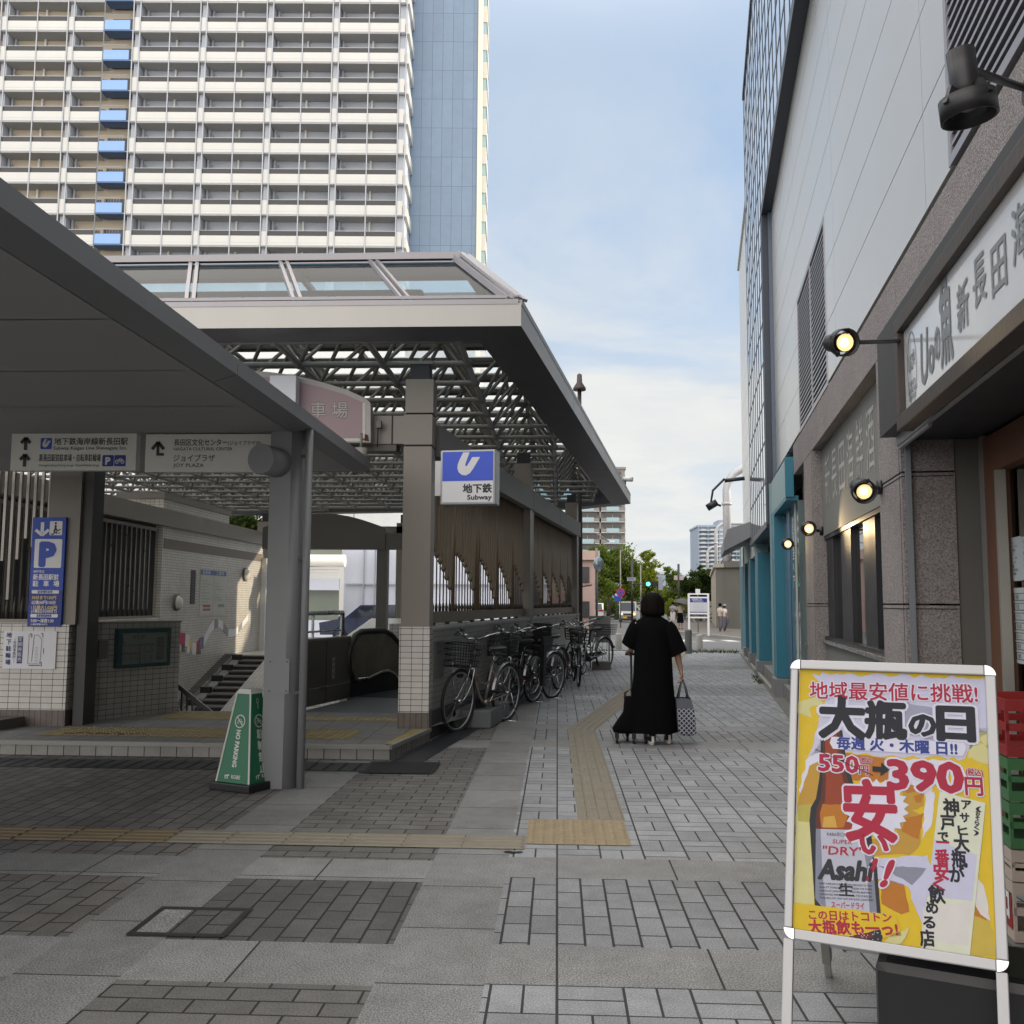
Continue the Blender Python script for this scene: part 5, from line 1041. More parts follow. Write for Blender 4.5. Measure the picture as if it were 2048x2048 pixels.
# papers on the glass door
def paper(lb, x0, y0, x1, y1, draw, name='paper_notice', col=(.5, .54, .55)):
    p = onplane(x0, y1, FB.o+FB.N*-.522, FB.N); q = onplane(x1, y0, FB.o+FB.N*-.522, FB.N); a0, _, z0 = FB.inv(p); a1, _, z1 = FB.inv(q)
    b = MB(); b.fbox(FB, a1, a0, -.528, -.522, z0, z1, mat('paper_'+lb[:12], col, .7, var=.03)); draw(Board(b, FB.P(a0, -.522, z0), -FB.S, (0, 0, 1)), a0-a1, z1-z0)
    tag(b.build(name), lb, 'paper notice', 'papers taped to the glass door')
def hand(bo, W, H):
    bo.vtext('旨い魚と酒', .14*W, .92*H, .06*H, INK, .14*H); bo.vtext('おすすめ料理', .3*W, .96*H, .055*H, INK, .13*H)
    for k in range(9): bo.text(('刺身盛合せ', '天ぷら', '焼き魚', '煮付け', '生ビール', 'ハイボール', '日本酒', '枝豆', 'だし巻')[k], .45*W, .86*H-k*.09*H, .045*H, INK, w=.45*W*(.7+.3*((k*5) % 3)/2))
paper('handwritten white menu sheet at the top of the glass door', 1990, 1072, 2040, 1165, hand); paper('second handwritten menu sheet right beside the first on the door', 2041, 1060, 2110, 1160, hand)
def flower(bo, W, H):
    for k in range(26): bo.ell(W*(.15+.7*((k*37) % 23)/23), H*(.35+.58*((k*53) % 29)/29), .02, .03, flat('iris', (.12, .12, .4)), .002+.0001*k, 8)
paper('small poster with blue flowers taped below the menu sheets', 1998, 1178, 2026, 1325, flower, 'paper_poster', (.45, .46, .5))
def rows_(bo, W, H):
    for k in range(7): bo.rect(.06*W, .05*H+k*.13*H, .94*W, .15*H+k*.13*H, flat('menu_line', (.06, .06, .06)), .002); bo.rect(.09*W, .06*H+k*.13*H, .91*W, .14*H+k*.13*H, flat('menu_fill', (.5, .53, .52)), .003); bo.text(('焼酎', '梅酒', '酎ハイ', '日本酒', 'ワイン', '冷酒', '麦酒')[k], .12*W, .075*H+k*.13*H, .05*H, INK, .005)
paper('drink list sheet with boxed rows at the door edge', 2029, 1172, 2110, 1325, rows_, 'paper_menu')
paper('blank lower sheet hanging under the flower poster', 2000, 1325, 2028, 1345, lambda bo, W, H: bo.rect(.1*W, .2*H, .6*W, .3*H, flat('notice_grey'), .002), 'paper_slip', (.5, .52, .54))

# ------------------------------------------------------------------ A-board with the beer poster
BW, BH = .64, .9
corners = [((1580, 1323), (0, BH)), ((1995, 1332), (BW, BH)), ((2018, 1945), (BW, 0)), ((1568, 1875), (0, 0))]
def fit_board():
    import itertools
    p = [0.95, 2.85, .38, R(-18), R(8), 0.0]
    def frame(p):
        x, y, z, yw, tl, rl = p; u = Vector((math.cos(yw)*math.cos(rl), math.sin(yw)*math.cos(rl), math.sin(rl))); back = Vector((-math.sin(yw), math.cos(yw), 0)); v = (Vector((0, 0, 1))*math.cos(tl)+back*math.sin(tl)); v = (v-u*v.dot(u)).normalized(); return Vector((x, y, z)), u, v
    def err(p):
        o, u, v = frame(p); e = 0
        for (px, py), (a, c) in corners:
            q = o+u*a+v*c-CAMP; k = FPX/q.dot(_fw); e += (1024+k*q.dot(_R)-px)**2+(1024-k*q.dot(_U)-py)**2
        return e
    st = [.1, .2, .1, .1, .1, .03]; best = err(p)
    for it in range(4000):
        imp = False
        for i in range(6):
            for s in (1, -1):
                q = list(p); q[i] += s*st[i]; e = err(q)
                if e < best: p, best, imp = q, e, True
        if not imp:
            st = [s*.6 for s in st]
            if max(st) < 1e-6: break
    print('A-board fit', [round(v, 3) for v in p], best); return frame(p)
AO, AU, AV = fit_board(); AN = AU.cross(AV)
FEET = AO-AV*(AO.z/AV.z)
ab = thing('a_board', 'aluminium A-frame pavement board with yellow beer poster offering large bottles', 'A-board sign', FEET+AU*BW/2)
ALM = mat('satin_aluminium', (.36, .36, .37), .34, .6, var=.05, scale=3); CHR = mat('chrome_corner', (.6, .6, .6), .1, 1.0, var=0)
def AP(a, c, d=0): return AO+AU*a+AV*c+AN*d
b = MB(); fwid = .032
def abar(a0, c0, a1, c1, m=ALM, d0=-.012, d1=.012): b.hexa([AP(a0, c0, d0), AP(a1, c0, d0), AP(a1, c0, d1), AP(a0, c0, d1), AP(a0, c1, d0), AP(a1, c1, d0), AP(a1, c1, d1), AP(a0, c1, d1)], m)
k = -AO.z/AV.z
abar(.0, fwid, fwid*.8, BH-fwid); abar(BW-fwid, fwid, BW, BH-fwid); abar(fwid, BH-fwid, BW-fwid, BH); abar(fwid, 0, BW-fwid, fwid)
fr_ = b.build('frame', ab, bevel=.004)
for a in (fwid*.45, BW-fwid*.6):
    b = MB(); b.hexa([AP(a-.016, k, -.012), AP(a+.016, k, -.012), AP(a+.016, k, .008), AP(a-.016, k, .008), AP(a-.016, 0, -.012), AP(a+.016, 0, -.012), AP(a+.016, 0, .008), AP(a-.016, 0, .008)], ALM); b.build('leg', ab, bevel=.003)
b = MB()
for ca_, cc_, t0 in ((fwid, BH-fwid, 90), (BW-fwid, BH-fwid, 0), (fwid, fwid, 180), (BW-fwid, fwid, 270)):
    pts = [AP(ca_, cc_)]+[AP(ca_+fwid*math.cos(R(t0+90*i/6)), cc_+fwid*math.sin(R(t0+90*i/6))) for i in range(7)]
    b = MB(); b.prism([p-AN*.013 for p in pts], AN*.027, CHR); b.build('frame_corner', ab, bevel=.003)
b = MB(); back = Vector((AV.x, AV.y, 0)).normalized(); top = AP(0, BH-.03, -.03)
def rear(a, s): return AP(a, BH-.03, -.03)+(Vector((0, 0, -1))*math.cos(R(21))+back*math.sin(R(21)))*s
sb = (AP(0, BH-.03, 0).z)/math.cos(R(21))
for a in (.03, BW-.03): b.bar(rear(a, 0), rear(a, sb), .028, .022, ALM, up=AU)
b.bar(rear(.03, sb-.16), rear(BW-.03, sb-.16), .03, .02, ALM); b.bar(rear(.03, sb-.28), rear(.03, sb-.08), .045, .03, STEEL, up=AU)
b.hexa([rear(0, .02), rear(BW, .02), rear(BW, .9), rear(0, .9), rear(0, .02)-AN*.01, rear(BW, .02)-AN*.01, rear(BW, .9)-AN*.01, rear(0, .9)-AN*.01], mat('board_back', (.1, .1, .11), .5, var=.05)); b.build('rear_frame', ab)
# the poster, drawn in a 100 x 141 field
b = MB(); PW, PH = BW-2*fwid+.004, BH-2*fwid; b.hexa([AP(fwid-.004, fwid, -.01), AP(BW-fwid, fwid, -.01), AP(BW-fwid, BH-fwid, -.01), AP(fwid-.004, BH-fwid, -.01), AP(fwid-.004, fwid, -.004), AP(BW-fwid, fwid, -.004), AP(BW-fwid, BH-fwid, -.004), AP(fwid-.004, BH-fwid, -.004)], INKW)
class PB(Board):
    pass
po = PB(b, AP(fwid-.002, fwid, -.003), AU, AV)
# photo pixel -> poster metres
def pq(x, y):
    p = onplane(x, y, AP(0, 0, -.003), AN)-AP(fwid-.002, fwid, -.003); return (p.dot(AU), p.dot(AV))
def pz(x, y): return pq(1540+x*.26294, 1300+y*.26294)          # pixels of the first poster crop (1932 wide for 508)
def pz2(x, y): return pq(1540+x*.26294, 1650+y*.26294)
def M_(n, c, r=.4): return mat('poster_'+n, c, r, var=.05, scale=25, spec=.25)
PYEL = M_('yellow', (.62, .43, .015)); PPAL = M_('straw', (.56, .53, .25)); PLAV = M_('lavender', (.5, .5, .66)); PWH = M_('white', (.62, .62, .74)); PGRY = M_('grey', (.22, .23, .3)); PRED = M_('crimson', (.36, .012, .045)); PINK_ = M_('ink', (.012, .013, .022)); PNAV = M_('navy', (.03, .05, .24))
AMB1 = M_('amber_dark', (.1, .025, .018)); AMB2 = M_('amber_red', (.26, .045, .018)); AMB3 = M_('amber', (.42, .15, .015)); BOTD = M_('bottle_black', (.02, .022, .03)); SIL = M_('silver', (.42, .43, .52)); SILD = M_('silver_dark', (.2, .21, .28)); GOLD = M_('gold', (.45, .26, .04)); CREAM = M_('cream', (.6, .62, .5)); FOAM = M_('foam', (.6, .58, .56))
def ragged(pts, amp, n=5, seed=1):
    rr = random.Random(seed); out = []
    for (x0, y0), (x1, y1) in zip(pts, pts[1:]+pts[:1]):
        L = math.hypot(x1-x0, y1-y0); k = max(1, int(L/45))
        for i in range(k): t = i/k; out.append((x0+(x1-x0)*t+(rr.uniform(-amp, amp) if i else 0), y0+(y1-y0)*t+(rr.uniform(-amp, amp) if i else 0)))
    return out
def P1(pts, m, d, rag=0, seed=1): po.tri([pz(*p) for p in (ragged(pts, rag, seed=seed) if rag else pts)], m, d)
po.rect(0, 0, PW, PH, PYEL, .0006)
D = .001
P1([(320, 180), (1650, 210), (1670, 600), (1560, 690), (1480, 830), (400, 780), (280, 820), (370, 560), (430, 350)], PLAV, D, 16, 2)
P1([(210, 400), (420, 330), (400, 420), (300, 440), (320, 520), (210, 480)], PPAL, D, 12, 3); P1([(1590, 600), (1670, 590), (1690, 800), (1600, 690)], PPAL, D, 10, 4)
P1([(270, 840), (380, 700), (385, 1000), (330, 1180), (210, 1190), (240, 1010)], PWH, D, 12, 5); P1([(300, 880), (400, 820), (385, 1060), (330, 1180), (205, 1190), (260, 1000)], GOLD, D+.0002, 8, 6)
P1([(1540, 690), (1700, 760), (1690, 880), (1500, 820)], PPAL, D, 14, 7)
P1([(1030, 390), (1290, 460), (1280, 700), (1000, 620)], M_('shade', (.3, .31, .42)), D+.0001, 10, 8)
P1([(560, 780), (920, 830), (900, 1000), (620, 990)], AMB3, D+.0002, 6, 9); P1([(900, 830), (1330, 840), (1200, 1120), (900, 1000)], PWH, D+.0002, 10, 10)
# orange torn circle and gold liquid
P1([(1000, 1000), (1180, 1060), (1170, 1180), (1080, 1220), (1160, 1260), (1130, 1500), (1060, 1560), (780, 1560), (760, 1440), (980, 1420), (960, 1360), (1010, 1200)], GOLD, D+.0003, 9, 11)
P1([(1010, 1010), (1140, 1040), (1100, 1080), (1040, 1090)], AMB3, D+.0004, 4, 12); P1([(1090, 1110), (1170, 1090), (1150, 1160), (1110, 1160)], AMB3, D+.0004, 4, 13); P1([(1020, 1280), (1170, 1240), (1130, 1440), (1000, 1380)], AMB3, D+.0004, 8, 14)
P1([(1180, 1090), (1250, 1080), (1220, 1350), (1160, 1440), (1170, 1230)], PWH, D+.0004, 12, 15)
P1([(790, 1590), (1200, 1560), (1240, 1700), (1190, 1900), (1240, 2100), (1180, 2160), (1050, 1800), (820, 1740)], PLAV, D+.0003, 9, 16); P1([(820, 1640), (1190, 1660), (1080, 1790), (1010, 1740)], PGRY, D+.0004, 7, 17)
P1([(840, 1740), (1020, 1780), (1060, 1990), (1000, 2010), (850, 1930)], AMB3, D+.0003, 8, 18); P1([(200, 1230), (330, 1200), (330, 2060), (260, 2050), (180, 1900)], PPAL, D+.0003, 8, 19); P1([(205, 1180), (320, 1170), (330, 1310), (215, 1300)], M_('olive', (.42, .36, .08)), D+.0004, 5, 20)
P1([(1560, 1950), (1660, 1990), (1730, 2330), (1480, 2330)], M_('beer', (.5, .37, .06)), D+.0003, 10, 21); P1([(1540, 1900), (1640, 1930), (1650, 2060), (1520, 2010)], AMB3, D+.0004, 8, 22); P1([(1560, 1700), (1640, 1850), (1680, 2060), (1600, 2010), (1530, 1850)], FOAM, D+.0005, 14, 23)
# bottle
BX = [(385, 610), (385, 860), (375, 980), (350, 1130), (310, 1200), (300, 1300), (320, 1600), (345, 1990)]; BXR = [(550, 610), (575, 800), (630, 1000), (700, 1180), (760, 1280), (770, 1400), (800, 1640), (830, 2010)]
for n_, f0, f1, m in (('s', 0, 1, BOTD), ('m', .1, .86, AMB1), ('c', .2, .72, AMB2)):
    L_ = [(l[0]+(r[0]-l[0])*f0, l[1]+(r[1]-l[1])*f0) for l, r in zip(BX, BXR)]; R_ = [(l[0]+(r[0]-l[0])*f1, l[1]+(r[1]-l[1])*f1) for l, r in zip(BX, BXR)]
    P1(L_+R_[::-1], m, D+.0006+(.0002 if n_ == 'm' else .0004 if n_ == 'c' else 0))
P1([(400, 1170), (560, 1180), (590, 1270), (560, 1350), (390, 1350), (380, 1240)], AMB3, D+.0012, 5, 25); P1([(410, 1270), (490, 1260), (510, 1350), (400, 1350)], M_('amber_light', (.55, .33, .06)), D+.0014, 4, 26)
P1([(350, 1360), (660, 1370), (690, 1420), (720, 1520), (770, 1650), (830, 2010), (420, 1980), (345, 1890)], SIL, D+.0016); P1([(350, 1360), (385, 1362), (400, 1700), (430, 1980), (345, 1890)], SILD, D+.0018); P1([(700, 1450), (790, 1560), (830, 2010), (760, 2005), (735, 1640)], SILD, D+.0018); P1([(780, 1570), (810, 1600), (842, 2010), (815, 2008)], BOTD, D+.0019)
# white starburst with the big characters
st_ = []
for k in range(44):
    an = 2*math.pi*k/44; r_ = (1.0 if k % 2 else .84); st_.append((810+250*r_*math.cos(an), 1210-230*r_*math.sin(an)))
P1(st_, PWH, D+.0020, 0)
def lab(t, x, y, h, m, w=None, d=D+.0026, bold=0, outline=None, od=.05, shear=0, align='l', ang=None, m2=None):
    a, c = pz(x, y); a2, c2 = pz(x+100, y+ (5 if ang is None else ang)); hh = (pz(x, y-h)[1]-c); an = math.atan2(c2-c, a2-a)
    ww = None if w is None else abs(pz(x+w, y)[0]-a); po.text(t, a, c, hh, m, d, w=ww, bold=bold, outline=outline, od=od, shear=shear, align=align, ang=an)
lab('地域最安値に挑戦!', 305, 360, 105, PRED, 1275, bold=.02, outline=PWH, od=.055, ang=2.5)
for ch, x, y, s in (('大', 385, 630, 245), ('瓶', 735, 640, 220), ('の', 1065, 640, 150), ('日', 1285, 660, 215)): lab(ch, x, y, s, PINK_, {'大': 330, '瓶': 295, 'の': 195, '日': 265}[ch], bold=.05, outline=PWH, od=.06)
po.poly([pz(*p) for p in ((470, 660), (1480, 705), (1495, 750), (1470, 808), (480, 752), (455, 706))][::-1], PWH, D+.0022)
lab('毎週 火・木曜 日!!', 512, 742, 75, PNAV, 910, bold=.04, ang=5.5)
lab('550', 372, 915, 130, PRED, 300, bold=.034, outline=PWH, od=.05, ang=7); lab('円', 680, 940, 60, PRED, 70, bold=.025, outline=PWH, od=.05); lab('(税込)', 685, 850, 32, PRED, 95, bold=.03, outline=PWH); po.line([pz(345, 755), pz(785, 955)], .0022, PINK_, D+.003)
po.poly([pz(*p) for p in ((780, 885), (845, 890), (848, 855), (908, 912), (840, 960), (842, 930), (780, 925))][::-1], PINK_, D+.0028)
lab('390', 905, 1050, 225, PRED, 560, bold=.045, outline=PWH, od=.045, ang=6); lab('円', 1490, 1090, 115, PRED, 130, bold=.03, outline=PWH); lab('(税込)', 1490, 950, 45, PRED, 130, bold=.03, outline=PWH)
lab('安', 580, 1400, 360, PRED, 390, bold=.035, outline=PWH, od=.03); lab('い', 695, 1545, 150, PRED, 205, bold=.04, outline=PWH, od=.05); lab('!', 735, 1745, 165, PRED, None, bold=.05, outline=PWH, shear=.45); lab('!', 845, 1790, 200, PRED, None, bold=.05, outline=PWH, shear=.45)
lab('KARA辛口KUCHI', 435, 1412, 26, BOTD, 215); lab('SUPER', 477, 1470, 32, PRED, 148, shear=.15, bold=.01); lab('"DRY"', 400, 1552, 66, PRED, 310, shear=.12, bold=.02); lab('Asahi', 372, 1735, 150, BOTD, 395, bold=.05, shear=.22)
for k, (tx, w_) in enumerate((('DRAFT SUPER DRY IS BREWED WITH PRECISION TO HIGH', 400), ('QUALITY STANDARDS,          UNDER THE SUPER', 400), ('VISION OF JAPANESE         MASTER BREWERS', 400), ('ADVANCED BREW-            ING TECHNIQUES', 400), ('TO DELIVER A DRY, CRISP TASTE AND QUICK, CLEAN FINISH', 410))): lab(tx, 378, 1782+k*27, 15, BOTD, w_, bold=.01)
lab('生', 528, 1862, 78, BOTD, 110, bold=.03); lab('スーパードライ', 470, 1958, 42, PRED, 250, bold=.02)
def P2(pts, m, d, rag=0, seed=1): po.tri([pz2(*p) for p in (ragged(pts, rag, seed=seed) if rag else pts)], m, d)
P2([(170, 590), (600, 640), (960, 690), (1000, 840), (640, 880), (420, 880), (180, 830)], PYEL, D+.0022, 4, 31); P2([(450, 880), (840, 795), (858, 850), (840, 915), (760, 925)], BOTD, D+.0024, 3, 32); P2([(520, 870), (780, 812), (790, 850), (640, 895)], M_('bottle_red', (.12, .02, .02)), D+.0026, 3, 33)
P2([(930, 830), (1060, 770), (1000, 900), (880, 960), (870, 900)], PPAL, D+.0022, 14, 34)
def lab2(t, x, y, h, m, w, **k): lab(t, x, y+1331, h, m, w, **k)
lab2('この日はトコトン', 300, 710, 58, PRED, 630, bold=.03, outline=PWH, ang=4); lab2('大瓶飲も一っ!', 300, 815, 82, PRED, 680, bold=.04, outline=PWH, ang=3)
rr_ = random.Random(4)
for k in range(40): a, c = pz2(rr_.uniform(560, 850), rr_.uniform(810, 910)); po.ell(a, c, .0014, .0014, PWH, D+.003, 6)
for k in range(60): a, c = pz(rr_.choice([rr_.uniform(220, 380), rr_.uniform(1560, 1690)]), rr_.uniform(520, 900)); po.ell(a, c, .0012, .0012, PPAL, D+.001+.00001*k, 6)
# slanted paper strip with vertical writing
strip = [(1290, 1075), (1640, 1165), (1520, 2330), (1150, 2270)]
po.poly([pz(*p) for p in strip][::-1], CREAM, D+.0024); po.poly([pz(1250, 1440), pz(1575, 1560), pz(1540, 1910), pz(1190, 1870)][::-1], PLAV, D+.0026); po.poly([pz(1165, 1960), pz(1530, 1910), pz(1505, 2250), pz(1155, 2200)][::-1], FOAM, D+.0026)
def vcol(chars, x, y, s, step, slope, d=D+.0032):
    for i, (ch, m, k) in enumerate(chars): lab(ch, x+slope*i*step, y+i*step+s*k, s*k, m, s*1.12*k, bold=.04, d=d)
I, R_ = PINK_, PRED
vcol([(c, I, 1) for c in 'アサヒ'], 1462, 1145, 62, 98, -.14); vcol([(c, I, 1.25) for c in '大瓶が'], 1405, 1420, 80, 118, -.14)
vcol([('神', I, 1.2), ('戸', I, 1.1), ('で', I, .8)], 1325, 1145, 85, 120, -.18); vcol([('一', R_, 1), ('番', R_, 1.1), ('安', R_, 1.15), ('く', R_, .9)], 1270, 1420, 85, 108, -.08); vcol([('飲', I, 1.2), ('め', I, .9), ('る', I, .9), ('店', I, 1.1)], 1215, 1805, 88, 112, -.2); lab('!', 1160, 2290, 85, I, None, bold=.04, shear=.4, d=D+.0034)
vcol([(c, I, .6) for c in '(おそらく)'], 1570, 1190, 50, 36, -.1)
b.build('poster', ab)
# water-filled weight behind the board, crates by the door
wt = thing('base_weight', 'black plastic water weight standing on the paving behind the A-board', 'weight', gp(1930, 2100))
c0 = AO+AU*.43+back*.16; b = MB(); W2 = Vector((AU.x, AU.y, 0)).normalized(); D2 = back
def wbox(a0, a1, d0, d1, z0, z1, m):
    P = lambda a, d, z: Vector((c0.x, c0.y, 0))+W2*a+D2*d+Vector((0, 0, z)); b.hexa([P(a0, d0, z0), P(a1, d0, z0), P(a1, d1, z0), P(a0, d1, z0), P(a0, d0, z1), P(a1, d0, z1), P(a1, d1, z1), P(a0, d1, z1)], m)
TANK = mat('tank_black', (.016, .016, .019), .38, var=.08)
wbox(-.17, .3, -.06, .3, 0.0, .3, TANK); b.build('tank', wt, bevel=.035); b = MB(); wbox(.1, .16, .1, .16, .3, .33, TANK); b.build('filler_cap', wt)
CRATE = {'red': mat('crate_red', (.28, .02, .02), .45, var=.08), 'green': mat('crate_green', (.05, .17, .06), .45, var=.08), 'beige': mat('crate_beige', (.5, .42, .36), .5, var=.06)}
def crate(k, lb, z, col, h, lettered=False):
    t = thing('bottle_crate', lb, 'bottle crate', FB.P(4.35, -.2, z), group='crates stacked by the door'); b = MB(); a0, a1, d0, d1 = 4.14, 4.56, -.42, .0; m = CRATE[col]
    for z0, z1 in ((z+.003, z+.045), (z+h*.45, z+h*.58), (z+h-.05, z+h-.003)):
        for r_ in ((a0, a1, d1-.012, d1), (a0, a1, d0, d0+.012), (a0, a0+.012, d0+.012, d1-.012), (a1-.012, a1, d0+.012, d1-.012)): b.fbox(FB, r_[0], r_[1], r_[2], r_[3], z0, z1, m)
    for a in (a0, (a0+a1)/2-.05, (a0+a1)/2+.05, a1-.02):
        for d in (d0, d1-.014): b.fbox(FB, a, a+.02, d+.001, d+.013, z+.045, z+h-.05, m)
    for d in (d0+.1, d0+.22, d1-.12): b.fbox(FB, a0+.001, a0+.011, d, d+.02, z+.045, z+h-.05, m); b.fbox(FB, a1-.011, a1-.001, d, d+.02, z+.045, z+h-.05, m)
    b.fbox(FB, a0+.012, a1-.012, d0+.012, d1-.012, z+.01, z+.02, m); b.build('shell', t)
    if lettered:
        b = MB(); b.fbox(FB, a0+.015, a1-.015, d1, d1+.004, z+.05, z+h-.06, CRATE['red']); bo = Board(b, FB.P(a1-.02, d1+.004, z+.05), -FB.S, (0, 0, 1)); bo.text('サッポロ', .02, .04, .1, INKW, w=.34, bold=.06); b.build('lettered_panel', t)
zc_ = .32
for k, (col, h, lb, le) in enumerate((('beige', .24, 'beige bottle crate with red lettered panel, lowest of the stack by the door', True), ('beige', .13, 'plain beige bottle crate just above the red lettered panel', False), ('green', .19, 'lower of the two green bottle crates in the stack by the door', False), ('green', .18, 'upper green bottle crate right under the red one', False), ('red', .24, 'dark red bottle crate, topmost of the stack by the door', False))):
    if k == 0: zc_ = .05
    crate(k, lb, zc_, col, h, le); zc_ += h
b = MB(); b.fbox(FB, 4.1, 4.6, -.44, .02, 0, .05, mat('crate_stand', (.1, .1, .1), .6, var=.1)); tag(b.build('crate_stand'), 'low dark stand carrying the stack of bottle crates beside the door', 'stand')
# ------------------------------------------------------------------ apartment tower
class FrT(Fr):
    def __init__(s, o, yaw): s.o = Vector(o); s.S = Vector((math.cos(yaw), math.sin(yaw), 0)); s.N = Vector((math.sin(yaw), -math.cos(yaw), 0))   # S to the right, N towards us
TD = 90.0
FT = FrT(Vector((-math.sin(YAW), math.cos(YAW), 0))*TD, YAW)
def tu(x, y=490): return FT.px(x, y)[0]
Z0 = FT.px(700, 492)[2]; ZP = (FT.px(700, 4.4)[2]-Z0)/8
tw = thing('apartment_tower', 'tall white apartment tower with stacked balconies, a blue balcony column and a blue end wall', 'apartment tower', FT.P(-30, 8, 0))
TW = mat('tower_white', (.58, .58, .555), .6, var=.04, scale=.5); TG = mat('tower_grey', (.4, .43, .48), .6, var=.05, scale=.4); TBG = mat('tower_beige', (.46, .4, .31), .6, var=.05, scale=.4); TBL = mat('tower_blue_panel', (.24, .4, .74), .5, var=.03)
TWIN = mat('tower_window', (.03, .033, .037), .1, var=.2, scale=.8); TFIN = mat('tower_rail', (.38, .4, .43), .45, .3, var=0); TSOF = mat('tower_soffit', (.42, .42, .41), .7, var=.03)
TBW = tilemat('tower_blue_wall', (.165, .235, .33), (.06, .1, .16), 1.08, ZP, .035, .45, .05, 0, .1, 0, dirt=.06)
uR = tu(806); units = []   # (u0, u1, nbays, kind)
xs = [806, 791, 668, 655, 533, 520, 397, 384, 261, 248]
for a, c in ((668, 791), (533, 655), (397, 520), (261, 384)): units.append((tu(a), tu(c), 2, 'g'))
uB0, uB1 = tu(187.5), tu(247); w1 = tu(730)-tu(668); ws = tu(668)-tu(655)
units.append((uB0-w1, uB0, 1, 'b')); e = uB0-w1-ws
for k in range(2): units.append((e-2*w1, e, 2, 'b')); e -= 2*w1+ws
uL = e
DB = 1.55; F0, F1 = -3, 11
b = MB(); b.fbox(FT, uL, uB1+.0, -14, -DB-.05, 0, Z0+ZP*F1, TBG); b.fbox(FT, uB1, uR-.5, -14, -DB-.05, 0, Z0+ZP*F1, TG); b.fbox(FT, uL, uR-.5, -DB-.05, -.2, 0, Z0+ZP*F0, TW); b.build('wall', tw)
b = MB(); uE = tu(948); b.fbox(FT, uR-.5, uE+.35, -14, -4.6, 0, Z0+ZP*F1, TBW); b.build('blue_end_wall', tw)
b = MB(); b.fbox(FT, uE+.05, uE+.5, -14, -4.3, 0, Z0+ZP*F1, mat('tower_cream', (.72, .68, .55), .5, var=.03)); b.build('corner_strip', tw)
# one balcony of each width, then copies
def balcony(u0, u1, nb):
    b = MB(); L = u1-u0; b.box(0, L, 0, DB, -.16, 0, TSOF); b.box(.04, L-.04, -.02, .1, -.12, .98, TW); b.box(.04, L-.04, -.03, -.018, .28, .29, TFIN)
    o = b.build('balcony', tw, world=False)
    b = MB(); b.box(.04, L-.04, .04, .06, 1.02, 1.48, mat('tinted_rail', (.035, .035, .036), .3, var=.1)); b.box(0, L, .02, .06, 1.5, 1.55, TFIN); b.build('railing', o, world=False)
    return o
def window_(u0, u1, nb):
    b = MB(); L = u1-u0
    for k in range(nb):
        a = k*L/nb; b.box(a+.35, a+L/nb-.2, DB-.03, DB, .05, 2.05, TWIN); b.box(a+1.3, a+1.36, DB-.05, DB-.03, .05, 2.05, TFIN); b.box(a+.12, a+.3, DB-.25, DB, 0, ZP-.16, TW if k else TG); 
    b.cyl((.55, DB-.2, .9), (.55, DB-.2, 2.5), .07, TFIN, 6)
    return b.build('window', tw, world=False)
rotT = Matrix(((FT.S.x, -FT.N.x, 0), (FT.S.y, -FT.N.y, 0), (0, 0, 1))).to_euler()
base = FT.P(-30, 8, 0); protos = {}
def place(o, u, z): o.location = FT.P(u, 0, z)-base; o.rotation_euler = rotT
for (u0, u1, nb, kd) in units:
    for f in range(F0, F1):
        z = Z0+ZP*f
        for nm, fn in (('b', balcony), ('w', window_)):
            key = (nm, nb)
            if key not in protos: protos[key] = o = fn(u0, u1, nb)
            else: o = copy_tree(protos[key], tw)
            place(o, u0, z)
b = MB(); L = uB1-uB0; b.box(.0, L-.2, -.12, 1.2, -.1, .06, mat('blue_edge', (.07, .13, .25), .5, var=0)); b.box(.08, L-.3, -.14, -.08, .05, 1.05, TBL)
for k in range(9): b.box(.2+k*.28, .215+k*.28, -.33, -.32, 1.05, 1.45, TFIN)
b.box(.1, L-.3, -.34, -.32, 1.45, 1.48, TFIN); b.box(.3, L-.3, 1.2, DB, .05, 2.0, TWIN); bb0 = b.build('blue_balcony', tw, world=False)
for f in range(F0, F1):
    o = bb0 if f == F0 else copy_tree(bb0, tw); place(o, uB0, Z0+ZP*f)
# fins, party columns, right-hand returns
b = MB(); zt = Z0+ZP*F1; zb = Z0+ZP*F0
us = set()
for (u0, u1, nb, kd) in units:
    for k in range(nb+1): us.add(round(u0+(u1-u0)*k/nb, 3))
for u in sorted(us)+[uB0, uB1, uR]: b.fbox(FT, u-.05, u+.05, .0, .1, zb, zt, TFIN)
for f in range(F0, F1+1): b.fbox(FT, uL, uR, .0, .07, Z0+ZP*f-.05, Z0+ZP*f+.03, TFIN)
b.build('rail_frame', tw)
b = MB()
for s0, s1 in [(u[1], u[1]+ws) for u in units if u[3] == 'g']+[(uB1, uB1+ws)]+[(units[5][1], units[5][1]+ws), (units[6][1], units[6][1]+ws)]:
    b.fbox(FT, s0+.05, s1-.05, -DB, -.4, zb, zt, TG)
    for f in range(F0, F1): b.fbox(FT, s0+.06, s1-.06, -.3, -.02, Z0+ZP*f-.1, Z0+ZP*f+1.45, TW)
b.build('party_column', tw)
for f in range(F0, F1):
    z = Z0+ZP*f; b = MB(); b.fbox(FT, uR-.1, uR+.28, -4.5, .03, z-.14, z+.98, TW); b.build('side_parapet', tw) if f == F0 else b.build('side_parapet', tw)
b = MB(); b.fbox(FT, uR-.5, uR+.02, -4.5, -.6, 0, zt, mat('tower_pale_blue', (.55, .6, .68), .6, var=.03)); b.build('side_wall', tw)
b = MB(); b2 = MB()
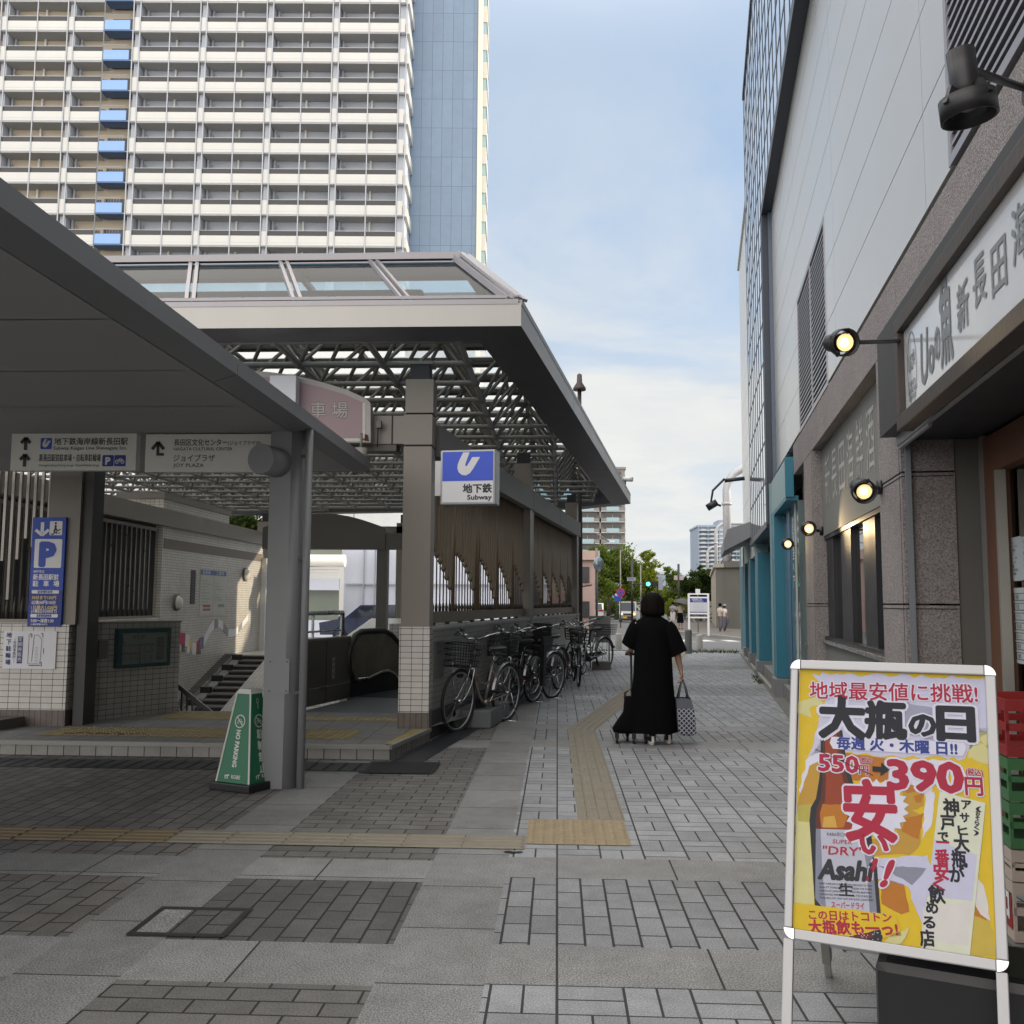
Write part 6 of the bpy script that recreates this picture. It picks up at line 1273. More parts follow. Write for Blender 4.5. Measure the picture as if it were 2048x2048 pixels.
for f in range(F0, F1+1):
    z = Z0+ZP*f-1.2; b.hexa([FT.P(uE+.5, -6.2, z), FT.P(uE+.95, -6.2, z), FT.P(uE+.95, -12, z), FT.P(uE+.5, -12, z), FT.P(uE+.5, -6.2, z+1.8), FT.P(uE+.95, -6.2, z+1.8), FT.P(uE+.95, -12, z+1.8), FT.P(uE+.5, -12, z+1.8)], TW); b2.fbox(FT, uE+.5, uE+.85, -12, -6.3, z+1.8, z+ZP, mat('teal_glass', (.3, .45, .5), .2, var=.03))
b.build('end_balconies', tw); b2.build('end_glazing', tw)

# ------------------------------------------------------------------ far street: blocks, wall, poles
def block(name, lb, cat, X0, X1, Y0, Y1, z1, m, win, floors, bays, gl, bal=None, z0=-.3, group=None):
    t = thing(name, lb, cat, ((X0+X1)/2, Y0, z0), group=group); b = MB(); b.box(X0, X1, Y0, Y1, z0, z1, m); b.build('wall', t)
    b = MB(); b.box(X0-.3, X1+.3, Y0-.3, Y1+.3, z1, z1+.6, m); b.build('roof', t)
    H = (z1-z0)/floors; W = (X1-X0)/bays; pw = None; pb = None
    for f in range(floors):
        for k in range(bays):
            if pw is None:
                b = MB(); b.box(.15*W, .85*W, -.12, 0, .35*H, .8*H, gl); b.box(.48*W, .52*W, -.16, -.12, .35*H, .8*H, m); pw = w = b.build('window', t, world=False)
            else: w = pw.copy(); COL.objects.link(w)
            w.location = Vector((X0+k*W, Y0, z0+f*H))-t.location; w.parent = t
            if bal:
                if pb is None: b = MB(); b.box(.0, W, -1.2, -.0, 0, .12*H, bal[0]); b.box(.25*W, .75*W, -1.25, -1.15, .08*H, .45*H, bal[1]); b.box(0, W*.25, -1.2, -1.1, .1*H, .4*H, m); b.box(.75*W, W, -1.2, -1.1, .1*H, .4*H, m); b.box(-.03*W, .03*W, -1.2, 0, 0, H, m); pb = w2 = b.build('balcony', t, world=False)
                else: w2 = pb.copy(); COL.objects.link(w2)
                w2.location = w.location; w2.parent = t
    return t
APG = mat('apartment_greige', (.24, .225, .21), .7, var=.05); ABL = mat('balcony_pale', (.46, .46, .45), .6, var=.03); ATE = mat('balcony_glass', (.32, .45, .5), .2, var=.03)
p0 = at(1150, 1100, 250); p1 = at(1250, 1010, 250); block('apartment_block', 'beige apartment block with pale blue balconies beyond the canopy end', 'apartment block', p0.x, p1.x, 250, 265, p1.z+9.5, APG, 1, 13, 2, mat('dim_window', (.06, .06, .065), .2, var=.1), (ABL, ATE))
FARC = mat('far_haze_blue_grey', (.3, .36, .44), .6, var=.04); FARB = mat('far_balcony', (.5, .53, .56), .6, var=.03)  # distance haze painted in as a pale blue-grey wall colour
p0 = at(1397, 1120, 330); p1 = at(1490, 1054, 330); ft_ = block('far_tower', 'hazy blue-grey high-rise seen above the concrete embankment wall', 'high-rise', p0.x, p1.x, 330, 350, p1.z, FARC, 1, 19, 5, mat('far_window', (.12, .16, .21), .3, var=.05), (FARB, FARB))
b = MB(); q0 = at(1437, 1060, 329); q1 = at(1456, 1040, 329); b.box(q0.x, q1.x, 329, 340, 0, q1.z, FARC); b.build('stair_core', ft_)
PINKW = mat('pink_render', (.55, .4, .36), .7, var=.06)
p0 = at(1150, 1200, 62); p1 = at(1190, 1120, 62); block('pink_building', 'low pink rendered building behind the brown lamp post', 'building', p0.x-6, p1.x, 62, 75, p1.z, PINKW, 1, 2, 3, mat('dim_window'))
p0 = at(1312, 1200, 200); p1 = at(1332, 1148, 200); b = MB(); b.box(p0.x-.5, p1.x+1.5, 200, 215, -.3, p1.z, FARC); b.box(p0.x-.7, p1.x+1.7, 199.8, 215.2, p1.z, p1.z+.5, FARB); tag(b.build('distant_block'), 'small grey block at the end of the tree-lined street', 'building')
# white station building seen through the entrance hall
stn = thing('station_building', 'white panelled building with glazed front seen through the open entrance hall', 'station building', (-14, 44, 0))
WP = tilemat('white_panel_far', (.66, .67, .66), (.2, .2, .2), 2.45, 6, .02, .5, .03, 0, .1, 0, dirt=.06); WB = mat('white_lavender', (.62, .65, .74), .5, var=.03)
b = MB(); b.box(-40, -.4, 45, 60, 3.6, 8.2, WP); b.box(-10.1, -.5, 44.5, 45.5, -.2, 3.95, WB); b.build('wall', stn)
b = MB(); b.box(-40, -9.8, 42.2, 42.4, 1.9, 2.4, WB); b.box(-40, -9.8, 42, 42.4, -.2, .55, WB); b.cyl((-40, 42, 3.2), (-9.5, 42, 3.2), .28, WHITE, 10)
for z in (2.5, 2.65, 2.8): b.box(-40, -9.8, 42.2, 42.23, z, z+.04, WHITE)
b.build('parapet', stn)
b = MB(); b.box(-40, -9.9, 42.6, 42.7, .55, 1.9, mat('olive_glass', (.16, .19, .15), .15, var=.15, scale=.5)); b.box(-40, -9.9, 43, 43.1, 3.3, 4.0, mat('olive_glass'))
for k in range(14): b.box(-39+k*2.1, -38.9+k*2.1, 42.55, 42.62, .55, 1.9, TFIN)
b.build('glazing', stn)
b = MB(); p = at(745, 1190, 44.3)
for k in range(4): q = at(726+22*k, 1190, 44.3); b.box(q.x-.02, q.x+.02, 44.3, 44.45, -.2, 3.9, TFIN)
b.box(-10, .4, 44.35, 44.45, 2.2, 2.24, TFIN); b.build('seam', stn)
# concrete embankment wall, its railing, catenary poles
C1 = Vector((9.9, 60, 0)); FK = Fr(C1, R(8.4))
zt = 3.65
em = thing('embankment_wall', 'stained concrete embankment wall with sloping coping at the far crossing', 'retaining wall', C1)
CLT = mat('pale_concrete', (.4, .37, .31), .85, var=.12, scale=.7, streak=1)
b = MB(); b.fbox(FK, 0, 140, -4, 0, -.3, zt, CLT); b.face([FK.P(0, -.001, -.3), FK.P(0, -50, -.3), FK.P(0, -50, zt), FK.P(0, -.001, zt)][::1], CONC_D); b.face([FK.P(-.004, 0.0, -.3), FK.P(-.004, -50, -.3), FK.P(-.004, -50, zt), FK.P(-.004, 0.0, zt)], CONC_D); b.face([FK.P(0, 0, zt), FK.P(0, -50, zt), FK.P(140, -50, zt), FK.P(140, 0, zt)], CONC)
b.build('wall', em)
b = MB(); b.fbox(FK, -.2, 140, -.5, .12, zt, zt+.22, CLT); b.fbox(FK, -.2, .2, -50, -.5, zt, zt+.4, CONC_D); b.build('coping', em)
b = MB(); b.box(15, 60, 33.5, 59.9, -.3, 8.2, CONC_D); b.box(14.8, 60, 33.3, 60, 8.2, 8.6, CONC); b.build('shade_block', em)  # unseen mass added to keep the sun off the road
b = MB(); RLM = mat('railing_dark', (.1, .1, .1), .5, .3, var=.1)
for z in (zt+.7, zt+1.5): b.bar(FK.P(.3, -1, z), FK.P(.3, -50, z), .05, .05, RLM); b.bar(FK.P(.3, -1, z), FK.P(80, -1, z), .05, .05, RLM)
for k in range(16): b.bar(FK.P(.3, -1-k*1.2, zt+.2), FK.P(.3, -1-k*1.2, zt+1.5), .04, .04, RLM); b.bar(FK.P(.3+k*2.5, -1, zt+.2), FK.P(.3+k*2.5, -1, zt+1.5), .04, .04, RLM)
b.build('railing', em)
PIPE = mat('catenary_pipe', (.42, .43, .45), .5, .3, var=.05)
def gantry(lb, px, pyt, Y, r, reach):
    p = at(px, pyt, Y); b = MB(); z = p.z-2*r; bend = r*6; pts = [(p.x, Y, zt-3), (p.x, Y, z-bend)]+[(p.x+bend*(1-math.cos(R(a))), Y, z-bend+bend*math.sin(R(a))) for a in (20, 45, 70, 90)]+[(p.x+reach, Y, z)]
    b.tube(pts, r, PIPE, 12); b.tube([(p.x, Y, z-bend-1), (p.x, Y, z-bend-.8)], r*1.25, PIPE, 12); tag(b.build('gantry_pole'), lb, 'gantry pole', 'railway gantry poles')
gantry('thick grey gantry pole curving over above the embankment wall', 1452, 918, 66, .14*2, 8); gantry('thinner middle gantry pole behind the embankment railing', 1431, 1040, 90, .16, 14); gantry('lowest and farthest gantry pole over the dark pine tree', 1414, 1089, 110, .14, 10)
# brown street-lamp post beside the wall end, other poles and signs
BRP = mat('brown_post', (.06, .042, .042), .5, .1, var=.08)
pb_ = thing('lamp_post', 'tall dark brown post with a pointed top at the far end of the canopy', 'lamp post', gp(1168, 1330))
p = FW.P(13.75, .1, 0); p = Vector((p.x, p.y, 0)); zt2 = at(1163, 740, p.y).z; b = MB(); b.tube([p, p+Vector((0, 0, 3.6)), p+Vector((0, 0, 3.7)), p+Vector((0, 0, zt2-.5))], [.075, .07, .055, .05], BRP, 12); b.build('post', pb_)
b = MB(); b.lathe([(.05, 0), (.16, -.02), (.16, .04), (.07, .18), (.06, .38), (0.0, .42)], p+Vector((0, 0, zt2-.5)), BRP, 16); b.build('lamp_head', pb_)
b = MB(); q = at(1161, 1125, p.y-.05); b.box(p.x-.12, p.x-.08, p.y-.16, p.y-.05, q.z-.55, q.z+.15, mat('plate_bluegrey', (.3, .32, .4), .5, var=.04)); b.bar(p+Vector((0, 0, q.z-.6)), p+Vector((.3, 0, q.z-.55)), .03, .03, STEEL); tag(b.build('post_plate'), 'narrow grey plate clamped to the tall brown post', 'sign plate')
pm = thing('street_light', 'slim street light with a long curved arm in front of the leafy trees', 'street light', gp(1193, 1215, -.25)); Y = 52; q = at(1193, 1060, Y); b = MB(); b.tube([(q.x, Y, -.3), (q.x, Y, q.z-1)], .07, STEEL, 8); b.build('pole', pm)
b = MB(); e = at(1218, 1083, Y); b.tube([(q.x, Y, q.z-.2), (q.x+.25, Y, q.z-.35), (e.x, Y, e.z)], .035, STEEL, 6); b.tube([(q.x, Y, e.z-.2), (e.x, Y, e.z)], .02, STEEL, 6); b.build('arm', pm); b = MB(); b.box(e.x, e.x+.3, Y-.08, Y+.08, e.z-.05, e.z+.05, WHITE); b.build('lamp_head', pm)
mr = thing('traffic_mirror', 'round traffic mirror on a dark post beside the pink building', 'traffic mirror', gp(1192, 1240, -.2)); Y = 40; c = at(1193, 1128, Y); b = MB(); b.tube([(c.x, Y, -.3), (c.x, Y, c.z+.3)], .04, DFR, 8); b.build('post', mr); b = MB(); b.lathe([(.0, -.06), (.2, -.04), (.32, 0), (.3, .04), (0, .05)], c+Vector((.08, 0, 0)), mat('mirror_bluegrey', (.2, .25, .28), .2, .6, var=.03), 20, (.6, -.6, 0)); b.build('mirror', mr)
tl = thing('traffic_light', 'green traffic light on a horizontal arm above the van', 'traffic light', gp(1265, 1235, -.3)); Y = 70; c = at(1292, 1168, Y); b = MB(); q = at(1264, 1168, Y); b.tube([(q.x, Y, -.3), (q.x, Y, q.z+1.8)], .08, DFR, 8); b.build('pole', tl); b = MB(); b.tube([(q.x, Y, q.z), (c.x, Y, c.z)], .04, DFR, 6); b.build('arm', tl); b = MB(); b.box(c.x-.1, c.x+1.1, Y-.1, Y+.1, c.z-.2, c.z+.2, DFR); b.build('signal_head', tl)
b = MB()
for k, m in enumerate((emit('signal_green', (.1, .85, .7), 2.5), DARKGAP, DARKGAP)): b.cyl((c.x+.15+k*.35, Y-.1, c.z), (c.x+.15+k*.35, Y-.13, c.z), .15, m, 14)
b.build('lenses', tl); b = MB(); s0 = at(1254, 1162, Y); s1 = at(1271, 1155, Y); b.box(s0.x, s1.x, Y-.12, Y-.1, s0.z, s1.z, mat('plate_bluegrey')); bo = Board(b, (s0.x, Y-.12, s0.z), (1, 0, 0), (0, 0, 1)); bo.text('若松町', .08, .06, .15, BLUE_D, .004, w=s1.x-s0.x-.16); b.build('name_plate', tl)
ns = thing('no_parking_sign', 'round blue and red no-parking sign on a thin pole left of the van', 'road sign', gp(1243, 1240, -.3)); Y = 66; c = at(1241, 1185, Y); b = MB(); b.tube([(c.x, Y, -.3), (c.x, Y, at(1242, 1100, Y).z)], .04, STEEL, 6); b.build('pole', ns); b = MB(); b.cyl((c.x, Y-.05, c.z), (c.x, Y-.08, c.z), .3, RED_S, 20); bo = Board(b, (c.x, Y-.08, c.z), (1, 0, 0), (0, 0, 1)); bo.ell(0, 0, .25, .25, BLUE_S, .004, 20); bo.line([(-.18, .18), (.18, -.18)], .06, RED_S, .008); bo.line([(-.18, -.18), (.18, .18)], .06, RED_S, .008); bo.rrect(-.42, -.6, 0, -.25, .05, BLUE_S, .004); b.build('disc', ns)
for lb, px, pyt, Y, r in (('slim lamp pole rising behind the van roof', 1281, 1130, 85, .06), ('dark utility pole with two pale boards right of the street', 1357, 1128, 75, .09)):
    q = at(px, pyt, Y); b = MB(); b.tube([(q.x, Y, -.3), (q.x, Y, q.z)], r, DFR if r > .08 else STEEL, 8)
    if r > .08:
        for s0, s1 in ((1348, 1355), (1359, 1367)): a = at(s0, 1160, Y-.1); c = at(s1, 1151, Y-.1); b.box(a.x, c.x, Y-.12, Y-.08, a.z, c.z, mat('board_pinkish', (.42, .36, .36), .6, var=.03))
    tag(b.build('street_pole'), lb, 'pole')
vb = thing('vertical_banner', 'tall narrow white banner sign on a post above the walking woman', 'banner sign', gp(1320, 1225, -.3)); Y = 62; a = at(1317, 1180, Y); c = at(1325, 1154, Y); b = MB(); b.box(a.x, c.x, Y-.05, Y, a.z, c.z, mat('plate_bluegrey')); b.build('panel', vb); b = MB(); b.tube([((a.x+c.x)/2, Y, -.3), ((a.x+c.x)/2, Y, c.z)], .05, DFR, 8); b.build('post', vb)
# information board with white frame
Y = 46; ib = thing('information_board', 'white framed information board with blue header on the far pavement', 'information board', at(1397, 1248, Y)); zg = -.13
a = at(1378, 1246, Y); c = at(1416, 1187, Y); b = MB()
for x in (a.x, c.x): b.bar((x, Y, zg), (x, Y, c.z), .09, .09, WHITE)
for py in (1188, 1195, 1227, 1235): z = at(1397, py, Y).z; b.bar((a.x, Y, z), (c.x, Y, z), .07, .07, WHITE)
b.build('frame', ib); b = MB(); z0 = at(1397, 1225, Y).z; z1 = at(1397, 1196, Y).z; b.box(a.x+.06, c.x-.06, Y-.03, Y, z0, z1, mat('board_white', (.55, .57, .62), .5, var=.03)); bo = Board(b, (a.x+.06, Y-.03, z0), (1, 0, 0), (0, 0, 1)); W = c.x-a.x-.12; H = z1-z0; bo.rect(0, H*.7, W, H, BLUE_D, .004); bo.rect(0, 0, W, .05*H, BLUE_D, .004); bo.text('自転車駐車場のご案内', .08, .84*H, .08, INKW, .01, w=.6*W); bo.text('BICYCLE PARKING', .15, .74*H, .06, INKW, .01, w=.6*W)
for k in range(5): bo.rect(.12, .12*H+k*.1*H, W*.85, .13*H+k*.1*H, flat('notice_grey'), .006)
b.build('panel', ib); Y = 50; a = at(1391, 1188, Y); c = at(1400, 1178, Y); b = MB(); b.box(a.x, c.x, Y-.03, Y, a.z, c.z, WHITE); b.tube([((a.x+c.x)/2, Y+.03, -.3), ((a.x+c.x)/2, Y+.03, c.z)], .03, STEEL, 6); tag(b.build('small_road_sign'), 'small square white sign just above the information board', 'road sign')
# bollards and notice board near the crossing
for k, (px, pb2, pt, lb) in enumerate(((1237, 1299, 1266, 'pale round bollard at the kerb left of the woman'), (1377, 1307, 1258, 'darker grey ribbed bollard just right of the woman'), (1399, 1303, 1268, 'pale round bollard beside the darker one, nearer the building'))):
    p = gp(px, pb2); h = (pb2-pt)*p.y/1900*.97; m = mat('bollard_dark', (.16, .165, .17), .6, var=.06) if k == 1 else mat('bollard_pale', (.42, .41, .38), .7, var=.08)
    b = MB(); r = .1; b.lathe([(r, 0), (r, h*.93), (r*.85, h*.98), (0, h)], p, m, 16)
    if k == 1:
        for q in (.7, .78, .86): b.lathe([(r*1.03, h*q), (r*1.03, h*q+.03)], p, STEEL, 16)
    tag(b.build('bollard'), lb, 'bollard', 'bollards along the kerb')
Y = 20.9; a = at(1178, 1305, Y); c = at(1221, 1232, Y); b = MB(); NBM = mat('notice_pale', (.36, .36, .345), .7, var=.08); z0 = at(1200, 1262, Y).z; b.box(a.x, c.x, Y, Y+.03, z0-.25, c.z, NBM); bo = Board(b, (a.x, Y, z0), (1, 0, 0), (0, 0, 1)); W = c.x-a.x; bo.text('ご注意', W*.3, .28, .05, INK, .003, w=W*.4)
for k in range(5): bo.rect(.05, .03+k*.045, W-.05-.05*(k % 2), .045+k*.045, flat('notice_grey'), .003)
for x in (a.x+.03, c.x-.03): b.bar((x, Y+.05, 0), (x, Y+.05, c.z), .03, .03, STEEL)
tag(b.build('notice_stand'), 'pale lettered notice stand behind the last bicycle', 'notice stand')
p = gp(1203, 1340); b = MB(); b.box(p.x-.19, p.x+.19, p.y-.02, p.y+.25, 0, .17, CONC_D); tag(b.build('concrete_block', None), 'low grey concrete block under the last bicycle', 'concrete block')
p = FW.P(1.15, -.16, 0); b = MB(); b.hexa([FW.P(1.1, .0, 0), FW.P(1.1, -.42, 0), FW.P(2.2, -.42, 0), FW.P(2.2, .0, 0), FW.P(1.1, 0, .2), FW.P(1.1, -.42, .2), FW.P(2.2, -.42, .2), FW.P(2.2, .0, .2)], mat('wheel_stop_grey', (.16, .17, .18), .6, var=.08)); tag(b.build('stone_block', None, bevel=.02), 'grey rounded block between the wheels of the first bicycle', 'block')

# ------------------------------------------------------------------ vehicles
TYRE = mat('tyre', (.015, .015, .016), .7, var=.1); RIMM = mat('wheel_rim', (.4, .4, .42), .35, .7, var=.05); CGL = mat('car_glass', (.03, .04, .055), .05, .2, var=.1)
def car(name, lb, cat, loc, rz, prof, W, paint, glass_polys, lights, plate=None, rack=False, R_w=.3, wy=(-1.2, 1.2), low=None):
    t = thing(name, lb, cat, loc, rz, group='vehicles on the crossing street')
    b = MB(); b.prism([(-W/2, y, z) for y, z in prof], (W, 0, 0), paint); b.build('body', t, world=False, bevel=.07)
    if low: b = MB(); b.box(-W/2-.01, W/2+.01, low[0], low[1], .16, .34, DFR); b.build('bumper', t, world=False)
    for side in (-1, 1):
        for poly in glass_polys['side']: b = MB(); pts = [(side*(W/2+.012), y, z) for y, z in poly]; b.face(pts if side > 0 else pts[::-1], CGL); b.build('side_window', t, world=False)
    for nm in ('front', 'rear'):
        if nm in glass_polys:
            (y0, z0), (y1, z1) = glass_polys[nm]; s = 1 if nm == 'front' else -1; b = MB(); b.face([(-W*.44*s, y0, z0), (W*.44*s, y0, z0), (W*.4*s, y1, z1), (-W*.4*s, y1, z1)][::-1] if True else [], CGL); b.build('windscreen' if nm == 'front' else 'rear_window', t, world=False)
    pw = None
    for y in wy:
        for s in (-1, 1):
            b = MB(); b.lathe([(R_w*.6, -.1), (R_w*.97, -.1), (R_w, -.06), (R_w, .06), (R_w*.97, .1), (R_w*.6, .1)], (s*(W/2-.1), y, R_w), TYRE, 20, (1, 0, 0)); o = b.build('wheel', t, world=False); b = MB(); b.lathe([(0, .08), (R_w*.62, .09), (R_w*.62, -.09), (0, -.08)], (s*(W/2-.1), y, R_w), RIMM, 16, (1, 0, 0)); b.build('rim', o, world=False)
    for nm, x0, x1, y, z0, z1, m in lights: b = MB(); b.box(x0, x1, min(y, y+.05), max(y, y+.05), z0, z1, m); b.build(nm, t, world=False, bevel=.015)
    if rack: b = MB(); [b.bar((-W*.42, y, prof[4][1]+.1), (W*.42, y, prof[4][1]+.1), .05, .04, BLACK) for y in (-1.2, -.7, -.2, .3)]; [b.bar((x, -1.4, prof[4][1]+.14), (x, .5, prof[4][1]+.14), .05, .08, BLACK) for x in (-W*.42, W*.42)]; b.build('roof_rack', t, world=False)
    return t
HL = emit('headlamp', (.8, .78, .7), .6); IND = emit('indicator', (1, .6, .15), 1.2); TLM = mat('tail_lamp', (.35, .02, .02), .3, var=0); GRAYP = mat('van_paint', (.33, .33, .31), .35, .3, var=.04); WPNT = mat('white_car_paint', (.7, .7, .7), .25, var=.02, coat=.5); SILP = mat('silver_car_paint', (.5, .53, .54), .3, .4, var=.03, coat=.4); NVP = mat('navy_car_paint', (.02, .03, .07), .25, .2, var=.03, coat=.5)
p = gp(1256, 1244, -.3); sc_ = 1.0
car('van', 'grey boxy kei van with roof rack and yellow plate facing the crossing', 'van', (p.x, p.y, -.3), R(180-5), [(-1.65, .28), (1.66, .28), (1.7, .75), (1.5, 1.02), (1.2, 1.82), (-1.6, 1.82), (-1.68, 1.0)], 1.48, GRAYP,
    {'side': [[(1.25, 1.05), (1.05, 1.68), (-.2, 1.68), (-.2, 1.05)], [(-.3, 1.05), (-.3, 1.68), (-1.4, 1.68), (-1.5, 1.05)]], 'front': ((1.535, 1.0), (1.245, 1.73))},
    [('headlight', -.68, -.42, 1.66, .62, .82, IND), ('headlight', .42, .68, 1.66, .62, .82, HL), ('grille', -.4, .4, 1.665, .66, .78, DFR), ('lower_grille', -.35, .35, 1.66, .38, .52, DFR), ('number_plate', .05, .4, 1.69, .34, .5, mat('plate_yellow', (.7, .42, .03), .5, var=0)), ('mirror', -.92, -.76, 1.2, 1.05, 1.25, DFR), ('mirror', .76, .92, 1.2, 1.05, 1.25, DFR)], rack=True, low=(1.55, 1.72))
p = gp(1188, 1243, -.3)
car('suv', 'white and grey SUV seen from behind at the crossing, half hidden by the canopy end', 'car', (p.x, p.y, -.3), R(-4), [(-2.2, .35), (2.1, .35), (2.15, .8), (1.2, 1.05), (.5, 1.62), (-1.7, 1.66), (-2.2, 1.1)], 1.82, WPNT,
    {'side': [[(1.0, 1.08), (.4, 1.52), (-.5, 1.54), (-.5, 1.08)], [(-.6, 1.08), (-.6, 1.54), (-1.5, 1.52), (-1.7, 1.1)]], 'rear': ((-2.21, 1.1), (-1.76, 1.6))}, [('tail_light', -.9, -.45, -2.24, .95, 1.08, TLM), ('tail_light', .45, .9, -2.24, .95, 1.08, TLM), ('number_plate', -.2, .2, -2.25, .7, .85, WHITE)], R_w=.35, wy=(-1.35, 1.35), low=(-2.25, -2.1))
p = gp(1219, 1238, -.3)
car('sedan', 'silver low car waiting between the white SUV and the grey van', 'car', (p.x, p.y, -.3), R(-4), [(-2.2, .3), (2.1, .3), (2.2, .65), (1.1, .88), (.4, 1.3), (-.9, 1.33), (-1.6, .95), (-2.2, .85)], 1.74, SILP,
    {'side': [[(.9, .9), (.35, 1.22), (-.2, 1.25), (-.2, .9)], [(-.3, .9), (-.3, 1.25), (-.9, 1.25), (-1.4, .95)]], 'rear': ((-1.62, .97), (-.95, 1.3))}, [('tail_light', -.85, -.5, -2.22, .65, .78, TLM), ('tail_light', .5, .85, -2.22, .65, .78, TLM), ('number_plate', -.2, .2, -2.22, .5, .62, WHITE)], R_w=.31, wy=(-1.3, 1.3), low=(-2.24, -2.1))
p = at(762, 1232, 36)
car('navy_car', 'dark navy car parked outside, its roof seen through the entrance railing', 'car', (p.x, 36, -.15), R(80), [(-2.1, .3), (2.1, .3), (2.15, .75), (1.1, .95), (.5, 1.42), (-1.2, 1.45), (-2.0, .95), (-2.1, .85)], 1.7, NVP,
    {'side': [[(.9, .96), (.42, 1.34), (-.3, 1.37), (-.3, .96)], [(-.4, .96), (-.4, 1.37), (-1.1, 1.36), (-1.6, .98)]]}, [('headlight', -.8, -.5, 2.12, .62, .75, HL), ('headlight', .5, .8, 2.12, .62, .75, HL)], wy=(-1.3, 1.3))

# ------------------------------------------------------------------ trees
def leafmat(name, c, tr):
    m = bpy.data.materials.new(name); m.use_nodes = True; t = m.node_tree; t.nodes.clear(); _mc[name] = m
    g = NN(t, 'ShaderNodeNewGeometry'); n = NN(t, 'ShaderNodeTexNoise', i_Scale=.9, i_Detail=3.0); t.links.new(g.outputs['Position'], n.inputs['Vector'])
    x = NN(t, 'ShaderNodeMix', data_type='RGBA'); t.links.new(g.outputs['Random Per Island'], x.inputs[0]); x.inputs[6].default_value = tuple(k*.6 for k in c)+(1,); x.inputs[7].default_value = tuple(k*1.5 for k in c)+(1,)
    d = NN(t, 'ShaderNodeBsdfDiffuse'); t.links.new(x.outputs[2], d.inputs[0]); tl_ = NN(t, 'ShaderNodeBsdfTranslucent'); tl_.inputs[0].default_value = tuple(tr)+(1,)
    mx = NN(t, 'ShaderNodeMixShader', i_0=.45); t.links.new(d.outputs[0], mx.inputs[1]); t.links.new(tl_.outputs[0], mx.inputs[2]); o = NN(t, 'ShaderNodeOutputMaterial'); t.links.new(mx.outputs[0], o.inputs[0]); return m
LF1 = leafmat('leaf_bright', (.085, .12, .02), (.3, .33, .03)); LF2 = leafmat('leaf_dark', (.03, .05, .018), (.08, .11, .02)); LF3 = leafmat('leaf_mid', (.06, .095, .025), (.17, .22, .03)); BARK = mat('bark', (.09, .075, .06), .9, var=.2, scale=6, bump=.4)
def tree(lb, base, blobs, trunk_h, leaf, n, m, seed, name='leafy_tree', tr=.18, cat='tree'):
    rr = random.Random(seed); base = Vector(base); t = thing(name, lb, cat, base, group='trees along the street'); b = MB(); tops = []
    b.tube([base, base+Vector((.1, 0, trunk_h*.5)), base+Vector((0, .1, trunk_h))], [tr*1.3, tr, tr*.8], BARK, 8)
    for c, r in blobs: q = base+Vector(c); s = base+Vector((0, .1, trunk_h*rr.uniform(.7, 1))); b.tube([s, s.lerp(q, .5)+Vector((0, 0, .2)), q], [tr*.55, tr*.35, tr*.12], BARK, 6)
    b.build('trunk', t)
    b = MB(); tot = sum(r**2 for c, r in blobs)
    for c, r in blobs:
        q = base+Vector(c); clumps = [q+Vector((rr.gauss(0, 1), rr.gauss(0, 1), rr.gauss(0, .8))).normalized()*r*rr.uniform(.45, 1.0) for _ in range(int(10+r*9))]
        for _ in range(int(n*r*r/tot)):
            k = rr.choice(clumps); p = k+Vector((rr.gauss(0, 1), rr.gauss(0, 1), rr.gauss(0, .7)))*r*.17; a = Vector((rr.gauss(0, 1), rr.gauss(0, 1), rr.gauss(0, 1))).normalized(); c_ = a.orthogonal().normalized(); d_ = a.cross(c_); s = leaf*rr.uniform(.6, 1.3)
            b.face([p-c_*s, p-d_*s*.45, p+c_*s, p+d_*s*.45], m)
    b.build('crown', t); return t
def tb(px, Y): p = at(px, 1203, Y); return (p.x, Y, gz(Y))
tree('broad bright green tree on the left of the far street, forked pale trunk', tb(1216, 88), [((-1, 0, 4.6), 1.9), ((.9, -.3, 5.0), 2.0), ((-.2, .5, 6.0), 1.6), ((2.3, .2, 4.4), 1.5), ((-2.0, .3, 5.2), 1.3), ((.6, -.8, 3.4), 1.3), ((2.0, 0, 2.8), 1.1)], 2.6, .17, 9000, LF3, 1)
tree('yellow-green sunlit tree just right of the broad one', tb(1284, 104), [((0, 0, 4.2), 1.8), ((1.0, 0, 5.2), 1.2), ((.6, .4, 6.8), .8), ((1.2, 0, 3.0), 1.3), ((-1, 0, 3.3), 1.3), ((.2, 0, 1.9), 1.3)], 2.2, .17, 7500, LF1, 2)
tree('low leafy tree behind the pink building and street light', tb(1180, 80), [((0, 0, 4.2), 1.3), ((1, 0, 3), 1.2), ((-1.2, 0, 3.4), 1.4)], 2, .16, 3200, LF3, 3)
tree('smaller bushy tree at the foot of the broad tree', tb(1232, 96), [((0, 0, 1.4), 1.2), ((1.2, 0, 1.7), 1.0), ((-1.3, 0, 1.5), 1.0)], 1, .15, 2400, LF3, 4)
tree('loose pale green tree behind the utility pole', tb(1352, 118), [((0, 0, 4.2), 1.4), ((-.7, 0, 5.4), .8), ((.6, 0, 2.4), 1.7), ((-1, 0, 2), 1.5), ((1.8, 0, 3.4), 1.1)], 2.4, .18, 6000, LF3, 5)
tree('dark spreading pine tree in front of the hazy high-rise', tb(1398, 84), [((0, 0, 3.4), 1.2), ((1.2, 0, 3.6), .9), ((-1.0, .2, 3.2), .8), ((.3, 0, 4.3), .7), ((.4, 0, 2.4), 1.0)], 3, .14, 6000, LF2, 6, 'pine_tree')
tree('bright shrub-like tree above the information board', tb(1378, 96), [((0, 0, 1.6), 1.1), ((1, 0, 1.4), .9), ((-1.4, 0, 1.2), 1.2)], 1, .15, 2600, LF1, 7)
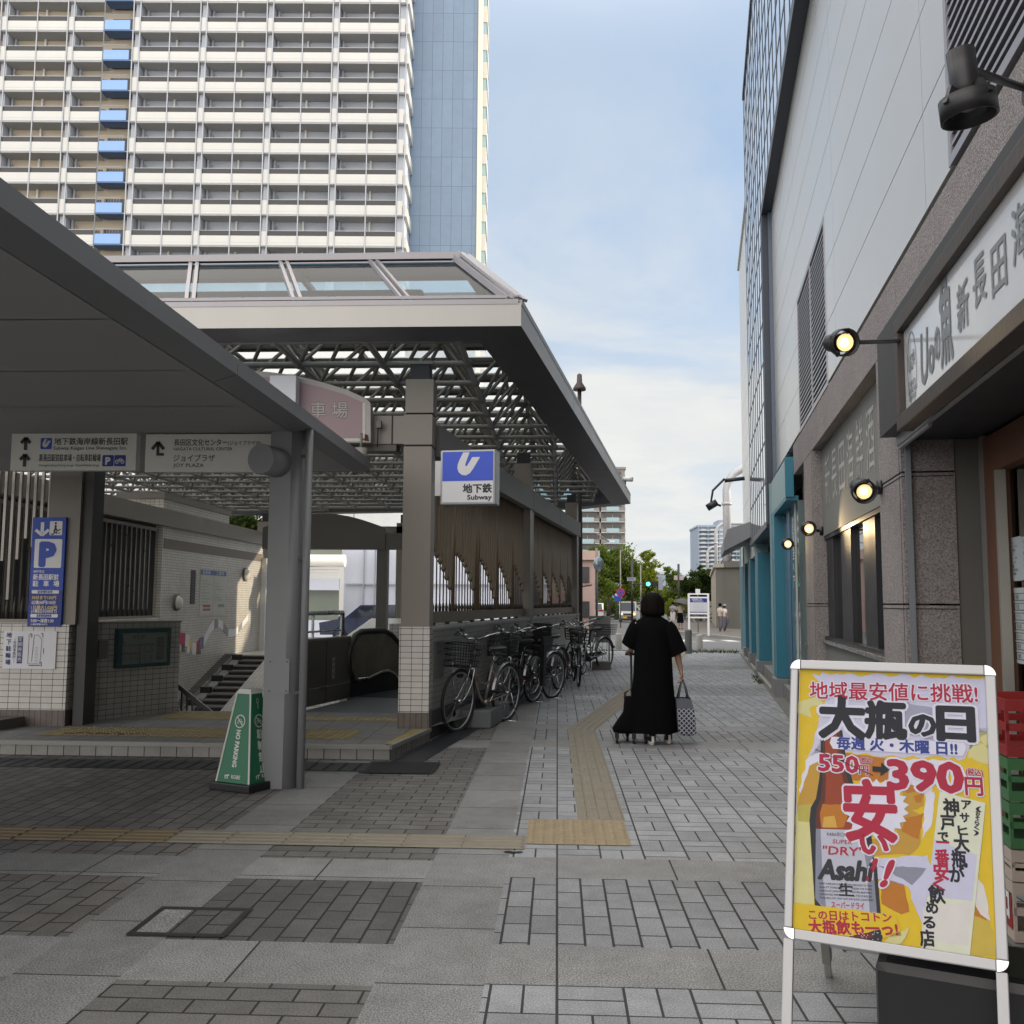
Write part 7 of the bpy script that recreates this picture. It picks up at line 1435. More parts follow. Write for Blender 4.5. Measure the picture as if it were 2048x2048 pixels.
tree('green tree mass closing the right side of the far street', tb(1336, 135), [((0, 0, 3), 1.8), ((-1.6, 0, 2.2), 1.4), ((1.6, 0, 2.6), 1.6)], 1.8, .2, 4200, LF3, 8)
tree('dark conifer seen through the entrance hall beside the tiled wall', at(522, 1230, 31.5)-Vector((0, 0, 1.2)), [((0, 0, 2.4), .9), ((.1, 0, 3.5), .8), ((0, 0, 1.5), .7), ((-.4, 0, 4.6), .9), ((-1.4, .5, 4.9), 1.0)], 2, .1, 6000, LF2, 9, 'conifer', tr=.09)
tree('leafy tree behind the bar screen at the far left', (-9.6, 13.6, 0), [((-.2, 0, 3.1), .8), ((.5, 0, 3.4), .7), ((-.3, .4, 1.6), .9), ((.4, .3, .9), .7)], 1.6, .07, 4500, LF3, 10)
# hedge and weeds
b = MB(); rr = random.Random(5)
for _ in range(300): p = FB.P(rr.uniform(27.6, 28.6), rr.uniform(.2, 1.7), .0); h = rr.uniform(.02, .14); a = rr.uniform(0, 6.3); b.face([p, p+Vector((.02*math.cos(a), .02*math.sin(a), 0)), p+Vector((.06*math.cos(a), .06*math.sin(a), h))], LF2)
for _ in range(90): p = FB.P(rr.uniform(17.2, 19.4), rr.uniform(.15, .3), 0); h = rr.uniform(.02, .08); a = rr.uniform(0, 6.3); b.face([p, p+Vector((.02*math.cos(a), .02*math.sin(a), 0)), p+Vector((.05*math.cos(a), .05*math.sin(a), h))], LF2)
struct(b.build('weeds'), 'sparse weeds along the kerb', 'weeds', 'stuff')
# ------------------------------------------------------------------ bicycles
RIMB = mat('bike_rim', (.38, .38, .39), .3, .9, var=.03); SAD = mat('saddle_black', (.012, .012, .013), .4, var=.1); CHRM = mat('bike_chrome', (.5, .5, .5), .2, 1.0, var=.02); FEND = mat('fender_steel', (.3, .3, .31), .3, .8, var=.05)
def arc(cy, cz, r, a0, a1, n, x=0): return [(x, cy+r*math.cos(R(a0+(a1-a0)*i/n)), cz+r*math.sin(R(a0+(a1-a0)*i/n))) for i in range(n+1)]
def basket(b, cy, z0, h, wt, wb, lt, lb_, m, dense=10):
    def ring(z, w, l): return [(-w/2, cy-l/2, z), (w/2, cy-l/2, z), (w/2, cy+l/2, z), (-w/2, cy+l/2, z)]
    for k in range(5):
        f = k/4; b.tube(ring(z0+h*f, wb+(wt-wb)*f, lb_+(lt-lb_)*f), .0045 if k < 4 else .008, m, 4, closed=True)
    lo_, hi = ring(z0, wb, lb_), ring(z0+h, wt, lt)
    for s in range(4):
        for k in range(dense):
            f = k/dense; p = Vector(lo_[s]).lerp(Vector(lo_[(s+1) % 4]), f); q = Vector(hi[s]).lerp(Vector(hi[(s+1) % 4]), f); b.tube([p, q], .003, m, 4, caps=False)
    for k in range(6): f = k/5; b.tube([Vector(lo_[0]).lerp(Vector(lo_[3]), f), Vector(lo_[1]).lerp(Vector(lo_[2]), f)], .003, m, 4, caps=False)
def bicycle(lb, pos, bearing, paint, r=.335, front=True, rear=False, child=False, step=True, steer=0, lean=0, guard=True):
    """pos: middle of the wheelbase on the ground; bearing clockwise from +Y of the riding direction"""
    t = thing('bicycle', lb, 'bicycle', pos, -bearing, group='bicycles parked along the tiled wall'); t.rotation_euler = (0, lean, -bearing)
    wf, wr = .56, -.55
    def part(nm, fn, par=None): b = MB(); fn(b); return b.build(nm, par or t, world=False)
    def wheel(y, par=None, st=0):
        def ty(b): b.tube([(0, y+r*math.cos(2*math.pi*i/36), r+r*math.sin(2*math.pi*i/36)) for i in range(36)], .019, TYRE, 8, closed=True)
        def rm(b):
            b.tube([(0, y+(r-.028)*math.cos(2*math.pi*i/36), r+(r-.028)*math.sin(2*math.pi*i/36)) for i in range(36)], .011, RIMB, 6, closed=True); b.cyl((-.035, y, r), (.035, y, r), .02, CHRM, 10)
            for k in range(20): a = 2*math.pi*k/20; s = .03 if k % 2 else -.03; b.tube([(s, y, r), (0, y+(r-.03)*math.cos(a), r+(r-.03)*math.sin(a))], .0016, CHRM, 3, caps=False)
        w = part('wheel', ty, par); part('rim', rm, w); return w
    hz, hy = r+.42, .30
    def frame(b):
        b.tube([(0, hy+.02, hz-.06), (0, hy-.02, hz+.13)], .019, paint, 10)
        if step:
            b.tube([(0, hy+.02, hz-.04), (0, hy-.06, hz-.2), (0, .12, .36), (0, .04, .29), (0, -.02, .27)], .019, paint, 10); b.tube([(0, hy, hz+.05), (0, .22, hz-.16), (0, .1, .5), (0, -.02, .47), (0, -.1, .5)], .014, paint, 8)
        else:
            b.tube([(0, hy+.02, hz-.04), (0, -.02, .27)], .019, paint, 10); b.tube([(0, hy, hz+.06), (0, -.15, r+.36)], .016, paint, 8)
        b.tube([(0, -.02, .26), (0, -.17, r+.4)], .017, paint, 10); b.cyl((-.04, -.02, .27), (.04, -.02, .27), .026, paint, 10)
        for s in (-1, 1): b.tube([(s*.02, -.03, .27), (s*.05, wr, r)], .009, paint, 6); b.tube([(s*.018, -.14, r+.28), (s*.055, wr, r)], .008, paint, 6)
    part('frame', frame)
    def fork(b):
        for s in (-1, 1): b.tube([(s*.045, hy+.03, hz-.08), (s*.05, hy+.08, r+.17), (s*.05, wf-.06, r+.04), (s*.05, wf, r)], .01, CHRM if paint is not None and step else paint, 6)
        b.tube([(-.045, hy+.03, hz-.08), (.045, hy+.03, hz-.08)], .013, CHRM, 6)
    part('fork', fork)
    wheel(wf); wheel(wr)
    def fend(b, S):
        for cy, a0, a1 in (S,):
            p = arc(cy, r, r+.032, a0, a1, 12); L_ = [Vector(q)+Vector((-.028, 0, 0)) for q in p]; M_ = [Vector(q)*1.0+Vector((0, (q[1]-cy)*.03, (q[2]-r)*.03)) for q in p]; N_ = [Vector(q)+Vector((.028, 0, 0)) for q in p]
            for i in range(12): b.face([L_[i], M_[i], M_[i+1], L_[i+1]], FEND, True); b.face([M_[i], N_[i], N_[i+1], M_[i+1]], FEND, True)
    for S in ((wf, 60, 150), (wr, 10, 165)): part('fender', lambda b: fend(b, S))
    def sadl(b):
        b.cyl((0, -.17, r+.38), (0, -.205, r+.49), .013, CHRM, 8)
        prof = [(-.34, .055, .0), (-.31, .105, .015), (-.24, .11, .01), (-.17, .06, 0), (-.1, .03, -.005), (-.06, .015, -.015)]
        b.loft([[(w*math.cos(2*math.pi*j/12), y, r+.53+dz+.035*math.sin(2*math.pi*j/12)*(1 if math.sin(2*math.pi*j/12) > 0 else .9)) for j in range(12)] for y, w, dz in prof], SAD)
    part('saddle', sadl)
    def hbar(b):
        b.tube([(0, hy-.02, hz+.12), (0, hy-.035, hz+.22), (0, hy-.0, hz+.25)], .013, CHRM, 8)
        for s in (-1, 1):
            b.tube([(0, hy+.0, hz+.25), (s*.08, hy+.02, hz+.25), (s*.2, hy-.0, hz+.31), (s*.26, hy-.09, hz+.33), (s*.275, hy-.2, hz+.325)], .011, CHRM, 8); b.tube([(s*.268, hy-.13, hz+.33), (s*.28, hy-.24, hz+.322)], .017, BLACK, 8); b.tube([(s*.25, hy-.06, hz+.325), (s*.262, hy-.02, hz+.27), (s*.27, hy-.13, hz+.26)], .006, BLACK, 5)
            b.tube([(s*.2, hy, hz+.32), (s*.12, hy+.1, hz+.37), (s*.03, hy+.07, hz+.2), (0, hy, hz+.02)], .003, BLACK, 4)
        b.ball((.1, hy+.02, hz+.285), .028, .028, .02, CHRM, 10, 6)
    part('handlebar', hbar)
    if front:
        def bk(b): basket(b, wf-.02, r+.375, .25, .37, .3, .3, .24, BLACK); b.tube([(-.12, wf-.02, r+.41), (-.05, wf, r)], .005, CHRM, 4); b.tube([(.12, wf-.02, r+.41), (.05, wf, r)], .005, CHRM, 4)
        part('basket', bk)
        part('head_lamp', lambda b: b.lathe([(0, .05), (.03, .045), (.035, 0), (.015, -.04), (0, -.04)], (.06, wf-.12, r+.27), BLACK, 12, (0, 1, 0)))
    def carrier(b):
        for s in (-1, 1): b.tube([(s*.06, -.2, r+.37), (s*.07, -.62, r+.4)], .006, BLACK, 5); b.tube([(s*.07, -.56, r+.4), (s*.055, wr, r)], .005, BLACK, 5)
        for k in range(4): y = -.25-k*.11; b.tube([(-.065, y, r+.375), (.065, y, r+.375)], .005, BLACK, 5)
    part('carrier', carrier)
    if rear: part('rear_basket', lambda b: basket(b, wr-.03, r+.41, .2, .4, .34, .34, .3, BLACK, 8))
    if child:
        def cs(b):
            b.box(-.14, .14, -.78, -.42, r+.41, r+.47, BLACK); b.box(-.14, .14, -.8, -.76, r+.47, r+.78, BLACK)
            for s in (-1, 1): b.box(s*.15-.02, s*.15+.02, -.78, -.46, r+.47, r+.6, BLACK); b.box(s*.17-.03, s*.17+.03, -.5, -.42, .25, r+.5, BLACK)
        part('child_seat', cs)
    def crank(b):
        b.cyl((.05, -.02, .27), (.06, -.02, .27), .085, BLACK, 18)
        for s, a in ((1, -50), (-1, 130)):
            e = (s*.075, -.02+.16*math.cos(R(a)), .27+.16*math.sin(R(a))); b.tube([(s*.065, -.02, .27), e], .008, CHRM, 5); b.box(min(e[0], e[0]+s*.09), max(e[0], e[0]+s*.09), e[1]-.04, e[1]+.04, e[2]-.012, e[2]+.012, BLACK)
        if guard: b.prism([(.055, .06, .2), (.055, .08, .31), (.055, .02, .36), (.055, wr+.03, r+.05), (.055, wr-.02, r-.02), (.055, -.05, .18)][::-1], (.018, 0, 0), BLACK)
    part('crank', crank)
    def stand(b):
        for s in (-1, 1): b.tube([(s*.06, wr, r), (s*.11, wr-.1, .01)], .006, CHRM, 5)
        b.tube([(-.11, wr-.1, .008), (-.13, wr-.02, .006), (.13, wr-.02, .006), (.11, wr-.1, .008)], .006, CHRM, 5)
    part('kickstand', stand)
    part('reflector', lambda b: b.cyl((0, wr-r-.045, r+.13), (0, wr-r-.06, r+.13), .025, mat('reflector_red', (.3, .02, .02), .2, var=0), 10))
    return t
BK1 = mat('bike_champagne', (.3, .255, .235), .3, .6, var=.03); BK2 = mat('bike_black', (.02, .02, .024), .3, .2, var=.05); BK3 = mat('bike_navy', (.03, .05, .1), .3, .3, var=.05); BK4 = mat('bike_silver', (.33, .33, .34), .3, .7, var=.03)
def bike_at(fx, fy, rx_, ry_, **k): # front and rear contact
    d = Vector((fx-rx_, fy-ry_, 0)); c = Vector(((fx+rx_)/2, (fy+ry_)/2, 0)); return bicycle(pos=c, bearing=math.atan2(d.x, d.y), **k)
bike_at(-1.1, 10.52, -.62, 11.53, lb='champagne city bicycle with front basket, nearest of the row along the tiled wall', paint=BK1, lean=R(-3))
bike_at(-.78, 12.7, -.34, 13.72, lb='black bicycle with covered rear seat right behind the champagne one', paint=BK2, child=True, lean=R(-2))
bike_at(-.62, 13.35, -.08, 14.3, lb='black sports-framed bicycle with bare rear wheel, third along the wall', paint=BK2, step=False, front=True, guard=False, lean=R(-3))
bike_at(-.38, 14.75, .02, 15.75, lb='navy bicycle with front basket in the middle of the row', paint=BK3, lean=R(-2))
bike_at(.36, 16.35, .3, 17.5, lb='black bicycle facing the camera with wide rear basket, fifth along the wall', paint=BK2, rear=True, lean=R(-2))
bike_at(.22, 18.0, .5, 19.0, lb='small-wheeled black folding bicycle without basket near the end of the row', paint=BK2, r=.24, front=False, guard=False)
bike_at(.36, 19.55, 1.02, 20.5, lb='silver bicycle with a round rear basket, last of the row by the notice stand', paint=BK4, front=False, rear=True)

# ------------------------------------------------------------------ people
SKIN = mat('skin', (.42, .24, .17), .5, var=.04, scale=12); SKIN_D = mat('skin_shade', (.36, .2, .14), .5, var=.04, scale=12); HAIR = mat('hair_dark', (.006, .004, .004), .75, spec=.12, var=.2, scale=30); CLOTH = mat('black_cloth', (.0035, .0035, .0045), .95, var=.15, scale=9, spec=.1)
def skin_body(name, joints, edges, m, parent, sub=2, root='pelvis'):
    """one continuous surface grown round a skeleton: joints {name: (x, y, z, radius)}"""
    ks = list(joints); me = bpy.data.meshes.new('skeleton'); me.from_pydata([joints[k][:3] for k in ks], [(ks.index(a), ks.index(c)) for a, c in edges], [])
    o = bpy.data.objects.new('skeleton', me); COL.objects.link(o); md = o.modifiers.new('skin', 'SKIN'); md.branch_smoothing = .4
    for i, k in enumerate(ks):
        sv = me.skin_vertices[0].data[i]; r_ = joints[k][3]; sv.radius = (r_ if isinstance(r_, tuple) else (r_, r_)); sv.use_root = (k == root)
    ss = o.modifiers.new('sub', 'SUBSURF'); ss.levels = sub; ss.render_levels = sub
    ev = o.evaluated_get(bpy.context.evaluated_depsgraph_get()); out = bpy.data.meshes.new_from_object(ev); bpy.data.objects.remove(o); bpy.data.meshes.remove(me)
    out.name = name; out.materials.clear(); out.materials.append(m); out.polygons.foreach_set('use_smooth', [True]*len(out.polygons)); ob = bpy.data.objects.new(name, out); COL.objects.link(ob); ob.parent = parent; return ob
def ring(cx, cy, z, rx_, ry_, n=28, wob=0, ph=0, tilt=0):
    return [(cx+rx_*(1+wob*math.sin(7*2*math.pi*j/n+ph))*math.cos(2*math.pi*j/n), cy+ry_*(1+wob*math.sin(6*2*math.pi*j/n+ph))*math.sin(2*math.pi*j/n), z+tilt*math.cos(2*math.pi*j/n)) for j in range(n)]
def hand_chain(J, E, wrist, direction, side, spread, curl, pre, s=1.0):
    """palm and five separate fingers, thumb leaving the side of the palm"""
    d = Vector(direction).normalized(); sd = Vector(spread).normalized(); cu = Vector(curl).normalized(); w = Vector(wrist)
    pm = w+d*.045*s; J[pre+'palm'] = (*pm, .022*s); E.append((pre+'wrist', pre+'palm'))
    for k, (off, L) in enumerate(((-.024, .066), (-.008, .075), (.008, .07), (.024, .056))):
        a = pm+d*.035*s+sd*off*s; c = a+(d*.75+cu*.45).normalized()*L*.5*s; e = c+(d*.25+cu).normalized()*L*.5*s
        J[f'{pre}k{k}'] = (*a, .0105*s); J[f'{pre}m{k}'] = (*c, .009*s); J[f'{pre}t{k}'] = (*e, .0075*s); E += [(pre+'palm', f'{pre}k{k}'), (f'{pre}k{k}', f'{pre}m{k}'), (f'{pre}m{k}', f'{pre}t{k}')]
    a = w+d*.03*s-sd*.03*s; c = a+(d-sd*.5+cu*.5).normalized()*.032*s; e = c+(d+cu*.9).normalized()*.028*s
    J[pre+'th0'] = (*a, .012*s); J[pre+'th1'] = (*c, .0105*s); J[pre+'th2'] = (*e, .009*s); E += [(pre+'palm', pre+'th0'), (pre+'th0', pre+'th1'), (pre+'th1', pre+'th2')]
# the woman in black, walking away
WP_ = gp(1307, 1487)
wm = thing('person', 'woman in a long black dress walking away with a patterned tote in her right hand', 'person', (WP_.x, WP_.y, 0), 0)
J = {'pelvis': (0, 0, .78, .12), 'belly': (0, 0, .95, .115), 'chest': (0, .01, 1.13, .12), 'neckb': (0, .0, 1.26, .055), 'neck': (0, .02, 1.31, .045), 'head': (.005, .035, 1.39, .078), 'crown': (.005, .03, 1.47, .07),
     'hipl': (-.085, 0, .72, .085), 'kneel': (-.08, .02, .42, .055), 'anklel': (-.02, -.06, .09, .036), 'heell': (-.02, -.08, .05, .035), 'toel': (-.02, .06, .035, .03),
     'hipr': (.085, 0, .72, .085), 'kneer': (.1, .05, .42, .055), 'ankler': (.15, .1, .1, .036), 'heelr': (.15, .08, .06, .035), 'toer': (.17, .22, .03, .03),
     'shl': (-.15, 0, 1.21, .055), 'elbl': (-.21, .06, .98, .042), 'lwrist': (-.2, .27, .92, .026), 'shr': (.15, 0, 1.21, .055), 'elbr': (.235, -.02, .96, .042), 'foar': (.26, .0, .84, .036), 'rwrist': (.285, .01, .735, .025)}
E_ = [('pelvis', 'belly'), ('belly', 'chest'), ('chest', 'neckb'), ('neckb', 'neck'), ('neck', 'head'), ('head', 'crown'), ('pelvis', 'hipl'), ('hipl', 'kneel'), ('kneel', 'anklel'), ('anklel', 'heell'), ('heell', 'toel'), ('pelvis', 'hipr'), ('hipr', 'kneer'), ('kneer', 'ankler'), ('ankler', 'heelr'), ('heelr', 'toer'), ('chest', 'shl'), ('shl', 'elbl'), ('elbl', 'lwrist'), ('chest', 'shr'), ('shr', 'elbr'), ('elbr', 'foar'), ('foar', 'rwrist')]
hand_chain(J, E_, (.285, .01, .735), (.12, 0, -1), 1, (0, 1, 0), (-1, 0, -.1), 'r'); hand_chain(J, E_, (-.2, .27, .92), (0, 1, -.1), 1, (1, 0, 0), (0, 0, -1), 'l')
bd = skin_body('body', J, E_, SKIN, wm)
b = MB(); rings = []
for z, rx_, ry_, cy, w in ((.115, .235, .2, .02, .035), (.13, .24, .2, .02, .035), (.35, .225, .19, .015, .03), (.6, .205, .175, .01, .022), (.8, .195, .165, 0, .014), (.95, .19, .16, 0, .008), (1.08, .185, .155, 0, .004), (1.17, .185, .14, 0, 0), (1.235, .165, .115, 0, 0), (1.27, .11, .085, .005, 0), (1.29, .072, .065, .01, 0)): rings.append(ring(0, cy, z, rx_, ry_, 36, w, 1))
b.loft(rings, CLOTH, caps=False)
for s, el in ((1, (.262, -.03, .9)), (-1, (-.225, .075, .98))):   # wide elbow-length sleeves
    sh_ = Vector((s*.12, 0, 1.2)); e = Vector(el); ax = (e-sh_).normalized(); a_ = ax.orthogonal().normalized(); c_ = ax.cross(a_); rg = []
    for f, rr_ in ((0, .085), (.2, .105), (.5, .104), (.8, .098), (.97, .094), (1.0, .096)):
        p = sh_.lerp(e, f); rg.append([p+(a_*math.cos(2*math.pi*j/18)+c_*math.sin(2*math.pi*j/18))*rr_ for j in range(18)])
    b.loft(rg, CLOTH, caps=False)
rg = []
sh_ = Vector((-.225, .075, .98)); e = Vector((-.215, .2, .94))
b.build('dress', wm, world=False)
b = MB(); rr = random.Random(3); rg = []
for z, rx_, ry_, cy in ((1.29, .07, .06, .0), (1.3, .1, .09, .01), (1.33, .113, .11, .02), (1.38, .117, .12, .03), (1.43, .112, .12, .03), (1.48, .094, .105, .03), (1.515, .065, .075, .03), (1.53, .01, .015, .03)): rg.append(ring(.005, cy, z, rx_, ry_, 32, .025, z*20))
b.loft(rg, HAIR)
for k in range(70):
    a = rr.uniform(math.pi*.95, math.pi*2.05); r0 = rr.uniform(.1, .115); b.tube([(.005+r0*math.cos(a), .03+r0*math.sin(a), rr.uniform(1.36, 1.44)), (.005+r0*1.04*math.cos(a), .025+r0*1.03*math.sin(a), 1.33), (.005+r0*rr.uniform(.75, .98)*math.cos(a), .015+r0*.9*math.sin(a), rr.uniform(1.275, 1.3))], [.007, .006, .002], HAIR, 4)
b.build('hair', wm, world=False)
SHW = mat('shoe_sole_white', (.6, .6, .58), .6, var=.06); SHB = mat('shoe_black', (.02, .02, .023), .6, var=.1)
for x, y, rz_, pt in ((-.02, -.02, 0, R(0)), (.16, .1, R(-12), R(0))):
    b = MB(); n = 20
    def sh_ring(z, k): return [(x+(.043 if math.sin(t) > -.2 else .036)*k*math.cos(t), y+.125*k*math.sin(t)+(.01 if math.sin(t) > 0 else 0), z) for t in [2*math.pi*j/n for j in range(n)]]
    b.loft([sh_ring(.003, 1.0), sh_ring(.03, 1.05), sh_ring(.035, 1.0)], SHW, smooth=False); b.loft([sh_ring(.035, .98), sh_ring(.06, .9)], SHB)
    b.loft([[(x+.036*math.cos(t), y-.05+.045*math.sin(t), z) for t in [2*math.pi*j/n for j in range(n)]] for z in (.05, .105)], SHB); b.box(x-.012, x+.012, y-.13, y-.115, .03, .09, SHW); b.build('shoe', wm, world=False)
# tote bag hanging from her hand
tb_ = thing('tote_bag', 'navy and white woven tote bag hanging from the hand of the woman in black', 'tote bag', (WP_.x+.3, WP_.y, .09))
WOV = tilemat('woven_pattern', (.015, .018, .04), (.36, .36, .4), .034, .034, .3, .6, .2, 0, .2, 0, dirt=.1, rot=R(45)); WOVD = tilemat('woven_fine', (.02, .024, .05), (.12, .125, .16), .012, .012, .5, .6, .2, 0, .1, 0, dirt=.1, rot=R(45))
def TBp(x, y, z): return Vector((WP_.x+x, WP_.y+y, z))
b = MB()
sec = [(.09, .275, .375, .08), (.11, .245, .42, .1), (.25, .235, .415, .11), (.36, .23, .4, .1), (.46, .225, .375, .07)]
def bring(z, a0, a1, d): return [TBp(a0, -d+.02, z), TBp(a1, -d+.02, z), TBp(a1+.01, d+.02, z), TBp(a0-.01, d+.02, z)]
for (s0, s1) in zip(sec, sec[1:]):
    A_, B2 = bring(*s0), bring(*s1); mm = WOV if s1[0] < .4 else WOVD
    for i in range(4): b.face([A_[i], A_[(i+1) % 4], B2[(i+1) % 4], B2[i]], WOVD if i in (1, 3) else mm)
b.face(bring(*sec[0])[::-1], WOVD); b.build('bag_body', tb_)
b = MB()
for y in (-.05, .08):
    for x in (.25, .355): b.tube([TBp(x, y, .45), TBp(.3+(x-.3)*.45, y*.5, .58), TBp(.298, .01, .655)], .008, WOVD, 6)
b.build('strap', tb_)
# black wheeled trolley bag in front of her left side
tr_ = thing('trolley_bag', 'soft black wheeled trolley bag pushed along on the left of the woman in black', 'trolley bag', (WP_.x-.28, WP_.y+.05, 0))
b = MB(); rg = []
for z, x0, x1, d in ((.1, -.4, -.06, .13), (.14, -.41, -.05, .15), (.2, -.37, -.05, .15), (.3, -.3, -.06, .13), (.4, -.29, -.07, .11), (.46, -.27, -.1, .08)):
    cx, rx_ = (x0+x1)/2, (x1-x0)/2; rg.append([TBp(cx+rx_*math.copysign(abs(math.cos(t))**.6, math.cos(t)), .08+d*math.copysign(abs(math.sin(t))**.6, math.sin(t)), z) for t in [2*math.pi*j/24 for j in range(24)]])
b.loft(rg, CLOTH); b.build('bag_body', tr_)
b = MB(); b.tube([TBp(-.28, .06, .42), TBp(-.28, .05, .5), TBp(-.22, .05, .545), TBp(-.2, .06, .44)], .014, BLACK, 8); b.tube([TBp(-.2, .18, .3), TBp(-.2, .29, .88)], .012, BLACK, 8); b.tube([TBp(-.26, .3, .88), TBp(-.14, .3, .88)], .014, BLACK, 8); b.build('handle', tr_)
for x, y in ((-.37, -.02), (-.2, -.04), (-.08, -.02), (-.25, .18)): b = MB(); b.cyl(TBp(x-.012, y, .036), TBp(x+.012, y, .036), .036, TYRE, 14); b.box(WP_.x+x-.02, WP_.x+x+.02, WP_.y+y-.015, WP_.y+y+.015, .05, .11, BLACK); b.build('caster', tr_)

def small_person(lb, px, py_feet, py_head, rz, top, bottom, hair=HAIR, skirt=False, zg=-.13, arms='down', bag=None, hat=None, legs=None, pose=0):
    g = gp(px, py_feet, zg); h = at(px, py_head, g.y).z-zg; k = h/1.6
    t = thing('person', lb, 'person', (g.x, g.y, zg), rz, group='people near the crossing'); s = k
    J = {'pelvis': (0, 0, .9, .11), 'belly': (0, 0, 1.03, .1), 'chest': (0, 0, 1.2, .115), 'neckb': (0, 0, 1.33, .05), 'neck': (0, .01, 1.38, .042), 'head': (0, .02, 1.47, .075), 'crown': (0, .015, 1.54, .065),
         'hipl': (-.08, 0, .84, .075), 'kneel': (-.08, .03+pose, .46, .05), 'anklel': (-.08, pose*.3, .08, .033), 'toel': (-.085, .13+pose*.3, .035, .03), 'hipr': (.08, 0, .84, .075), 'kneer': (.08, .03-pose*.3, .46, .05), 'ankler': (.08, -pose, .08, .033), 'toer': (.085, .13-pose, .035, .03), 'shl': (-.15, 0, 1.29, .05), 'shr': (.15, 0, 1.29, .05)}
    if arms == 'down': J.update({'elbl': (-.2, -.01, 1.03, .036), 'lwrist': (-.21, .05, .82, .023), 'elbr': (.2, -.01, 1.03, .036), 'rwrist': (.21, .05, .82, .023)}); dl = dr_ = (0, .1, -1)
    else: J.update({'elbl': (-.2, .04, 1.05, .036), 'lwrist': (-.12, .2, 1.18, .023), 'elbr': (.2, .02, 1.04, .036), 'rwrist': (.12, .2, 1.14, .023)}); dl = dr_ = (.2, .6, .6)
    E_ = [('pelvis', 'belly'), ('belly', 'chest'), ('chest', 'neckb'), ('neckb', 'neck'), ('neck', 'head'), ('head', 'crown'), ('pelvis', 'hipl'), ('hipl', 'kneel'), ('kneel', 'anklel'), ('anklel', 'toel'), ('pelvis', 'hipr'), ('hipr', 'kneer'), ('kneer', 'ankler'), ('ankler', 'toer'), ('chest', 'shl'), ('shl', 'elbl'), ('elbl', 'lwrist'), ('chest', 'shr'), ('shr', 'elbr'), ('elbr', 'rwrist')]
    hand_chain(J, E_, J['lwrist'][:3], dl, 1, (0, 1, 0), (1, 0, 0), 'l'); hand_chain(J, E_, J['rwrist'][:3], dr_, 1, (0, 1, 0), (-1, 0, 0), 'r')
    J = {n: tuple(c*s for c in v) for n, v in J.items()}; skin_body('body', J, E_, SKIN, t, 1)
    b = MB(); S_ = lambda *a: [tuple(c*s for c in p) for p in ring(*a)]
    b.loft([S_(0, 0, z, rx_, ry_, 20) for z, rx_, ry_ in ((.9, .15, .11), (1.05, .145, .11), (1.2, .165, .125), (1.3, .16, .1), (1.36, .07, .06))], top, caps=False)
    for sd in (-1, 1):
        p0, p1 = Vector(J['shl' if sd < 0 else 'shr'][:3]), Vector(J['elbl' if sd < 0 else 'elbr'][:3]); b.tube([p0*1.0, p0.lerp(p1, .5), p0.lerp(p1, .85)], [.065*s, .06*s, .058*s], top, 12)
    b.build('shirt', t, world=False)
    b = MB()
    if skirt: b.loft([S_(0, 0, z, rx_, ry_, 24, .03, 1) for z, rx_, ry_ in ((.36, .2, .17), (.6, .18, .15), (.86, .155, .12), (.95, .15, .115))], bottom, caps=False)
    else:
        for q in 'lr': P_ = [Vector(J[f'{n}{q}'][:3]) for n in ('hip', 'knee', 'ankle')]; b.tube([P_[0]+Vector((0, 0, .08*s)), P_[0], P_[1], P_[2]+Vector((0, 0, .05*s))], [.1*s, .098*s, .075*s, .06*s], bottom, 12)
    b.build('skirt' if skirt else 'trousers', t, world=False)
    b = MB(); b.loft([[tuple(c*s for c in p) for p in ring(0, -.005 if z < 1.5 else .0, z, rx_, ry_, 18, .03, z*9)] for z, rx_, ry_ in ((1.42, .06, .06), (1.45, .082, .082), (1.52, .088, .092), (1.58, .07, .075), (1.605, .02, .02))], hair); b.build('hair', t, world=False)
    b = MB()
    for q in 'lr': a = Vector(J['ankle'+q][:3]); b.ball((a.x, a.y+.05*s, .035*s), .045*s, .12*s, .04*s, SHB, 12, 6)
    b.build('shoes', t, world=False)
    if hat: b = MB(); b.lathe([(.095*s, 1.5*s), (.1*s, 1.55*s), (.06*s, 1.62*s), (0, 1.635*s)], (0, .01*s, 0), hat, 16); b.box(-.07*s, .07*s, .08*s, .2*s, 1.5*s, 1.515*s, hat); b.build('cap', t, world=False)
    if bag: b = MB(); b.box(.16*s, .3*s, .0, .12*s, .5*s, .8*s, bag); b.build('shoulder_bag', t, world=False, bevel=.02)
    return t, g, s
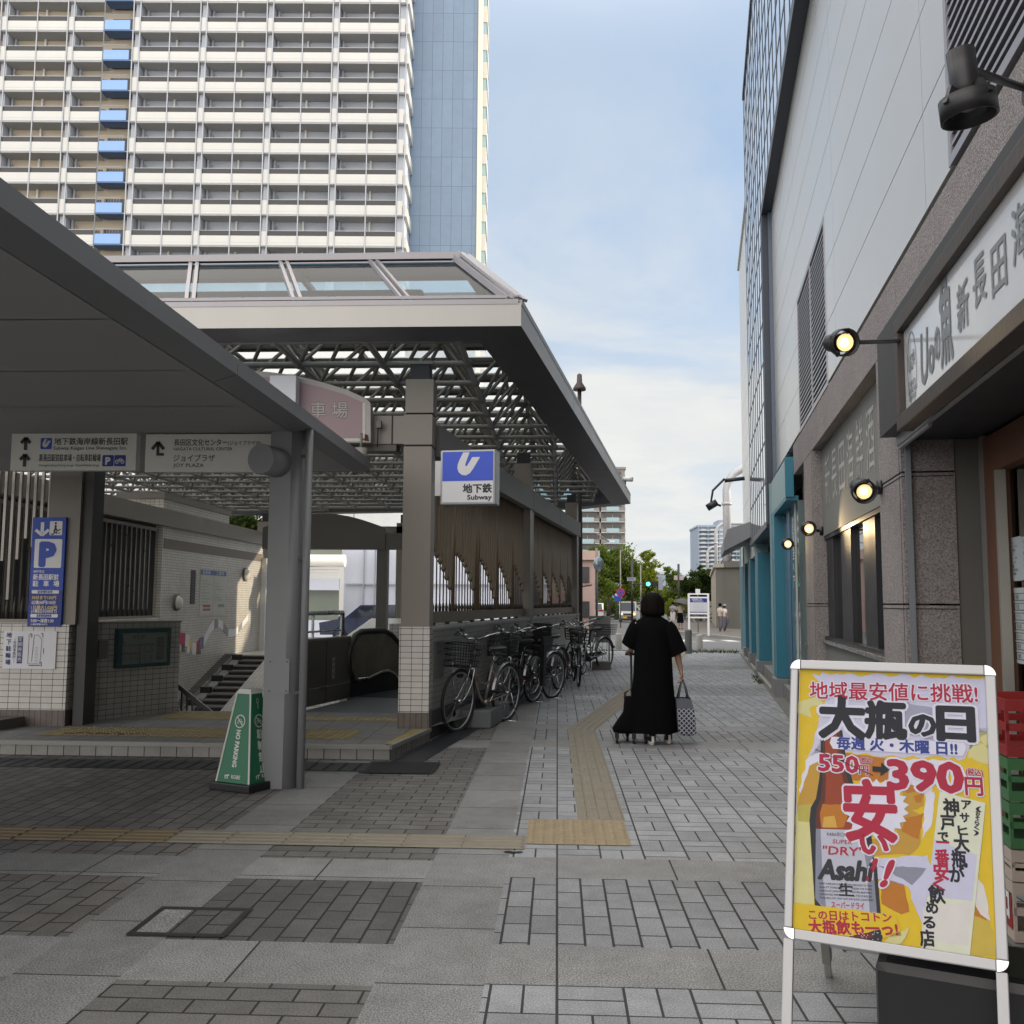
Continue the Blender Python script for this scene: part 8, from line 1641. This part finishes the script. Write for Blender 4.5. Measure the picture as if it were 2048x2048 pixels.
TW_, DKG = mat('cloth_white', (.62, .6, .6), .8, var=.05), mat('cloth_grey', (.14, .14, .17), .8, var=.08); CRM = mat('cloth_cream', (.5, .44, .38), .8, var=.06); BLU = mat('cloth_bluegrey', (.25, .29, .4), .8, var=.06); PNKT = mat('cloth_pink', (.5, .27, .26), .8, var=.06)
t1, g1, s1 = small_person('woman in a pale pink blouse and long black skirt holding a dark umbrella', 1361, 1258, 1203, R(170), CRM, CLOTH, skirt=True, arms='up')
um = thing('umbrella', 'dark domed umbrella held over the woman in the pale blouse', 'umbrella', (g1.x, g1.y, 1.0)); c = at(1366, 1207, g1.y); b = MB(); ax = Vector((.25, 0, 1)).normalized(); rg = []
um.location = c; um.matrix_local = Matrix.Translation(c); top_ = c+ax*.3; a_ = ax.orthogonal().normalized(); c2 = ax.cross(a_)
for f in (0.02, .3, .55, .8, 1.0): rg.append([top_-ax*(.34*f**2)+(a_*math.cos(2*math.pi*j/16)+c2*math.sin(2*math.pi*j/16))*.62*f*(1 if j % 2 == 0 else .97) for j in range(16)])
b.loft(rg, mat('umbrella_black', (.02, .02, .024), .5, var=.05), caps=False); b.build('canopy', um); b = MB(); b.tube([top_+ax*.05, c-ax*.55], .012, STEEL, 6); b.build('shaft', um)
small_person('dark-haired person in cream shirt and grey trousers by the embankment wall', 1441, 1266, 1206, R(-60), CRM, DKG, zg=-.2, pose=.08, bag=None)
small_person('person in white T-shirt and pale cap carrying a dark bag by the embankment wall', 1450, 1265, 1209, R(-70), TW_, DKG, zg=-.2, hat=BLU, bag=DKG, pose=.1)
small_person('person in blue-grey clothes half hidden behind the head of the woman in black', 1295, 1252, 1200, R(20), BLU, BLU, zg=-.25, pose=.1)
small_person('cyclist-like person in patterned grey shirt left of the umbrella', 1346, 1252, 1204, R(150), mat('cloth_patterned', (.25, .27, .33), .8, var=.3, scale=14), TW_, zg=-.13, arms='up')
# a few bicycles standing behind the information board
bp = [o for o in bpy.data.objects if o.get('category') == 'bicycle' and 'navy' in o['label']][0]
for k, (px, lb) in enumerate(((1375, 'far bicycle standing left of the information board posts'), (1392, 'far bicycle standing right behind the information board'), (1412, 'far bicycle at the embankment wall right of the information board'))):
    g = gp(px, 1244, -.13); o = dup(bp, g, R(75), lb); o['group'] = 'bicycles behind the information board'
